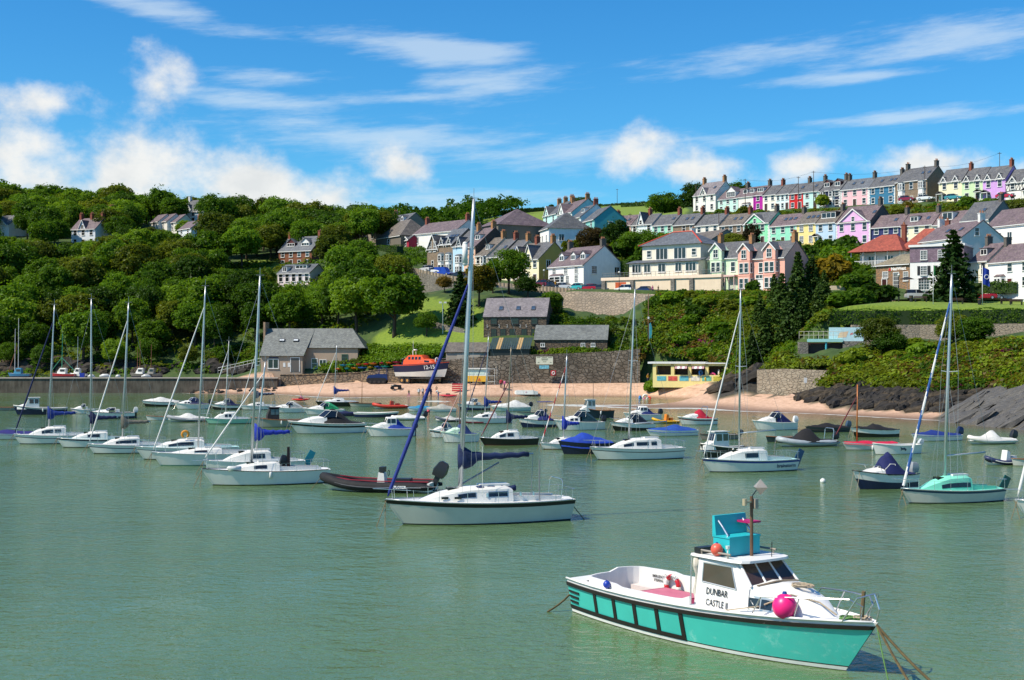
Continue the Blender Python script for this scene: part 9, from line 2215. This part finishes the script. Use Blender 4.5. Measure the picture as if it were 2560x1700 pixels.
p = P(1166, 952, 229); p.z = gz(p.x, p.y) + .3; t = thing('beach_trailer_hut', 'white and yellow mobile beach hut with a flat roof', 'hut', p, R(-12))
MB().box(0, 3.6, 0, 2, .3, 1.3).build('lower_wall', mat('hut_yellow', (.75,.42,.03), .5), t); MB().box(0, 3.6, 0, 2, 1.302, 2.5).build('upper_wall', paint('#dfe5dd'), t); MB().box(-.4, 3.7, -.3, 2.2, 2.502, 2.62).build('roof', TRIM, t)
MB().box(.3, 1.5, -.03, 0, 1.5, 2.3).box(1.7, 3.2, -.03, 0, 1.5, 2.3).build('notice', paint('#c6d8cc'), t); MB().add([(2.0,-.02,.45),(2.6,-.02,.45),(2.3,-.02,1.0)], [(0,1,2)]).build('warning_sign', paint('#c8542a'), t)
for x in (.6, 3.0): MB().tube([(x,.2,.2),(x,.45,.2)], .3, 12).build('wheel', RUBBER, t)
fr = MB()
for x in (3.75, 5.0):
 for y in (.1, 1.9): fr.tube([(x,y,-.2),(x,y,2.5)], .04, 5)
for z in (.3, 1.3, 2.5): fr.tube([(3.75,.1,z),(5,.1,z),(5,1.9,z)], .04, 5)
fr.build('side_cage', paint('#c9cac4'), t)
p = P(1316, 957, 226); p.z = gz(p.x, p.y); t = thing('upturned_boat', 'upturned white boat lying against the harbour wall', 'boat', p, R(-4)); MB().rings([[(x, -.7*k, .05), (x, -.62*k, .75*k), (x, .62*k, .75*k), (x, .7*k, .05)] for x, k in ((-2,.85),(-1.7,1),(1.2,1),(2,.7))]).build('hull', GRP, t)
MB().add([(-.15,-.72,.35),(.1,-.72,.42),(.16,-.715,.55),(-.05,-.715,.5)], [(0,1,2,3)]).build('emblem', paint('#c0506a'), t)
t = thing('notice_board', 'large white notice board with small print on the harbour wall', 'sign', P(1340, 911, 229.6), R(-2)); MB().box(0, 2.95, 0, .06, 0, 1.35).build('board', paint('#e3ddc6'), t)
for x0, x1, z in ((.15,.75,1.15),(1.0,1.9,1.15),(2.1,2.8,1.15),(.9,2.1,.9),(1.0,2.0,.72),(1.2,1.8,.4),(.3,.6,.3),(2.4,2.7,.3)): MB().box(x0, x1, -.012, -.002, z, z+.11).build('print_line', paint('#8a846c'), t)
t = thing('blue_notice', 'small blue and white flag notice below the white board', 'sign', P(1348, 922, 229.6), R(-2)); MB().box(0, 1.7, 0, .05, 0, .62).build('board', mat('blue_print', '#7fc3d6', .5, .5, 3), t)
t = thing('lifebuoy_cabinet', 'bright red lifebuoy cabinet on the harbour wall', 'cabinet', P(1377, 939, 229.4)); MB().box(0,.9,0,.3,0,.9).build('case', paint('#c01a2c'), t); MB().torus((.45,-.02,.45), .24, .07, 'y', 16, 6).build('ring', TRIM, t)
t = thing('wall_notice', 'plain white square notice on the pale retaining wall', 'sign', P(2010, 957, 183.2)); MB().box(0,.42,0,.05,0,.7).build('board', TRIM, t); MB().box(.18,.24,-.001,.1,-.2,-.002).build('bracket', ALU, t)
p = beach_p(1146, 984); t = thing('slatted_bench', 'red slatted beach windbreak on the sand', 'windbreak', p, R(-5))
for k in range(4): MB().box(-1.1,1.4,-.03,.03,.25+k*.36,.5+k*.36).build('slat', paint('#cf3b3f'), t)
for x in (-1.1,.1,1.4): MB().tube([(x,.06,0),(x,.06,1.75)], .04, 5).build('post', paint('#d8d5cc'), t)
# sun shelter with mural
t = thing('sun_shelter', 'small turquoise-fronted shelter with railings and a painted mural wall', 'shelter', P(1998, 882, 195), R(-8)); TQS = paint('#9fd3d0')
MB().box(0, 1.3, 0, 3, -2.5, 1.6).build('stone_pier', STONE['grey'], t); MB().box(1.31, 6.4, 1.2, 3, -2.5, 1.5).build('back_wall', mat('shelter_dark', (.05,.02,.02)), t); MB().box(1.2, 6.3, -.15, .898, 1.602, 2.05).build('fascia', TQS, t); MB().tube([(3.9,.1,-2),(3.9,.1,1.6)], .15, 10).build('column', paint('#49a8b8'), t)
MB().box(6.31, 9.5, 0, 3, -2.5, 1.7).build('side_wall', STONE['grey'], t)
mb = MB()
for k in range(10): mb.tube([(k*.7,0,2.05),(k*.7,0,3.15)], .03, 4)
for z in (2.6, 3.15): mb.tube([(0,0,z),(6.3,0,z)], .03, 4)
mb.build('railing', paint('#c9c2b2'), t)
ml = MB().box(4.4, 9.4, .9, 1.15, 1.72, 3.75).build('mural_wall', mat('mural_blue', '#bfe0e6', .7, .12), t)
for (x, z, w, hh, c) in ((5.6,1.9,1.6,1.0,'#e6c7a4'),(7.4,2.3,.5,.4,'#d88a86'),(8.4,2.6,.4,.5,'#c79ac0'),(8.0,1.9,.6,.3,'#a8c9b0')): MB().add([(x,.89,z+.3),(x+w*.8,.89,z+.4),(x+w,.89,z+.3+hh),(x+w*.2,.89,z+.3+hh*.8)], [(0,1,2,3)]).build('mural_patch', paint(c), ml)
# park furniture
def lawn_p(px, Y): x = (px - HX) * Y / F; return Vector((x, Y, gz(x, Y)))
for px, Y, l in ((2214,214,'dark bench at the corner of the park by the laurel'),(2302,208,'dark bench beside the litter bin under the flagpole'),(2392,204,'long low brown bench with iron wheels on the lawn'),(2412,216,'brown bench behind the pine trunk'),(2516,215,'brown bench near the red sports car'),(2540,204,'long brown bench beside the blue flag')):
 t = thing('park_bench', l, 'bench', lawn_p(px, Y), R(random.uniform(-8, 8)), 'benches on the park lawn'); BW = mat('bench_wood', (.085,.045,.025), .7, .3)
 for k in range(3): MB().box(-1,1,-.3+k*.17,-.17+k*.17,.42,.46).build('seat_slat', BW, t)
 for k in range(2): MB().box(-1,1,.2,.24,.58+k*.18,.72+k*.18).build('back_slat', BW, t)
 for x in (-.85,.85): MB().box(x-.05,x+.05,-.3,.25,0,.42).box(x-.04,x+.04,.24,.29,0,.9).build('leg', BLACKP, t)
for px, Y, l in ((2278,209,'black litter bin beside a bench on the lawn'),(2449,203,'black litter bin next to the blue flag pole')): t = thing('litter_bin', l, 'bin', lawn_p(px, Y)); MB().tube([(0,0,0),(0,0,1.0)], [.27,.30], 14).build('drum', BLACKP, t); MB().tube([(0,0,.72),(0,0,.78)], .31, 14).build('gold_band', paint('#8a6a2c'), t)
def pole(name, label, cat, p, h, r, m): t = thing(name, label, cat, p); MB().tube([(0,0,-.5),(0,0,h)], [r, r*.7], 8).build('pole', m, t, True); return t
for px, Y, top, c, l in ((2333,203,658,'#3f8a4a','white flagpole with a limp green flag on the lawn'),(2456,203,664,'#16399c','white flagpole flying a blue flag with a white emblem')):
 p = lawn_p(px, Y); hh = P(px, top, Y).z - p.z; t = pole('flagpole', l, 'flagpole', p, hh, .06, TRIM); b = c == '#16399c'; W2, H2 = (1.1, 2.6) if b else (.35, 1.6); rr = []
 for i in range(6): x = W2 * i / 5; rr.append([(x, .12*math.sin(i*1.6 + z*2), hh - .2 - z*H2 - x*.9 + (.5*x if b else 0)) for z in (0, .33, .66, 1)])
 fl_ = MB().rings(rr, 0, False, False).build('flag', mat('flag_' + c[1:], c, .8), t, True)
 if b: MB().torus((.6,-.16,hh-1.75), .33, .05, 'y', 16, 5).build('flag_emblem', TRIM, fl_)
for px, py, Y, top, l in ((1360,718,276,678,'tall black lamp post with a white globe by the yellow gable'),(1548,734,263,683,'black lamp post in front of the hotel terrace'),(2247,753,222,690,'black lamp post beside the stone bank')):
 p = P(px, py, Y); t = pole('street_lamp', l, 'lamp post', p, P(px, top, Y).z - p.z, .07, BLACKP); hh = P(px, top, Y).z - p.z; MB().sphere((0,0,hh+.18), .22).build('lamp_globe', paint('#d8d6cc'), t, True); MB().tube([(0,0,0),(0,0,.9)], .14, 8).build('base', BLACKP, t)
TP = mat('pole_wood', (.06,.045,.035), .9); pts = []
for px, bot, Y, top in ((1575,602,351,533),(1797,612,330,530),(1863,530,372,447),(2034,520,356,427),(1996,530,354,441),(2312,508,328,414),(2499,500,345,380),(1740,532,386,462),(1121,530,560,508),(1267,530,590,506),(1543,520,560,472)):
 p = P(px, bot, Y); hh = P(px, top, Y).z - p.z; t = pole('telegraph_pole', 'dark wooden telegraph pole with a short crossarm rising between the houses', 'pole', p, hh, .11, TP); t['group'] = 'telegraph poles on the hillside'; MB().box(-.5,.5,-.05,.05,hh-.4,hh-.28).build('crossarm', TP, t); pts.append(p + Vector((0,0,hh-.3)))
for a, b, l in ((3,2,'overhead wire between the poles above the navy house'),(3,5,'overhead wire running towards the brown stone end house'),(7,2,'overhead wire above the aqua and white houses'),(5,6,'overhead wire from the brown stone end house up to the skyline pole')):
 A, B = pts[a], pts[b]; t = thing('overhead_wire', l, 'wire', A); MB().tube([A.lerp(B, i/10) - A - Vector((0,0,1.2*math.sin(math.pi*i/10))) for i in range(11)], .025, 3).build('cable', BLACKP, t)
t = pole('beach_pole', 'tall thin brown pole behind the kiosk', 'pole', beach_p(1621, 950), 9.5, .09, mat('brown_pole', (.16,.09,.05), .8)); MB().box(-.15,.15,-.12,-.1,5,5.4).build('plate', TRIM, t)
t = thing('feather_flag', 'tall turquoise and orange feather flag by the kiosk', 'flag', beach_p(1623, 955)); MB().rings([[(-.02,s,.8),(.45,s,.9),(.5,s,3.0),(.25,s,3.9),(0,s,3.6)] for s in (-.02,.02)]).build('cloth', mat('feather', '#3fa7b8', .8, .4, 1.5), t); MB().tube([(0,0,0),(0,0,3.7)], .03, 5).build('pole', ALU, t)
for px, l in ((2268,'dark folded-out parasol outside the slate-hung house'),(2312,'second dark parasol beside the one outside the slate-hung house')):
 p = P(px, 726, 229); t = thing('parasol', l, 'parasol', p); MB().tube([(0,0,0),(0,0,2.3)], .03, 6).build('pole', ALU, t); MB().rings([[(1.3*math.cos(a),1.3*math.sin(a),1.95) for a in [k*math.pi/4 for k in range(8)]], [(.05*math.cos(a),.05*math.sin(a),2.4) for a in [k*math.pi/4 for k in range(8)]]]).build('canopy', cloth('#23262c'), t)
t = thing('floodlight', 'twin-headed floodlight post on the park grass', 'lamp post', P(1107, 845, 247)); MB().tube([(0,0,-.5),(0,0,6.6)], .07, 8).build('pole', ALU, t)
for s in (-1, 1): MB().box(s*.45-.25, s*.45+.25, -.2, .15, 6.5, 6.8).build('lamp_head', paint('#d9d8d2'), t)
t = thing('quay_railing', 'grey metal handrail ramp beside the boathouse', 'railing', P(545, 938, 250)); mb = MB()
for k in range(12): mb.tube([(k*.8,0,.3+k*.18),(k*.8,0,1.4+k*.18)], .035, 4)
for z in (.85, 1.4): mb.tube([(0,0,z),(8.8,0,z+1.98)], .035, 4)
mb.build('rail', ALU, t)
